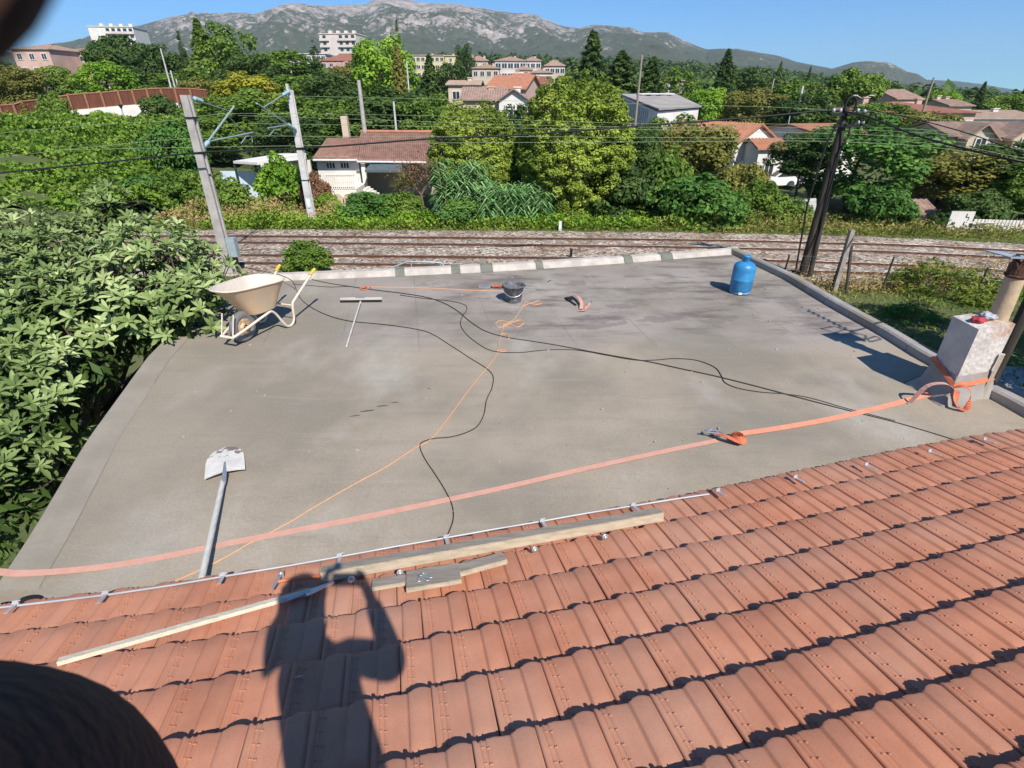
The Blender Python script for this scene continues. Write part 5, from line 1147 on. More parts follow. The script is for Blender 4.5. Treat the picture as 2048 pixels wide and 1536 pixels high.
for M4 in far_tiles:
    A = np.array(M4); b.add((co @ A[:3, :3].T + A[:3, 3]).tolist(), fcs, True)
part('tile_field', b, m_tile, tr_, 'tiles of the roof beyond the nearest three hundred', 'stuff')

b = MB(); b.grid(lambda u, v: tuple(tp(-3.7 + 11 * u, .02 + 3.9 * v, -.012)), 30, 6); b.grid(lambda u, v: tuple(tp(-3.7 + 11 * u, .02, -.012) + Vector((0, 0, -v * .5))), 30, 1); part('roof_deck', b, M('roof_deck', (.12, .09, .07), .9), tr_)
b = MB(); b.add([tp(-3.7, .1, -.3), tp(7.3, .1, -.3), tp(7.3, .1, 0) + Vector((0, 0, -4.3)), tp(-3.7, .1, 0) + Vector((0, 0, -4.3))], [(0, 1, 2, 3)]); part('wall', b, m_wall, tr_)
b = MB(); b.add([tp(-3.7, .05, -.02), tp(-3.7, 3.9, -.02), tp(-3.7, 3.9, 0) * 1 + Vector((0, 0, -6)), tp(-3.7, .05, 0) + Vector((0, 0, -4.3))], [(0, 1, 2, 3)]); part('wall', b, m_wall, tr_)
# eaves rail and brackets
m_alu = M('eaves_metal', (.50, .50, .52), .5, (.38, .38, .40), 5, metal=.2)
er = thing('eaves_rail', 'thin pale metal rail along the lower edge of the tiled roof', 'rail', tp(0, -.03))
for hr_, pts in zip((.092, .05, .04), ([(-40, 1222), (0, 1215), (120, 1201), (225, 1188), (340, 1171), (458, 1151), (567, 1133), (675, 1114), (790, 1093), (900, 1074), (990, 1058), (1080, 1043), (1175, 1026), (1270, 1011), (1350, 998), (1418, 988)], [(1452, 981), (1500, 973), (1522, 969)], [(1530, 967), (1620, 952), (1740, 929), (1865, 903), (1975, 880), (2060, 860)])):
    b = MB(); b.tube([TQ(x, y, hr_) for x, y in pts], .0072, 8); part('rail_tube', b, m_alu, er)
for x, y in ((30, 1212), (210, 1192), (446, 1155), (680, 1116), (893, 1079), (1086, 1046), (1268, 1014), (1438, 985), (1593, 958), (1735, 933), (1862, 906), (1972, 882)):
    p = TQ(x, y, .094); b = MB()
    b.box(p + V_ * .035 + NN * .006, (.022, .09, .003), Matrix((E_, V_, NN)).transposed()); b.box(p - V_ * .012 + NN * .015, (.03, .008, .03), Matrix((E_, V_, NN)).transposed()); b.tube([p - E_ * .02 - V_ * .01 + NN * .01, p + E_ * .02 - V_ * .02 + NN * .022], .006, 6)
    part('bracket', b, m_alu, er)
RT = Matrix((E_, V_, NN)).transposed()
# ------------------------------------------------------------------ timber on the tiles
def woodmat(nm, a, c): return M(nm, a, .85, c, 5, .35, 30, stretch=(1, 9, 9), detail=6)
m_wood1 = woodmat('shaded_weathered_board', (.40, .34, .27), (.26, .22, .18)); m_wood2 = woodmat('fresh_lath', (.72, .64, .50), (.58, .50, .38))
m_woodw = woodmat('beam_wood', (.52, .43, .32), (.38, .31, .22)); m_zinc = M('zinc_steel', (.62, .62, .62), .35, (.5, .5, .5), 10, metal=.7)
def board(name, label, c0, c1, wd, th_, mat, h0=.078, cat='plank', dz=0):
    a = TQ(c0[0], c0[1], h0); c = TQ(c1[0], c1[1], h0); d = c - a; x = d.normalized(); n3_ = NN; y = n3_.cross(x).normalized(); R_ = Matrix((x, y, n3_)).transposed()
    b = MB(); L = d.length; e = .004
    for dx, dy, dz_ in (((L, wd - 2 * e, th_)), ((L - 2 * e, wd, th_ - 2 * e))): b.box((a + c) / 2 + NN * (th_ / 2 + dz), (dx, dy, dz_), R_)
    o = part(name, b, m_woodw if mat is m_wood1 else mat); tag(o, label, cat)
    if mat is m_wood1: f_ = MB(); f_.box((a + c) / 2 + NN * (th_ + dz + .002), (L - .002, wd - .003, .004), R_); part('shaded_weathered_face', f_, m_wood1, o)  # weathered grey top; its colour also paints the shading between top and side
    return o
bmx = board('timber_beam', 'long weathered timber beam lying on the lowest tile rows', (645, 1158), (1322, 1037), .085, .06, m_wood1, cat='beam')
board('plank_offcut', 'small plank offcut left of the square board on the tiles', (745, 1175), (835, 1160), .085, .022, m_wood1)
board('plank_offcut', 'long narrow plank offcut right of the square board', (870, 1160), (1010, 1122), .095, .03, m_wood1, dz=.003)
board('square_board', 'square board with three steel rings lying on it', (814, 1172), (921, 1154), .185, .026, m_wood1, dz=.012, cat='board')
for px, py in ((703, 1157), (800, 1143), (1068, 1097), (1208, 1072)):
    p = TQ(px, py, .105); b = MB(); b.lathe([(0, .0), (.012, 0), (.02, .006), (.02, .014), (.012, .02), (.012, .03), (0, .03)], p, 10, RT @ Matrix.Rotation(-math.pi / 2, 3, 'X')); b.tube([p + E_ * .016 * math.cos(a) + NN * (.016 * math.sin(a) + .004) + V_ * .02 for a in np.linspace(0, 6.28, 12)], .005, 6)
    part('eye_bolt', b, m_zinc, bmx)
def link_ring(c, ang, label, h):
    b = MB(); pts = []
    for i in range(20):
        t = i / 20 * 2 * math.pi; x = .028 * math.cos(t) ; y = .012 * math.sin(t); x += .012 * (1 if math.cos(t) > 0 else -1)
        pts.append(c + (E_ * math.cos(ang) + V_ * math.sin(ang)) * x + (-E_ * math.sin(ang) + V_ * math.cos(ang)) * y + NN * (h + .003 * math.sin(t)))
    b.tube(pts, .0042, 8, closed=True); tag(part('steel_ring', b, m_zinc), label, 'ring', 'three steel rings on the square board')
c = TQ(850, 1157, .118)
link_ring(c - E_ * .018 + V_ * -.012, 2.1, 'left oval steel ring on the square board', .004); link_ring(c + E_ * .014 + V_ * -.010, .9, 'right oval steel ring on the square board', .010); link_ring(c + V_ * .02 - E_ * .004, 1.0, 'lowest oval steel ring on the square board, nearest the camera', .016)
# long pale lath and trowel-like end
a = TQ(118, 1328, .075); c = TQ(622, 1186, .08); x = (c - a).normalized(); y = NN.cross(x).normalized(); b = MB(); b.box((a + c) / 2 + NN * .012, ((c - a).length, .038, .022), Matrix((x, y, NN)).transposed())
o = part('wooden_lath', b, m_wood2); tag(o, 'long pale wooden lath lying across the tiles at lower left', 'lath')
a = TQ(610, 1186, .095); c = TQ(668, 1164, .095); x = (c - a).normalized(); y = NN.cross(x).normalized(); b = MB()
b.prism([a - y * .045, a + y * .012, c + y * .006, c - y * .012], NN * .006); b.tube([a - x * .0, a - x * .10 - y * .0], .014, 8); tag(part('trowel', b, m_zinc), 'flat steel trowel blade in the shadow at the end of the pale lath', 'trowel')
# hatchet
o = thing('roofing_hammer', 'roofing hammer with orange handle lying on the lowest tiles at left', 'hammer', TQ(560, 1165, .05))
a = TQ(556, 1163, 0.090); c = TQ(640, 1153, 0.090); b = MB(); b.tube([a, a.lerp(c, .5) + NN * .004, c], [.010, .011, .013], 8); part('handle', b, M('orange_plastic', (.75, .22, .10), .5), o)
b = MB(); q0, q1, q2 = TQ(562, 1148, 0.095), TQ(553, 1163, 0.095), TQ(545, 1180, 0.095); b.tube([q0, q1], [.011, .013], 8); b.tube([q1, q1.lerp(q2, .6), q2], [.013, .009, .003], 8, flat=1); b.box(q0, (.032, .02, .03), RT); part('head', b, m_zinc, o)
c = TQ(598, 1353, 0.090); b = MB(); b.add([c + E_ * -.02, c + V_ * .012 + NN * .006, c + E_ * .02, c - V_ * .008], [(0, 1, 2, 3)]); b.add([c + E_ * -.02 - NN * .002, c + V_ * .012 + NN * .003, c + E_ * .02 - NN * .002, c - V_ * .008 - NN * .002], [(3, 2, 1, 0)]); tag(part('dry_leaf', b, M('pale_leaf', (.5, .48, .45), .7)), 'small pale dry leaf on a tile in the photographer shadow', 'leaf')
# ------------------------------------------------------------------ loquat tree at the left
def loquat():
    rng = np.random.default_rng(42)
    L = [(50, 520, 8.6, .9), (150, 560, 8.3, .95), (235, 458, 8.9, .55), (222, 412, 9.2, .36), (320, 535, 8.1, .75), (395, 545, 7.7, .55), (425, 585, 7.3, .48), (60, 620, 7.3, 1.1), (180, 620, 7.2, 1.0), (300, 600, 6.9, .9), (378, 625, 6.55, .55), (345, 665, 6.3, .38), (60, 700, 6.1, 1.0), (160, 700, 6.1, .8), (250, 650, 6.4, .75), (30, 820, 5.1, .75), (105, 800, 5.2, .55), (165, 745, 5.6, .45), (200, 740, 5.7, .3), (15, 940, 4.4, .55), (70, 880, 4.7, .36), (110, 850, 4.9, .33), (0, 1040, 3.8, .42), (45, 985, 4.1, .34), (-15, 1090, 3.45, .34), (-60, 1000, 4.0, .6), (-120, 640, 6.5, 1.3), (-100, 820, 5.2, 1.0), (-60, 560, 8, 1.1)]
    C = np.array([list(Q(a, b_, c)) for a, b_, c, r in L]); Rr = np.array([q[3] for q in L]); cam_ = np.array([0, 0, H])
    pr = Rr ** 2 / (Rr ** 2).sum(); N = 2500; k = rng.choice(len(L), N, p=pr); d = unit(rng, N) + np.array([.15, -.35, .45]); d /= np.linalg.norm(d, axis=1, keepdims=True)
    pos = C[k] + d * (Rr[k] * rng.uniform(.72, 1.06, N))[:, None]
    # keep rosettes near the visible surface, drop those deep inside other lumps
    ins_ = np.zeros(N, int)
    for c, r in zip(C, Rr): ins_ += (np.linalg.norm(pos - c, axis=1) < r * .78)
    keep = ins_ < 1
    # clear the roof: no rosette under or on it
    keep &= ~((pos[:, 2] < .12) & (pos[:, 0] > -4.9 + (6 - pos[:, 1]) * .14))
    pos = pos[keep]; d = d[keep]; N = len(pos)
    st = [(0, .12, 0), (.28, .8, .012), (.62, 1.0, .012), (.88, .55, -.01), (1, .04, -.025)]
    quads = []; mats = []
    for i in range(N):
        ax = Vector(d[i]) + Vector((0, 0, .5)); ax.normalize(); t1 = ax.orthogonal().normalized(); t2 = ax.cross(t1); c = Vector(pos[i]); n = rng.integers(8, 12); ph = rng.uniform(0, 6.28)
        for j in range(n):
            a = ph + j * 2.399; el = .95 - .85 * (j / n) + rng.uniform(-.15, .15); L_ = rng.uniform(.10, .185) * (1 if j > 2 else .75)
            u = (t1 * math.cos(a) + t2 * math.sin(a)) * math.cos(el) + ax * math.sin(el) * .9 + Vector((0, 0, -.12 * (j / n))); u.normalize()
            v = u.cross(ax); v = v.normalized() if v.length > .05 else t1; w_ = v.cross(u)
            if w_.dot(ax) < 0: w_ = -w_
            mats.append(Matrix(((u.x * L_, v.x * L_, w_.x * L_, c.x), (u.y * L_, v.y * L_, w_.y * L_, c.y), (u.z * L_, v.z * L_, w_.z * L_, c.z), (0, 0, 0, 1))))
    vs = []
    for t, wd, z in st: vs += [(t, -.15 * wd, z * 2.5 + .045 * wd), (t, 0, z * 2.5), (t, .15 * wd, z * 2.5 + .045 * wd)]
    fs = [(i * 3 + k_, (i + 1) * 3 + k_, (i + 1) * 3 + k_ + 1, i * 3 + k_ + 1) for i in range(4) for k_ in range(2)]
    b = MB(); b.add(vs, fs, True); lm_ = b.mesh('leaf', LM['loquat'])
    o = thing('loquat_tree', 'large loquat tree with big grey green leaves overhanging the left roof edge', 'tree', (-6.5, 6.3, GZ))
    inv_ = wm(o).inverted()
    proj = []
    for m in mats:
        p = m @ Vector((.5, 0, 0)); q = p - Vector((0, 0, H)); b_ = q.y * CP - q.z * SP; c_ = q.y * SP + q.z * CP; x = CX + F * q.x / b_; y = CY - F * c_ / b_
        dd = q.length; vis = -10 < x < 500 and 360 < y < 1130; fac = abs((m @ Vector((0, 0, 1)) - m @ Vector((0, 0, 0))).normalized().dot(q.normalized()))
        proj.append((dd / (m.to_scale().x * (.4 + fac))) if vis else 1e6 + dd)
    order = np.argsort(proj); near = set(order[:300].tolist())
    A = np.array([np.array(m) for i, m in enumerate(mats) if i not in near]); base = np.array(vs)
    W_ = np.einsum('nij,vj->nvi', A[:, :3, :3], base) + A[:, None, :3, 3]
    n = len(A); me = bpy.data.meshes.new('foliage'); me.vertices.add(n * 15); me.vertices.foreach_set('co', W_.reshape(-1).astype(np.float32))
    idx = (np.array(fs)[None] + (np.arange(n) * 15)[:, None, None]).reshape(-1).astype(np.int32)
    me.loops.add(len(idx)); me.loops.foreach_set('vertex_index', idx); me.polygons.add(n * 8); me.polygons.foreach_set('loop_start', np.arange(0, n * 32, 4, dtype=np.int32))
    me.update(calc_edges=True); me.materials.append(LM['loquat']); f = link('foliage', me, o); f['kind'] = 'stuff'
    for i in near: q = link('leaf', lm_, o); q.matrix_parent_inverse = inv_; q.matrix_basis = mats[i]
    # inner twigs; inner leaves get a darker green that paints the crown's shade
    b = MB(); root = Vector((-6.6, 6.4, GZ)); b.tube([root, root + Vector((.1, 0, 1.6)), root + Vector((.3, .1, 2.8))], [.2, .16, .13], 8)
    for c, r in zip(C, Rr):
        c = Vector(c); b.tube([root + Vector((.3, .1, 2.6)), (root + Vector((.3, .1, 2.6))).lerp(c, .5) + Vector((0, 0, -.25)), c], [.07, .045, .02], 6)
    for i in range(0, N, 3):
        c = Vector(pos[i]); e = min(C, key=lambda q: (Vector(q) - c).length); b.tube([Vector(e), Vector(e).lerp(c, .6) + Vector((0, 0, -.04)), c], [.016, .011, .006], 4, caps=False)
    part('trunk', b, bark, o)
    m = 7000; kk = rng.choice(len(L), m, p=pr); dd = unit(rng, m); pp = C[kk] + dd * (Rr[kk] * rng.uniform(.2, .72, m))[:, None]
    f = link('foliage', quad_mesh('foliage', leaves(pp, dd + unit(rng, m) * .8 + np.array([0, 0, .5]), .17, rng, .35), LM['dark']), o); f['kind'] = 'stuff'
loquat()

# ------------------------------------------------------------------ things on the flat roof
def ribbon(b, pts, w_, th_=.0035, nrm=None):
    pts = [Vector(p) for p in pts]; vs = []
    for i, p in enumerate(pts):
        t = (pts[min(i + 1, len(pts) - 1)] - pts[max(i - 1, 0)]).normalized(); up = Vector(nrm[i]) if nrm else Vector((0, 0, 1)); s = t.cross(up).normalized(); n = s.cross(t).normalized()
        for a, c in ((-1, 0), (1, 0), (1, 1), (-1, 1)): vs.append(p + s * a * w_ / 2 + n * c * th_)
    fs = [(i * 4 + k, i * 4 + (k + 1) % 4, (i + 1) * 4 + (k + 1) % 4, (i + 1) * 4 + k) for i in range(len(pts) - 1) for k in range(4)]
    b.add(vs, fs + [(3, 2, 1, 0), tuple(len(vs) - 4 + k for k in range(4))]); return b
m_strap = M('orange_webbing', (.66, .36, .28), .8, (.58, .31, .235), 12, .3, 300)
m_strapd = M('orange_webbing_deep', (.66, .20, .10), .75, (.50, .13, .07), 12, .3, 300)
m_string = M('orange_string', (.72, .36, .19), .8, (.62, .30, .15), 30)
m_cable = M('black_cable', (.020, .019, .019), .55, (.035, .033, .03), 8)
st_pts = [(-40, 1142), (0, 1144), (40, 1147), (120, 1143), (220, 1132), (330, 1113), (440, 1090), (560, 1067), (700, 1040), (850, 1009), (1000, 977), (1150, 942), (1290, 911), (1434, 881)]
o = thing('long_strap', 'long faded orange ratchet strap lying across the flat roof to the chimney', 'strap', P(850, 1009))
b = MB(); ribbon(b, smooth_line([P(x, y, .006 + .055 * max(0, min(1, (150 - x) / 90))) for x, y in st_pts], 5), .052); part('webbing', b, m_strap, o)
b = MB(); ribbon(b, smooth_line([P(1478, 868, .012), P(1560, 856, .01), P(1660, 838, .012), P(1760, 815, .016), P(1850, 791, .03), P(1900, 777, .12), P(1925, 772, .19)], 5), .068); part('webbing', b, M('orange_webbing_bright', (.80, .34, .22), .75, (.72, .29, .18), 12, .3, 300), o, 'brighter part running to the chimney')
rt = P(1450, 882, .02)
b = MB(); xx = (P(1478, 870) - P(1434, 882)).normalized(); yy = Vector((-xx.y, xx.x, 0)); R3 = Matrix((xx, yy, Vector((0, 0, 1)))).transposed()
b.box(rt + Vector((-.02, .09, .015)), (.10, .012, .03), R3); b.box(rt + Vector((-.05, .10, .02)), (.012, .10, .03), R3); b.tube([rt + yy * .16 - xx * .12 + Vector((0, 0, .03)), rt + yy * .06 - xx * .02 + Vector((0, 0, .05))], .009, 6); b.tube([rt + yy * .17 - xx * .06 + Vector((0, 0, .03)), rt + yy * .08 + xx * .02 + Vector((0, 0, .05))], .009, 6); b.tube([rt + yy * .14 - xx * .09 + Vector((0, 0, .04)), rt + yy * .16 - xx * .02 + Vector((0, 0, .04))], .011, 8)
part('ratchet', b, m_zinc, o)
b = MB(); ribbon(b, smooth_line([rt + yy * .10 - xx * .04 + Vector((0, 0, .03)), rt + Vector((0, 0, .05)), rt - yy * .06 + xx * .05 + Vector((0, 0, .03)), rt - yy * .10 + xx * .10 + Vector((0, 0, .012))], 5), .05); c = rt + xx * .12 - yy * .03
b2 = MB()
for k, r in enumerate((.055, .042, .03)):
    pts = [c + xx * r * math.cos(a) + yy * r * 1.25 * math.sin(a) + Vector((0, 0, .03)) for a in np.linspace(0, 5.9, 18)]; ribbon(b2, pts, .05, .003, [(p - c).normalized() for p in pts])
part('webbing', b, m_strapd, o, 'twisted bundle end'); part('coil', b2, m_strapd, o, 'rolled up tail of the strap')
q = P(14, 1172, .01); b = MB(); b.tube([q + Vector((-.05, .06, 0)), q + Vector((.04, .02, .01)), q + Vector((.05, -.03, .02)), q + Vector((-.01, -.06, .02)), q + Vector((-.04, -.03, .01))], .008, 6); tag(part('strap_hook', b, m_zinc), 'metal strap hook lying at the left edge near the eaves rail', 'hook')
# string
def line(name, label, pts, r, mat, cat, z=.006, group=None):
    b = MB(); b.tube(smooth_line([P(x, y, z) for x, y in pts], 5), r, 6); return tag(part(name, b, mat), label, cat, group)
o = thing('orange_string', 'thin orange string running from the bucket across the roof to the lower left', 'string', P(850, 880))
b = MB(); b.tube(smooth_line([P(x, y, .006) for x, y in [(1052, 603), (1046, 612), (1036, 628), (1026, 640), (1010, 650), (1004, 664), (999, 684), (996, 702), (985, 722), (960, 752), (930, 790), (895, 838), (860, 880), (835, 893), (805, 912), (770, 935), (720, 962), (670, 990), (625, 1016), (590, 1038), (550, 1060), (500, 1086), (455, 1112), (410, 1135), (350, 1162)]], 5), .0042, 6); part('string', b, m_string, o)
for pts in ([(1022, 646), (1000, 655), (991, 649), (1000, 641), (1020, 645), (1040, 640), (1047, 646), (1035, 654), (1018, 648), (1005, 650), (1015, 653)], [(1046, 612), (1062, 606), (1078, 602), (1082, 607), (1070, 609), (1050, 604)], [(1002, 668), (1012, 668), (1018, 674), (1016, 678)], [(994, 702), (1005, 700), (1012, 702), (1000, 704)]):
    b = MB(); b.tube(smooth_line([P(x, y, .009) for x, y in pts], 4), .0062, 6); part('knot_loop', b, m_string, o)
o = thing('short_orange_string', 'orange string stretched between the cable and the bucket near the far edge', 'string', P(870, 577))
b = MB(); b.tube(smooth_line([P(x, y, .006) for x, y in [(722, 576), (735, 574), (800, 575), (870, 577), (930, 580), (985, 582), (1008, 582)]], 4), .0065, 6); part('string', b, m_string, o)
b = MB(); b.tube(smooth_line([P(x, y, .01) for x, y in [(720, 577), (728, 573), (735, 577), (728, 580), (722, 577), (738, 573), (742, 577)]], 4), .010, 6); part('knot', b, m_strapd, o)
line('black_cable', 'longest black cable crossing the roof diagonally from the wheelbarrow to the right', [(607, 551), (622, 558), (650, 565), (700, 573), (750, 580), (800, 586), (850, 594), (885, 605), (915, 622), (940, 643), (970, 662), (1010, 674), (1060, 682), (1110, 690), (1180, 703), (1240, 714), (1300, 724), (1360, 737), (1430, 752), (1510, 772), (1600, 796), (1700, 822), (1780, 842), (1850, 862), (1930, 887)], .0072, m_cable, 'cable', group='black cables on the roof')
line('black_cable', 'black cable curving in a big bend left of the orange string down to the eaves', [(588, 566), (593, 580), (602, 598), (625, 616), (660, 632), (700, 642), (760, 648), (820, 656), (860, 666), (900, 690), (940, 716), (972, 736), (986, 752), (984, 775), (973, 800), (968, 828), (955, 852), (930, 866), (900, 874), (868, 877), (845, 884), (840, 895), (850, 918), (870, 948), (890, 980), (904, 1010), (906, 1040), (893, 1074)], .0046, m_cable, 'cable', group='black cables on the roof')
line('black_cable', 'black cable making a side loop beside the bucket string and a wave at right', [(800, 590), (850, 597), (900, 602), (930, 610), (933, 620), (925, 632), (921, 648), (930, 665), (950, 683), (985, 702), (1040, 705), (1090, 700), (1150, 700), (1210, 710), (1270, 720), (1310, 720), (1350, 717), (1395, 721), (1430, 735), (1443, 752), (1450, 765), (1475, 776), (1520, 784), (1570, 788), (1620, 796), (1690, 816), (1790, 842)], .0052, m_cable, 'cable', group='black cables on the roof')
line('black_cable', 'short black cable piece leading from the wheelbarrow handle towards the orange knot', [(585, 568), (620, 571), (660, 574), (700, 573), (722, 577)], .005, m_cable, 'cable', group='black cables on the roof')
line('black_cable', 'black cable hanging over the far parapet at the wheelbarrow', [(480, 533), (520, 541), (560, 550), (582, 560), (588, 566)], .006, m_cable, 'cable', z=.16, group='black cables on the roof')
# squeegee
m_stick = M('pale_stick', (.60, .57, .54), .7, (.48, .45, .42), 8)
o = thing('floor_squeegee', 'long handled floor squeegee lying on the roof right of the wheelbarrow', 'squeegee', P(722, 600))
a, c = P(681, 599, .035), P(764, 598, .035); x = (c - a).normalized(); R3 = Matrix((x, Vector((-x.y, x.x, 0)), Vector((0, 0, 1)))).transposed(); b = MB(); b.box((a + c) / 2, ((c - a).length, .05, .045), R3); part('head', b, M('squeegee_wood', (.62, .55, .48), .8, (.5, .44, .38), 6), o)
b = MB(); b.box((a + c) / 2 + Vector((0, -.03, -.022)), ((c - a).length, .012, .04), R3); part('rubber_blade', b, m_black, o)
b = MB(); b.box((a + c) / 2 + Vector((-.01, 0, .028)), (.14, .045, .012), R3); part('socket', b, m_zinc, o)
b = MB(); b.tube([P(721, 603, .06), P(693, 693, .014)], .0125, 8); part('handle', b, m_stick, o)
# shovel
def shmat():
    m = M('shovel_blade', (.74, .71, .66), .7, (.60, .56, .52), 9, .3, 50); n = m.node_tree.nodes; l = m.node_tree.links; bs = n['Principled BSDF']; prev = bs.inputs['Base Color'].links[0].from_socket
    tc = n.new('ShaderNodeTexCoord'); nz = n.new('ShaderNodeTexNoise'); nz.inputs['Scale'].default_value = 22; nz.inputs['Detail'].default_value = 7; l.new(tc.outputs['Object'], nz.inputs[0])
    sp = n.new('ShaderNodeSeparateXYZ'); l.new(tc.outputs['Object'], sp.inputs[0]); mr = n.new('ShaderNodeMapRange'); mr.inputs[1].default_value = 3.55; mr.inputs[2].default_value = 3.95; mr.inputs[3].default_value = -.18; mr.inputs[4].default_value = .3; l.new(sp.outputs[1], mr.inputs[0])
    ad = n.new('ShaderNodeMath'); ad.operation = 'ADD'; l.new(nz.outputs[0], ad.inputs[0]); l.new(mr.outputs[0], ad.inputs[1]); m2 = n.new('ShaderNodeMapRange'); m2.inputs[1].default_value = .6; m2.inputs[2].default_value = .68; l.new(ad.outputs[0], m2.inputs[0])
    mx = n.new('ShaderNodeMix'); mx.data_type = 'RGBA'; l.new(m2.outputs[0], mx.inputs[0]); l.new(prev, mx.inputs[6]); mx.inputs[7].default_value = (.22, .17, .155, 1); l.new(mx.outputs[2], bs.inputs['Base Color']); return m
o = thing('shovel', 'round point shovel with cement stained blade and pale wooden handle lying on the roof', 'shovel', P(450, 950))
out = [(450, 893), (430, 899), (421, 918), (418, 935), (416, 953), (434, 950), (449, 947), (470, 944), (488, 938), (484, 920), (474, 903), (462, 896)]
tipv = P(450, 893, .012); bs0 = P(450, 948, .04); ax = bs0 - tipv; wd = ax.cross(Vector((0, 0, 1))).normalized() * -1
b = MB()
def blade(u, v):
    s = u * 2 - 1; t = v; hw = .148 * (1 - (1 - min(1, t / .55)) ** 2.2) ** .5 if t < .55 else .148 + .004 * (t - .55)
    p = tipv + ax * t * 1.0 + wd * s * hw; p.z = .008 + .03 * t + .022 * (1 - s * s) * min(1, t * 1.6) + .01 * math.exp(-(s / .13) ** 2) * t; return p
b.grid(blade, 16, 12, True); b.grid(lambda u, v: blade(u, v) - Vector((0, 0, .004)), 16, 12, True); part('blade', b, shmat(), o)
b = MB(); b.tube([P(450, 925, .05), P(449, 948, .062), P(446, 968, .05)], [.010, .019, .021], 8); part('socket', b, m_zinc, o)
b = MB(); e0, e1 = P(447, 958, .05), P(403, 1158, .10); b.tube([e0, (e0 + e1) / 2, e1], [.0195, .021, .022], 10); part('handle', b, M('grey_wood_handle', (.62, .61, .56), .8, (.48, .47, .43), 8, .3, 40, stretch=(6, 1, 1)), o)
# gas bottle
c = P(1479, 585); m_gas = M('blue_enamel', (.02, .17, .40), .42, (.05, .27, .50), 7, .05, 40, spec=.5); m_scuff = M('scuffed_foot', (.35, .42, .48), .6, (.04, .2, .42), 14)
o = thing('gas_bottle', 'blue gas bottle standing near the right parapet of the flat roof', 'gas bottle', c)
b = MB(); b.lathe([(0, .03), (.14, .03), (.158, .05), (.165, .07), (.165, .215), (.168, .22), (.168, .232), (.165, .237), (.165, .385), (.16, .425), (.14, .46), (.10, .485), (.06, .497), (0, .5)], c, 32); part('tank', b, m_gas, o)
b = MB(); b.lathe([(.135, 0), (.15, 0), (.15, .045), (.135, .045)], c, 28); part('foot_ring', b, m_scuff, o)
b = MB(); b.lathe([(.045, .49), (.052, .50), (.052, .56), (.06, .565), (.06, .59), (.035, .6), (.03, .57), (0, .57)], c, 18); part('valve_guard', b, m_gas, o)
for k in range(3): b = MB(); a = k * 2.1 - 1.9; b.box(c + Vector((.152 * math.cos(a), .152 * math.sin(a), .03)), (.05, .012, .035), rz(a + math.pi / 2)); part('foot_tab', b, M('plate_white', (.8, .8, .8), .5), o)
# bucket
c = P(1027, 603); m_bkt = M('cement_bucket', (.06, .062, .07), .7, (.22, .22, .24), 14, .3, 40, detail=8)
o = thing('builders_bucket', 'black rubber bucket with grey cement splashes among orange cords', 'bucket', c)
b = MB(); b.lathe([(0, .004), (.112, 0), (.115, .01), (.155, .24), (.165, .245), (.166, .265), (.155, .268), (.146, .24), (.108, .02), (0, .015)], c, 28); part('body', b, m_bkt, o)
b = MB(); b.tube([c + Vector((.165 * math.cos(a), .165 * math.sin(a) * 1 - .06 * math.sin(a) ** 2 * 0, .245 - .12 * max(0, -math.sin(a)))) for a in np.linspace(math.pi, 2 * math.pi, 16)], .006, 6); part('wire_handle', b, m_zinc, o)
for s in (-1, 1): b = MB(); b.box(c + Vector((s * .167, 0, .245)), (.012, .04, .04)); part('handle_lug', b, m_black, o)
b = MB(); b.lathe([(0, .10), (.10, .10), (.12, .115)], c, 20); part('cement_residue', b, M('cement_residue', (.25, .25, .25), .95), o)
# strap bundles
def bundle(px, py, label, seed, big=1.0, flatb=True):
    c = P(px, py); o = thing('ratchet_strap', label, 'strap', c, 0, 'bundled orange ratchet straps'); r = random.Random(seed)
    return c, o
c, o = bundle(1000, 576, 'tangled orange strap with ratchet lying left of the bucket', 3)
b = MB()
for k in range(4):
    a0 = rnd.uniform(0, 3); pts = [c + Vector((-.02 + .1 * math.cos(a) * (1 - k * .12) + .03 * k, .035 * math.sin(a * 1.7 + a0), .02 + .02 * abs(math.sin(a * 1.3 + k)))) for a in np.linspace(0, 5.5, 14)]; ribbon(b, pts, .03, .003)
part('webbing', b, m_strapd, o)
b = MB(); b.box(c + Vector((-.26, .03, .025)), (.17, .03, .03), rz(-.15)); b.box(c + Vector((-.26, -.03, .02)), (.17, .014, .03), rz(-.15)); b.tube([c + Vector((-.17, .05, .03)), c + Vector((-.17, -.05, .03))], .014, 8); part('ratchet', b, m_zinc, o)
c, o = bundle(1160, 608, 'orange strap band arched between two ratchet parts in the middle of the far half', 4)
b = MB(); A = P(1147, 592, .03); B_ = P(1162, 618, .02); ribbon(b, smooth_line([A, A.lerp(B_, .3) + Vector((.03, 0, .05)), A.lerp(B_, .7) + Vector((.04, 0, .04)), B_], 5), .05); ribbon(b, smooth_line([B_, P(1172, 616, .05), P(1180, 606, .04)], 4), .045); ribbon(b, smooth_line([P(1155, 622, .01), P(1168, 620, .03), P(1175, 612, .03)], 4), .05); part('webbing', b, m_strap, o)
b = MB(); b.tube([P(1130, 596, .02), P(1146, 593, .045)], .012, 6); b.tube([P(1130, 596, .02), P(1152, 610, .02)], .012, 6); b.box(P(1139, 598, .03), (.09, .04, .03), rz(.5)); part('ratchet', b, m_black, o)
b = MB(); b.box(P(1178, 607, .03), (.10, .012, .035), rz(1.0)); b.box(P(1183, 603, .03), (.05, .03, .03), rz(1.0)); part('buckle', b, m_zinc, o)
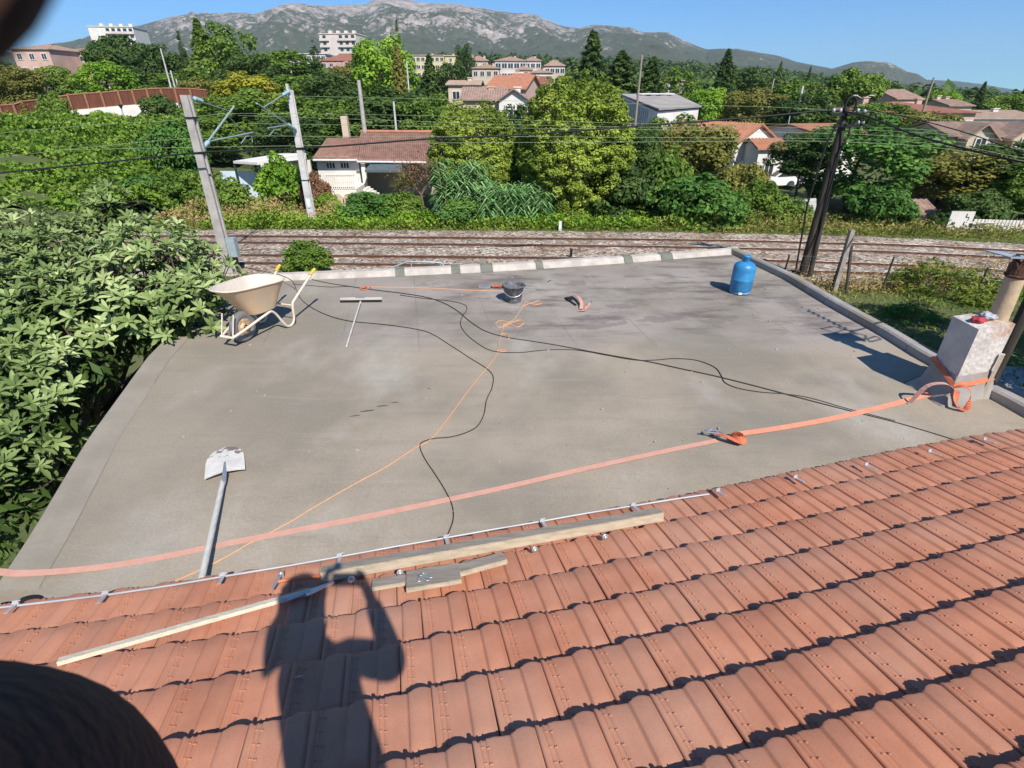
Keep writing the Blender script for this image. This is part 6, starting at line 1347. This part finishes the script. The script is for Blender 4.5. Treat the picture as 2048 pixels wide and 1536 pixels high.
# tiny pebbles near bucket
b = MB(); b.lathe([(0, 0), (.012, .004), (.01, .014), (0, .018)], P(1096, 564), 8); tag(part('pebble', b, m_black), 'left one of two small dark pebbles near the far parapet', 'pebble')
b = MB(); b.lathe([(0, 0), (.012, .004), (.01, .014), (0, .018)], P(1100, 562), 8); tag(part('pebble', b, m_black), 'right one of two small dark pebbles near the far parapet', 'pebble')

rg_ = random.Random(12); b = MB()
for i in range(230):
    v = rg_.random() ** 1.6; yl = 2.9 + 6.2 * rg_.random(); xl, xr = edge(lft, yl), edge(rgt, yl); x = xl + .1 + (xr - xl - .4) * (rg_.random() if v > .3 else .97 * rg_.random() ** .3); r = .004 + .009 * rg_.random() ** 3
    b.box((x, yl, r * .4), (r * 2, r * 1.5, r), rz(rg_.uniform(0, 3)))
tag(part('grit', b, M('grit', (.50, .46, .41), .95, (.28, .25, .22), 2)), 'loose grit and mortar crumbs scattered over the flat roof', 'grit', None, 'stuff')
# ------------------------------------------------------------------ wheelbarrow
W0 = Vector((-3.37, 6.2, 0)); AX = Vector((.316, .949, 0)); RX = Vector((.949, -.316, 0))
def wbp(a, b_, z): return W0 + AX * a + RX * b_ + Vector((0, 0, z))
m_tray = M('wheelbarrow_cream', (.66, .45, .26), .55, (.54, .42, .30), 4, .12, 30, detail=9); m_tray_in = M('wheelbarrow_tray_inside', (.74, .64, .53), .8, (.60, .53, .46), 3.5, .3, 40, detail=9); m_tube = M('cream_paint_tube', (.72, .64, .52), .5, (.62, .52, .40), 8)
m_tyre = M('dusty_tyre', (.22, .22, .23), .85, (.13, .13, .135), 7, .3, 30); m_rim = M('rusty_rim', (.62, .50, .34), .7, (.30, .12, .05), 14)
o = thing('wheelbarrow', 'cream wheelbarrow with dusty grey wheel standing beside the loquat tree', 'wheelbarrow', W0)
def tray(u, v, ins_=0.):
    a = 2 * math.pi * u; ca, sa = math.cos(a), math.sin(a); e = .62; ca = math.copysign(abs(ca) ** e, ca); sa = math.copysign(abs(sa) ** e, sa)
    t = v; cen = .225 * (1 - t) + .30 * t; ha = .47 * (1 - t) + .20 * t - ins_; k = (1 - ca) / 2  # k 1 at front
    hb = (.325 - .11 * k) * (1 - t) + (.19 - .05 * k) * t - ins_; z = (.645 + .08 * k) * (1 - t) ** 1 + .315 * t + .03 * math.sin(t * math.pi)
    return wbp(cen + ha * ca, hb * sa, z)
b = MB(); b.grid(lambda u, v: tray(u, v), 40, 10, True); vs = [tray(i / 40, 1) for i in range(40)]; b.add(vs, [tuple(range(40))]); part('tray', b, m_tray, o)
b = MB(); b.grid(lambda u, v: tray(u, v, .006) + Vector((0, 0, .003 if v < 1 else .006)), 40, 10, True); vs = [tray(i / 40, 1, .006) + Vector((0, 0, .006)) for i in range(40)]; b.add(vs, [tuple(range(40))]); part('tray_inside', b, m_tray_in, o)
b = MB(); b.tube([tray(i / 48, 0) for i in range(48)], .0095, 8, closed=True); part('tray_rim', b, m_tube, o)
for s in (-1, 1):
    b = MB(); b.tube(smooth_line([wbp(-.27, s * .085, .16), wbp(-.1, s * .12, .20), wbp(.2, s * .19, .29), wbp(.34, s * .20, .29), wbp(.46, s * .215, .10), wbp(.52, s * .22, .025), wbp(.60, s * .225, .02), wbp(.655, s * .23, .09), wbp(.66, s * .245, .28), wbp(.72, s * .25, .34), wbp(.95, s * .27, .49), wbp(1.12, s * .285, .60)], 4), .0165, 8); part('frame_tube', b, m_tube, o)
    b = MB(); b.tube([wbp(1.06, s * .283, .575), wbp(1.17, s * .29, .63)], .021, 10); part('grip', b, M('yellow_grip', (.75, .50, .08), .6), o)
    b = MB(); b.tube([wbp(-.26, s * .085, .165), wbp(-.17, s * .085, .42)], .013, 8, flat=.6); part('front_strut', b, m_tube, o)
b = MB(); b.tube([wbp(-.27, -.095, .16), wbp(-.27, .095, .16)], .017, 8); b.tube([wbp(.66, -.24, .27), wbp(.66, .24, .27)], .012, 6); part('cross_bar', b, m_tube, o)
RW = Matrix((AX, Vector((0, 0, 1)), RX)).transposed()
b = MB(); b.lathe([(.105, -.03), (.13, -.045), (.165, -.046), (.188, -.03), (.195, 0), (.188, .03), (.165, .046), (.13, .045), (.105, .03)], W0 + Vector((0, 0, .195)), 36, RW); wh = part('tyre', b, m_tyre, o)
b = MB(); b.lathe([(.03, -.05), (.035, -.02), (.06, -.012), (.108, -.034), (.112, 0), (.108, .034), (.06, .012), (.035, .02), (.03, .05)], W0 + Vector((0, 0, .195)), 28, RW); part('wheel_rim', b, m_rim, o)
b = MB(); b.tube([wbp(0, -.12, .195), wbp(0, .12, .195)], .011, 8); part('axle', b, m_zinc, o)
# ------------------------------------------------------------------ chimney
def chmat():
    m = M('chimney_render', (.60, .57, .53), .95, (.45, .42, .39), 5, .4, 26, detail=9); n = m.node_tree.nodes; l = m.node_tree.links; bs = n['Principled BSDF']; prev = bs.inputs['Base Color'].links[0].from_socket
    tc = n.new('ShaderNodeTexCoord'); sp = n.new('ShaderNodeSeparateXYZ'); l.new(tc.outputs['Object'], sp.inputs[0]); nz = n.new('ShaderNodeTexNoise'); nz.inputs['Scale'].default_value = 9; nz.inputs['Detail'].default_value = 6; l.new(tc.outputs['Object'], nz.inputs[0])
    def mr(a, x0, x1): q = n.new('ShaderNodeMapRange'); q.inputs[1].default_value = x0; q.inputs[2].default_value = x1; l.new(a, q.inputs[0]); return q.outputs[0]
    def mt(o_, a, c_): q = n.new('ShaderNodeMath'); q.operation = o_; l.new(a, q.inputs[0]); l.new(c_, q.inputs[1]); return q.outputs[0]
    f_ = mt('MULTIPLY', mt('MULTIPLY', mr(sp.outputs[0], 4.5, 4.75), mr(sp.outputs[2], .6, .78)), mr(nz.outputs[0], .35, .6))
    mx = n.new('ShaderNodeMix'); mx.data_type = 'RGBA'; l.new(f_, mx.inputs[0]); l.new(prev, mx.inputs[6]); mx.inputs[7].default_value = (.42, .23, .12, 1); l.new(mx.outputs[2], bs.inputs['Base Color'])
    bp = n.new('ShaderNodeBump'); bp.inputs['Strength'].default_value = .35; bp.inputs['Distance'].default_value = .02; vo = n.new('ShaderNodeTexVoronoi'); vo.inputs['Scale'].default_value = 22; l.new(tc.outputs['Object'], vo.inputs[0]); l.new(vo.outputs[0], bp.inputs['Height'])
    old = bs.inputs['Normal'].links[0].from_socket; l.new(old, bp.inputs['Normal']); l.new(bp.outputs[0], bs.inputs['Normal']); return m
m_ch = chmat(); ZT = .80
cL, cF, cR_ = P(1906, 632, ZT), P(1958, 659, ZT), P(2031, 648, ZT); cB = cL + cR_ - cF
o = thing('chimney', 'rough pale rendered chimney block at the right edge of the flat roof', 'chimney', (cF + cB) / 2 - Vector((0, 0, ZT)))
b = MB(); rc = random.Random(9)
cs = [cL, cF, cR_, cB]
for i in range(4):
    A, B_ = cs[i], cs[(i + 1) % 4]; dn = (B_ - A).cross(Vector((0, 0, 1))).normalized()
    def fn(u, v, A=A, B_=B_, dn=dn):
        p = A.lerp(B_, u) - Vector((0, 0, v * (ZT + .02))); e = 0 if u in (0, 1) else 1
        nx = math.sin(p.x * 71 + p.z * 53) * math.sin(p.y * 67 - p.z * 37) ; return p + dn * (.005 * nx * e)
    b.grid(fn, 12, 16)
b.grid(lambda u, v: (cL.lerp(cF, u)).lerp(cB.lerp(cR_, u), v) + Vector((0, 0, .008 * math.sin(u * 3.1) * math.sin(v * 3.1))), 8, 8, True)
part('block', b, m_ch, o)
# mortar fillet round the foot
b = MB(); off = [cs[i] - Vector((0, 0, ZT)) for i in range(4)]; cen = sum(off, Vector()) / 4; ring0 = [p + Vector((0, 0, .30)) + (p - cen).normalized() * .006 for p in off]; ring1 = [p + Vector((0, 0, .11)) + (p - cen).normalized() * .06 for p in off]; ring2 = [p + Vector((0, 0, .004)) + (p - cen).normalized() * (.17 if i_ < 2 else .10) for i_, p in enumerate(off)]
def cv(t, rg): 
    t = t * 4; i = int(t) % 4; f_ = t - int(t); return rg[i].lerp(rg[(i + 1) % 4], f_)
b.grid(lambda u, v: (cv(u, ring0).lerp(cv(u, ring1), v * 2) if v < .5 else cv(u, ring1).lerp(cv(u, ring2), v * 2 - 1)) + (cv(u, off) - cen).normalized() * .03 * math.sin(u * 40) * v * .6, 48, 4, True); part('mortar_fillet', b, m_parg, o)
# joint line of the render
pb_ = P(1996, 637, ZT); m_pipe = M('clay_pipe', (.56, .42, .26), .7, (.42, .33, .22), 6, .3, 20)
yp_ = pb_.y; zp = zat(yp_, 548); b = MB(); b.tube([pb_ - Vector((0, 0, .02)), Vector((pb_.x - .015, yp_, zp))], [.082, .078], 20); part('flue_pipe', b, m_pipe, o)
m_rustp = M('rusty_iron', (.16, .075, .045), .85, (.05, .03, .02), 18, .6, 30)
b = MB(); n = 20; c0 = Vector((pb_.x - .015, yp_, zp)); vs = [c0 + Vector((.086 * math.cos(a), .086 * math.sin(a), -.03)) for a in np.linspace(0, 6.283, n, False)] + [c0 + Vector((.095 * math.cos(a), .095 * math.sin(a), .10 + (.05 if k % 3 else -.02) + .02 * math.sin(k * 5))) for k, a in enumerate(np.linspace(0, 6.283, n, False))]
b.add(vs, [(k, (k + 1) % n, (k + 1) % n + n, k + n) for k in range(n)]); vi = [Vector(v) + (c0 - Vector(v)) * .12 * Vector((1, 1, 0)).length for v in vs]; b.tube([c0 + Vector((.088 * math.cos(a), .088 * math.sin(a), -.01)) for a in np.linspace(0, 6.283, 20, False)], .012, 6, closed=True); part('rusty_collar', b, m_rustp, o)
b = MB(); c1 = Q(2024, 515, yp_ + .05); b.box(c1 + Vector((.03, .1, .0)), (.26, .24, .012), Matrix.Rotation(.12, 3, 'Y') @ rz(.3)); b.box(c1 + Vector((.2, .12, -.03)), (.2, .24, .012), Matrix.Rotation(.12, 3, 'Y') @ rz(.3)); part('cowl_plate', b, M('grey_sheet_metal', (.42, .46, .52), .5, (.3, .34, .4), 5, metal=.2), o)
b = MB(); b.tube([c1 + Vector((.0, .0, .01)), c1 + Vector((.06, .02, .012)), c1 + Vector((.1, .08, .012)), c1 + Vector((.17, .05, .012))], .006, 5); b.tube([c1 + Vector((.1, .15, -.01)), c0 + Vector((0, 0, .1))], .012, 5); part('cowl_wire', b, m_black, o)
# batten strapped to the chimney
bx_ = off[2] + (off[2] - cen).normalized() * .03; A = Vector((bx_.x - .06, bx_.y - .04, -.0)); b = MB(); b.tube([A, A + Vector((.012, .01, .5))], .022, 4, smooth=False); tag(part('wooden_batten', b, m_wood2), 'pale upright wooden batten strapped to the right corner of the chimney', 'batten')
# strap round the chimney
o2 = thing('chimney_strap', 'bright orange strap tied round the chimney foot with a hanging loop', 'strap', P(1925, 775))
b = MB(); g = lambda p, k: p + (p - cen).normalized() * k
off2 = [Vector((p.x, p.y, 0)) for p in off]
pts = [g(off2[3], .03) + Vector((0, 0, .36)), g(off2[0], .03) + Vector((0, 0, .34)), g(off2[0].lerp(off2[1], .5), .035) + Vector((0, 0, .29)), g(off2[1], .05) + Vector((0, 0, .22)), g(off2[1].lerp(off2[2], .5), .035) + Vector((0, 0, .21)), g(off2[2], .03) + Vector((0, 0, .22)), g(off2[3].lerp(off2[2], .5), .03) + Vector((0, 0, .30)), g(off2[3], .03) + Vector((0, 0, .36))]
ribbon(b, pts, .05, .004, [((p - cen) * Vector((1, 1, 0)) if False else Vector((p.x - cen.x, p.y - cen.y, .25))) for p in pts]); part('webbing', b, m_strapd, o2)
k0 = g(off2[1], .07) + Vector((0, 0, .20)); b = MB(); lp = [k0, k0 + Vector((.05, -.04, .04)), k0 + Vector((.10, -.09, .02)), k0 + Vector((.12, -.11, -.10)), k0 + Vector((.10, -.13, -.17)), k0 + Vector((.03, -.12, -.16)), k0 + Vector((.0, -.09, -.09)), k0 + Vector((.01, -.05, .0))]
ribbon(b, smooth_line(lp, 4), .05, .003, None); part('loop', b, m_strapd, o2)
b = MB(); ribbon(b, smooth_line([k0, k0 + Vector((-.10, .0, .05)), k0 + Vector((-.24, .02, .01)), k0 + Vector((-.36, .0, -.17))], 4), .045, .003); part('tail', b, m_strap, o2)
# cloth on chimney
def crumple(name, label, c, r, mat, seed, cat, fl=.5):
    b = MB(); rs = np.random.default_rng(seed); ph = rs.uniform(0, 6, 12)
    def fn(u, v):
        a = 2 * math.pi * u; e = math.pi * (v - .5); d = Vector((math.cos(a) * math.cos(e), math.sin(a) * math.cos(e), math.sin(e) * fl)); k = 1 + .25 * math.sin(5 * d.x + ph[0] + 3 * d.z) * math.sin(6 * d.y + ph[1]) + .14 * math.sin(11 * d.x + ph[2]) * math.sin(13 * d.z + ph[3] + 9 * d.y)
        q = c + Vector((d.x * r * k * 1.2, d.y * r * k, d.z * r * k)); q.z = max(q.z, c.z - r * .3); return q
    b.grid(fn, 26, 14, True); return tag(part(name, b, mat), label, cat)
crumple('red_cloth', 'crumpled red work glove on top of the chimney', P(1957, 640, ZT + .03), .055, M('red_cloth', (.48, .07, .07), .9, (.3, .03, .04), 20), 1, 'glove')
crumple('white_cloth', 'crumpled white and dark cloth beside the red glove on the chimney', P(1976, 632, ZT + .04), .06, M('white_cloth', (.62, .63, .70), .9, (.10, .10, .13), 9), 2, 'cloth')
# dark post and television aerial beyond the right edge
q = P(2030, 760, -1.0); b = MB(); yk = 6.4; b.tube([Vector((Q(2012, 700, yk).x, yk, GZ)), Vector((Q(2012, 700, yk).x, yk, 1.6))], .07, 10); tag(part('dark_post', b, m_pole), 'dark upright post behind the chimney at the right edge', 'post')
SN = -SUN
def osun(px, py, t): return P(px, py, 0) + SN * (t * Vector((-.3136, .7077, -.7924)).length)
o = thing('television_aerial', 'television aerial on a mast whose shadow falls beside the chimney shadow', 'aerial', (5.85, 5.2, GZ))
b = MB(); a0 = osun(1618, 621, 3.0); a1 = osun(1702, 663, 2.85); b.tube([a0, a1 + (a1 - a0) * .15], .012, 6)
for k in range(9): p = a0.lerp(a1, k / 8); b.tube([p + Vector((.05, .03, .03)), p - Vector((.05, .03, .03))], .01, 5)
part('boom', b, m_alu, o)
b = MB(); g0_ = [osun(1642, 657, 2.7), osun(1668, 653, 2.7), osun(1732, 671, 2.65), osun(1728, 683, 2.65)]
for i in range(4): b.tube([g0_[i], g0_[(i + 1) % 4]], .010, 5)
for k in (.33, .66): b.tube([g0_[0].lerp(g0_[3], k), g0_[1].lerp(g0_[2], k)], .008, 5)
g1_ = [osun(1735, 678, 2.7), osun(1752, 672, 2.7), osun(1762, 678, 2.7), osun(1740, 684, 2.7)]
for i in range(4): b.tube([g1_[i], g1_[(i + 1) % 4]], .010, 5)
part('reflector', b, m_alu, o)
b = MB(); mt_ = Vector((5.95, 4.7, 0)); b.tube([Vector((5.95, 4.75, GZ)), Vector((5.95, 4.75, a1.z + .3)), ], .02, 8); b.tube([Vector((5.95, 4.75, a1.z)), a1, g0_[2]], .014, 6); part('mast', b, m_alu, o)
# yard in the shade beside the annex
b = MB(); b.add([(10.2, 7.5, GZ + .012), (18, 7.5, GZ + .012), (18, 13.4, GZ + .012), (10.2, 14.2, GZ + .012)], [(0, 1, 2, 3)]); b.mat = M('yard_concrete', (.36, .36, .37), .9, (.28, .28, .29), 1.5); struct('pavement', b)

# ------------------------------------------------------------------ the photographer
def skin(name, joints, edges, mat, parent, root=0, sub=2):
    me = bpy.data.meshes.new(name); me.from_pydata([j[:3] for j in joints], edges, []); me.materials.append(mat)
    o_ = link(name, me, parent); sk = o_.modifiers.new('skin', 'SKIN'); sk.use_smooth_shade = True
    lay = me.skin_vertices[0] if me.skin_vertices else None
    if lay is None:
        bpy.context.view_layer.objects.active = o_
        lay = me.skin_vertices[0]
    for i, j in enumerate(joints):
        r = j[3]; lay.data[i].radius = (r, r) if not isinstance(r, tuple) else r; lay.data[i].use_root = (i == root)
    s_ = o_.modifiers.new('sub', 'SUBSURF'); s_.levels = sub; s_.render_levels = sub; return o_
zg = lambda y: .1 + (2.73647 - y) * math.tan(AL) + .04
pe = thing('person', 'person standing on the tiles taking the photo, dark sleeve blurred at lower left', 'person', (.05, -.55, zg(-.5)))
elb = Vector((0, 0, H)) + ray(140, 1575) * .46
fing = Vector((0, 0, H)) + ray(14, -36) * .046
m_skin = M('skin', (.45, .27, .19), .55, (.40, .23, .16), 8); m_navy = M('dark_work_jacket', (.006, .007, .012), .9, (.010, .012, .018), 14, .4, 60); m_trs = M('work_trousers', (.05, .055, .06), .9); m_hair = M('dark_hair', (.03, .02, .015), .7)
lw = Vector((-.125, -.05, 2.70)); rw = Vector((.135, -.05, 2.66)); rel = Vector((.285, -.30, 2.48)); rsh = Vector((.13, -.45, 2.72)); lsh = Vector((-.21, -.38, 2.76)); hipz = 1.98
J = [(.0, -.55, hipz, .13), (0, -.53, 2.25, .13), (-.01, -.5, 2.48, .13), (-.06, -.42, 2.70, .06), (-.11, -.36, 2.82, .085), (-.14, -.31, 2.92, .115), (-.14, -.31, 3.0, .08),
     (*lsh, .06), (*elb, .05), (*lw, .03), (*rsh, .06), (*rel, .045), (*rw, .03),
     (-.1, -.55, hipz - .08, .09), (-.13, -.50, 1.52, .06), (-.14, -.56, zg(-.56) + .08, .045), (-.15, -.40, zg(-.45) + .04, .04),
     (.1, -.56, hipz - .08, .09), (.14, -.54, 1.55, .06), (.16, -.62, zg(-.62) + .08, .045), (.17, -.46, zg(-.5) + .04, .04)]
Ed = [(0, 1), (1, 2), (2, 3), (3, 4), (4, 5), (5, 6), (2, 7), (7, 8), (8, 9), (2, 10), (10, 11), (11, 12), (0, 13), (13, 14), (14, 15), (15, 16), (0, 17), (17, 18), (18, 19), (19, 20)]
def hand(wi, palm, tips, th_):
    k = len(J); J.append((*palm, .022)); Ed.append((wi, k))
    for base, mid, tip in tips:
        n = len(J); J.append((*base, .0115)); J.append((*mid, .0095 if tip is not fing else .014)); J.append((*tip, .0088 if tip is not fing else .024)); Ed.extend([(k, n), (n, n + 1), (n + 1, n + 2)])
V3 = Vector
hand(9, V3((-.105, -.03, 2.735)), [(V3((-.09, -.012, 2.775)), V3((-.06, .012, 2.785)).lerp(fing, .35), fing), (V3((-.108, -.004, 2.76)), V3((-.095, .02, 2.77)), V3((-.075, .018, 2.772))), (V3((-.115, -.004, 2.742)), V3((-.102, .018, 2.75)), V3((-.085, .016, 2.752))), (V3((-.118, -.006, 2.724)), V3((-.107, .014, 2.732)), V3((-.092, .013, 2.735))), (V3((-.10, -.045, 2.72)), V3((-.085, -.045, 2.735)), V3((-.068, -.035, 2.745)))], 0)
hand(12, V3((.112, -.03, 2.70)), [(V3((.10, -.012, 2.745)), V3((.085, .012, 2.762)), V3((.062, .012, 2.768))), (V3((.112, -.004, 2.732)), V3((.10, .018, 2.745)), V3((.08, .017, 2.747))), (V3((.118, -.004, 2.715)), V3((.106, .018, 2.724)), V3((.09, .016, 2.726))), (V3((.12, -.006, 2.698)), V3((.11, .014, 2.706)), V3((.096, .013, 2.71))), (V3((.105, -.045, 2.69)), V3((.09, -.047, 2.71)), V3((.072, -.038, 2.725)))], 0)
skin('body', J, Ed, m_skin, pe, 0)
skin('glove', [(*(fing + V3((-.03, -.002, .026))), .018), (*(fing + V3((-.012, -.001, .010))), .021), (*fing, .021)], [(0, 1), (1, 2)], m_navy, pe, 0)  # invented cover: puts the finger's darkness into colour, the hand is bare
skin('jacket', [(.07, -.55, hipz - .05, .19), (.06, -.53, 2.25, .185), (.02, -.5, 2.50, .185), (-.04, -.43, 2.74, .12), (*lsh, .09), (*(lsh.lerp(elb, .6)), .11), (*elb, .235), (*(elb.lerp(lw, .35)), .095), (*(elb.lerp(lw, .9)), .045), (*rsh, .088), (*rel, .07), (*(rel.lerp(rw, .9)), .045)], [(0, 1), (1, 2), (2, 3), (2, 4), (4, 5), (5, 6), (6, 7), (7, 8), (2, 9), (9, 10), (10, 11)], m_navy, pe, 0, 3)
skin('trousers', [(0, -.55, hipz, .16), (-.1, -.55, hipz - .1, .11), (-.13, -.50, 1.52, .08), (-.14, -.56, zg(-.56) + .1, .062), (.1, -.56, hipz - .1, .11), (.14, -.54, 1.55, .08), (.16, -.62, zg(-.62) + .1, .062)], [(0, 1), (1, 2), (2, 3), (0, 4), (4, 5), (5, 6)], m_trs, pe, 0)
b = MB(); b.lathe([(.105, -.01), (.108, .03), (.095, .075), (.06, .105), (0, .115)], (-.14, -.32, 2.94), 20); b.add([(-.21, -.26, 2.925), (-.05, -.26, 2.925), (-.07, -.17, 2.92), (-.19, -.17, 2.92)], [(0, 1, 2, 3)]); part('cap', b, m_navy, pe)
b = MB()
for s in (-1, 1): b.lathe([(0, -.012), (.012, 0), (0, .012)], (-.13 + s * .03, -.245, 2.895), 8); b.lathe([(0, -.02), (.018, 0), (0, .025)], (-.13 + s * .092, -.33, 2.885), 8)
b.tube([(-.13, -.24, 2.90), (-.13, -.218, 2.868), (-.13, -.235, 2.86)], [.006, .012, .008], 6); b.tube([(-.155, -.25, 2.835), (-.13, -.243, 2.832), (-.105, -.25, 2.835)], .005, 5); part('face', b, m_skin, pe)
for x, y in ((-.15, -.5), (.165, -.56)): b = MB(); b.lathe([(.0, -.0), (.05, 0), (.055, .03), (.045, .07), (0, .09)], (x, y + .06, zg(y) + .0), 12, Matrix.Diagonal((.9, 2.3, 1)).to_3x3()); part('shoe', b, m_hair, pe)
Rp = Matrix.Rotation(-PITCH, 3, 'X'); b = MB(); b.box(Vector((0, 0, H)) + Rp @ Vector((.01, -.016, -.02)), (.165, .009, .078), Rp); tag(part('smartphone', b, m_black), 'black smartphone held up by the photographer', 'phone')
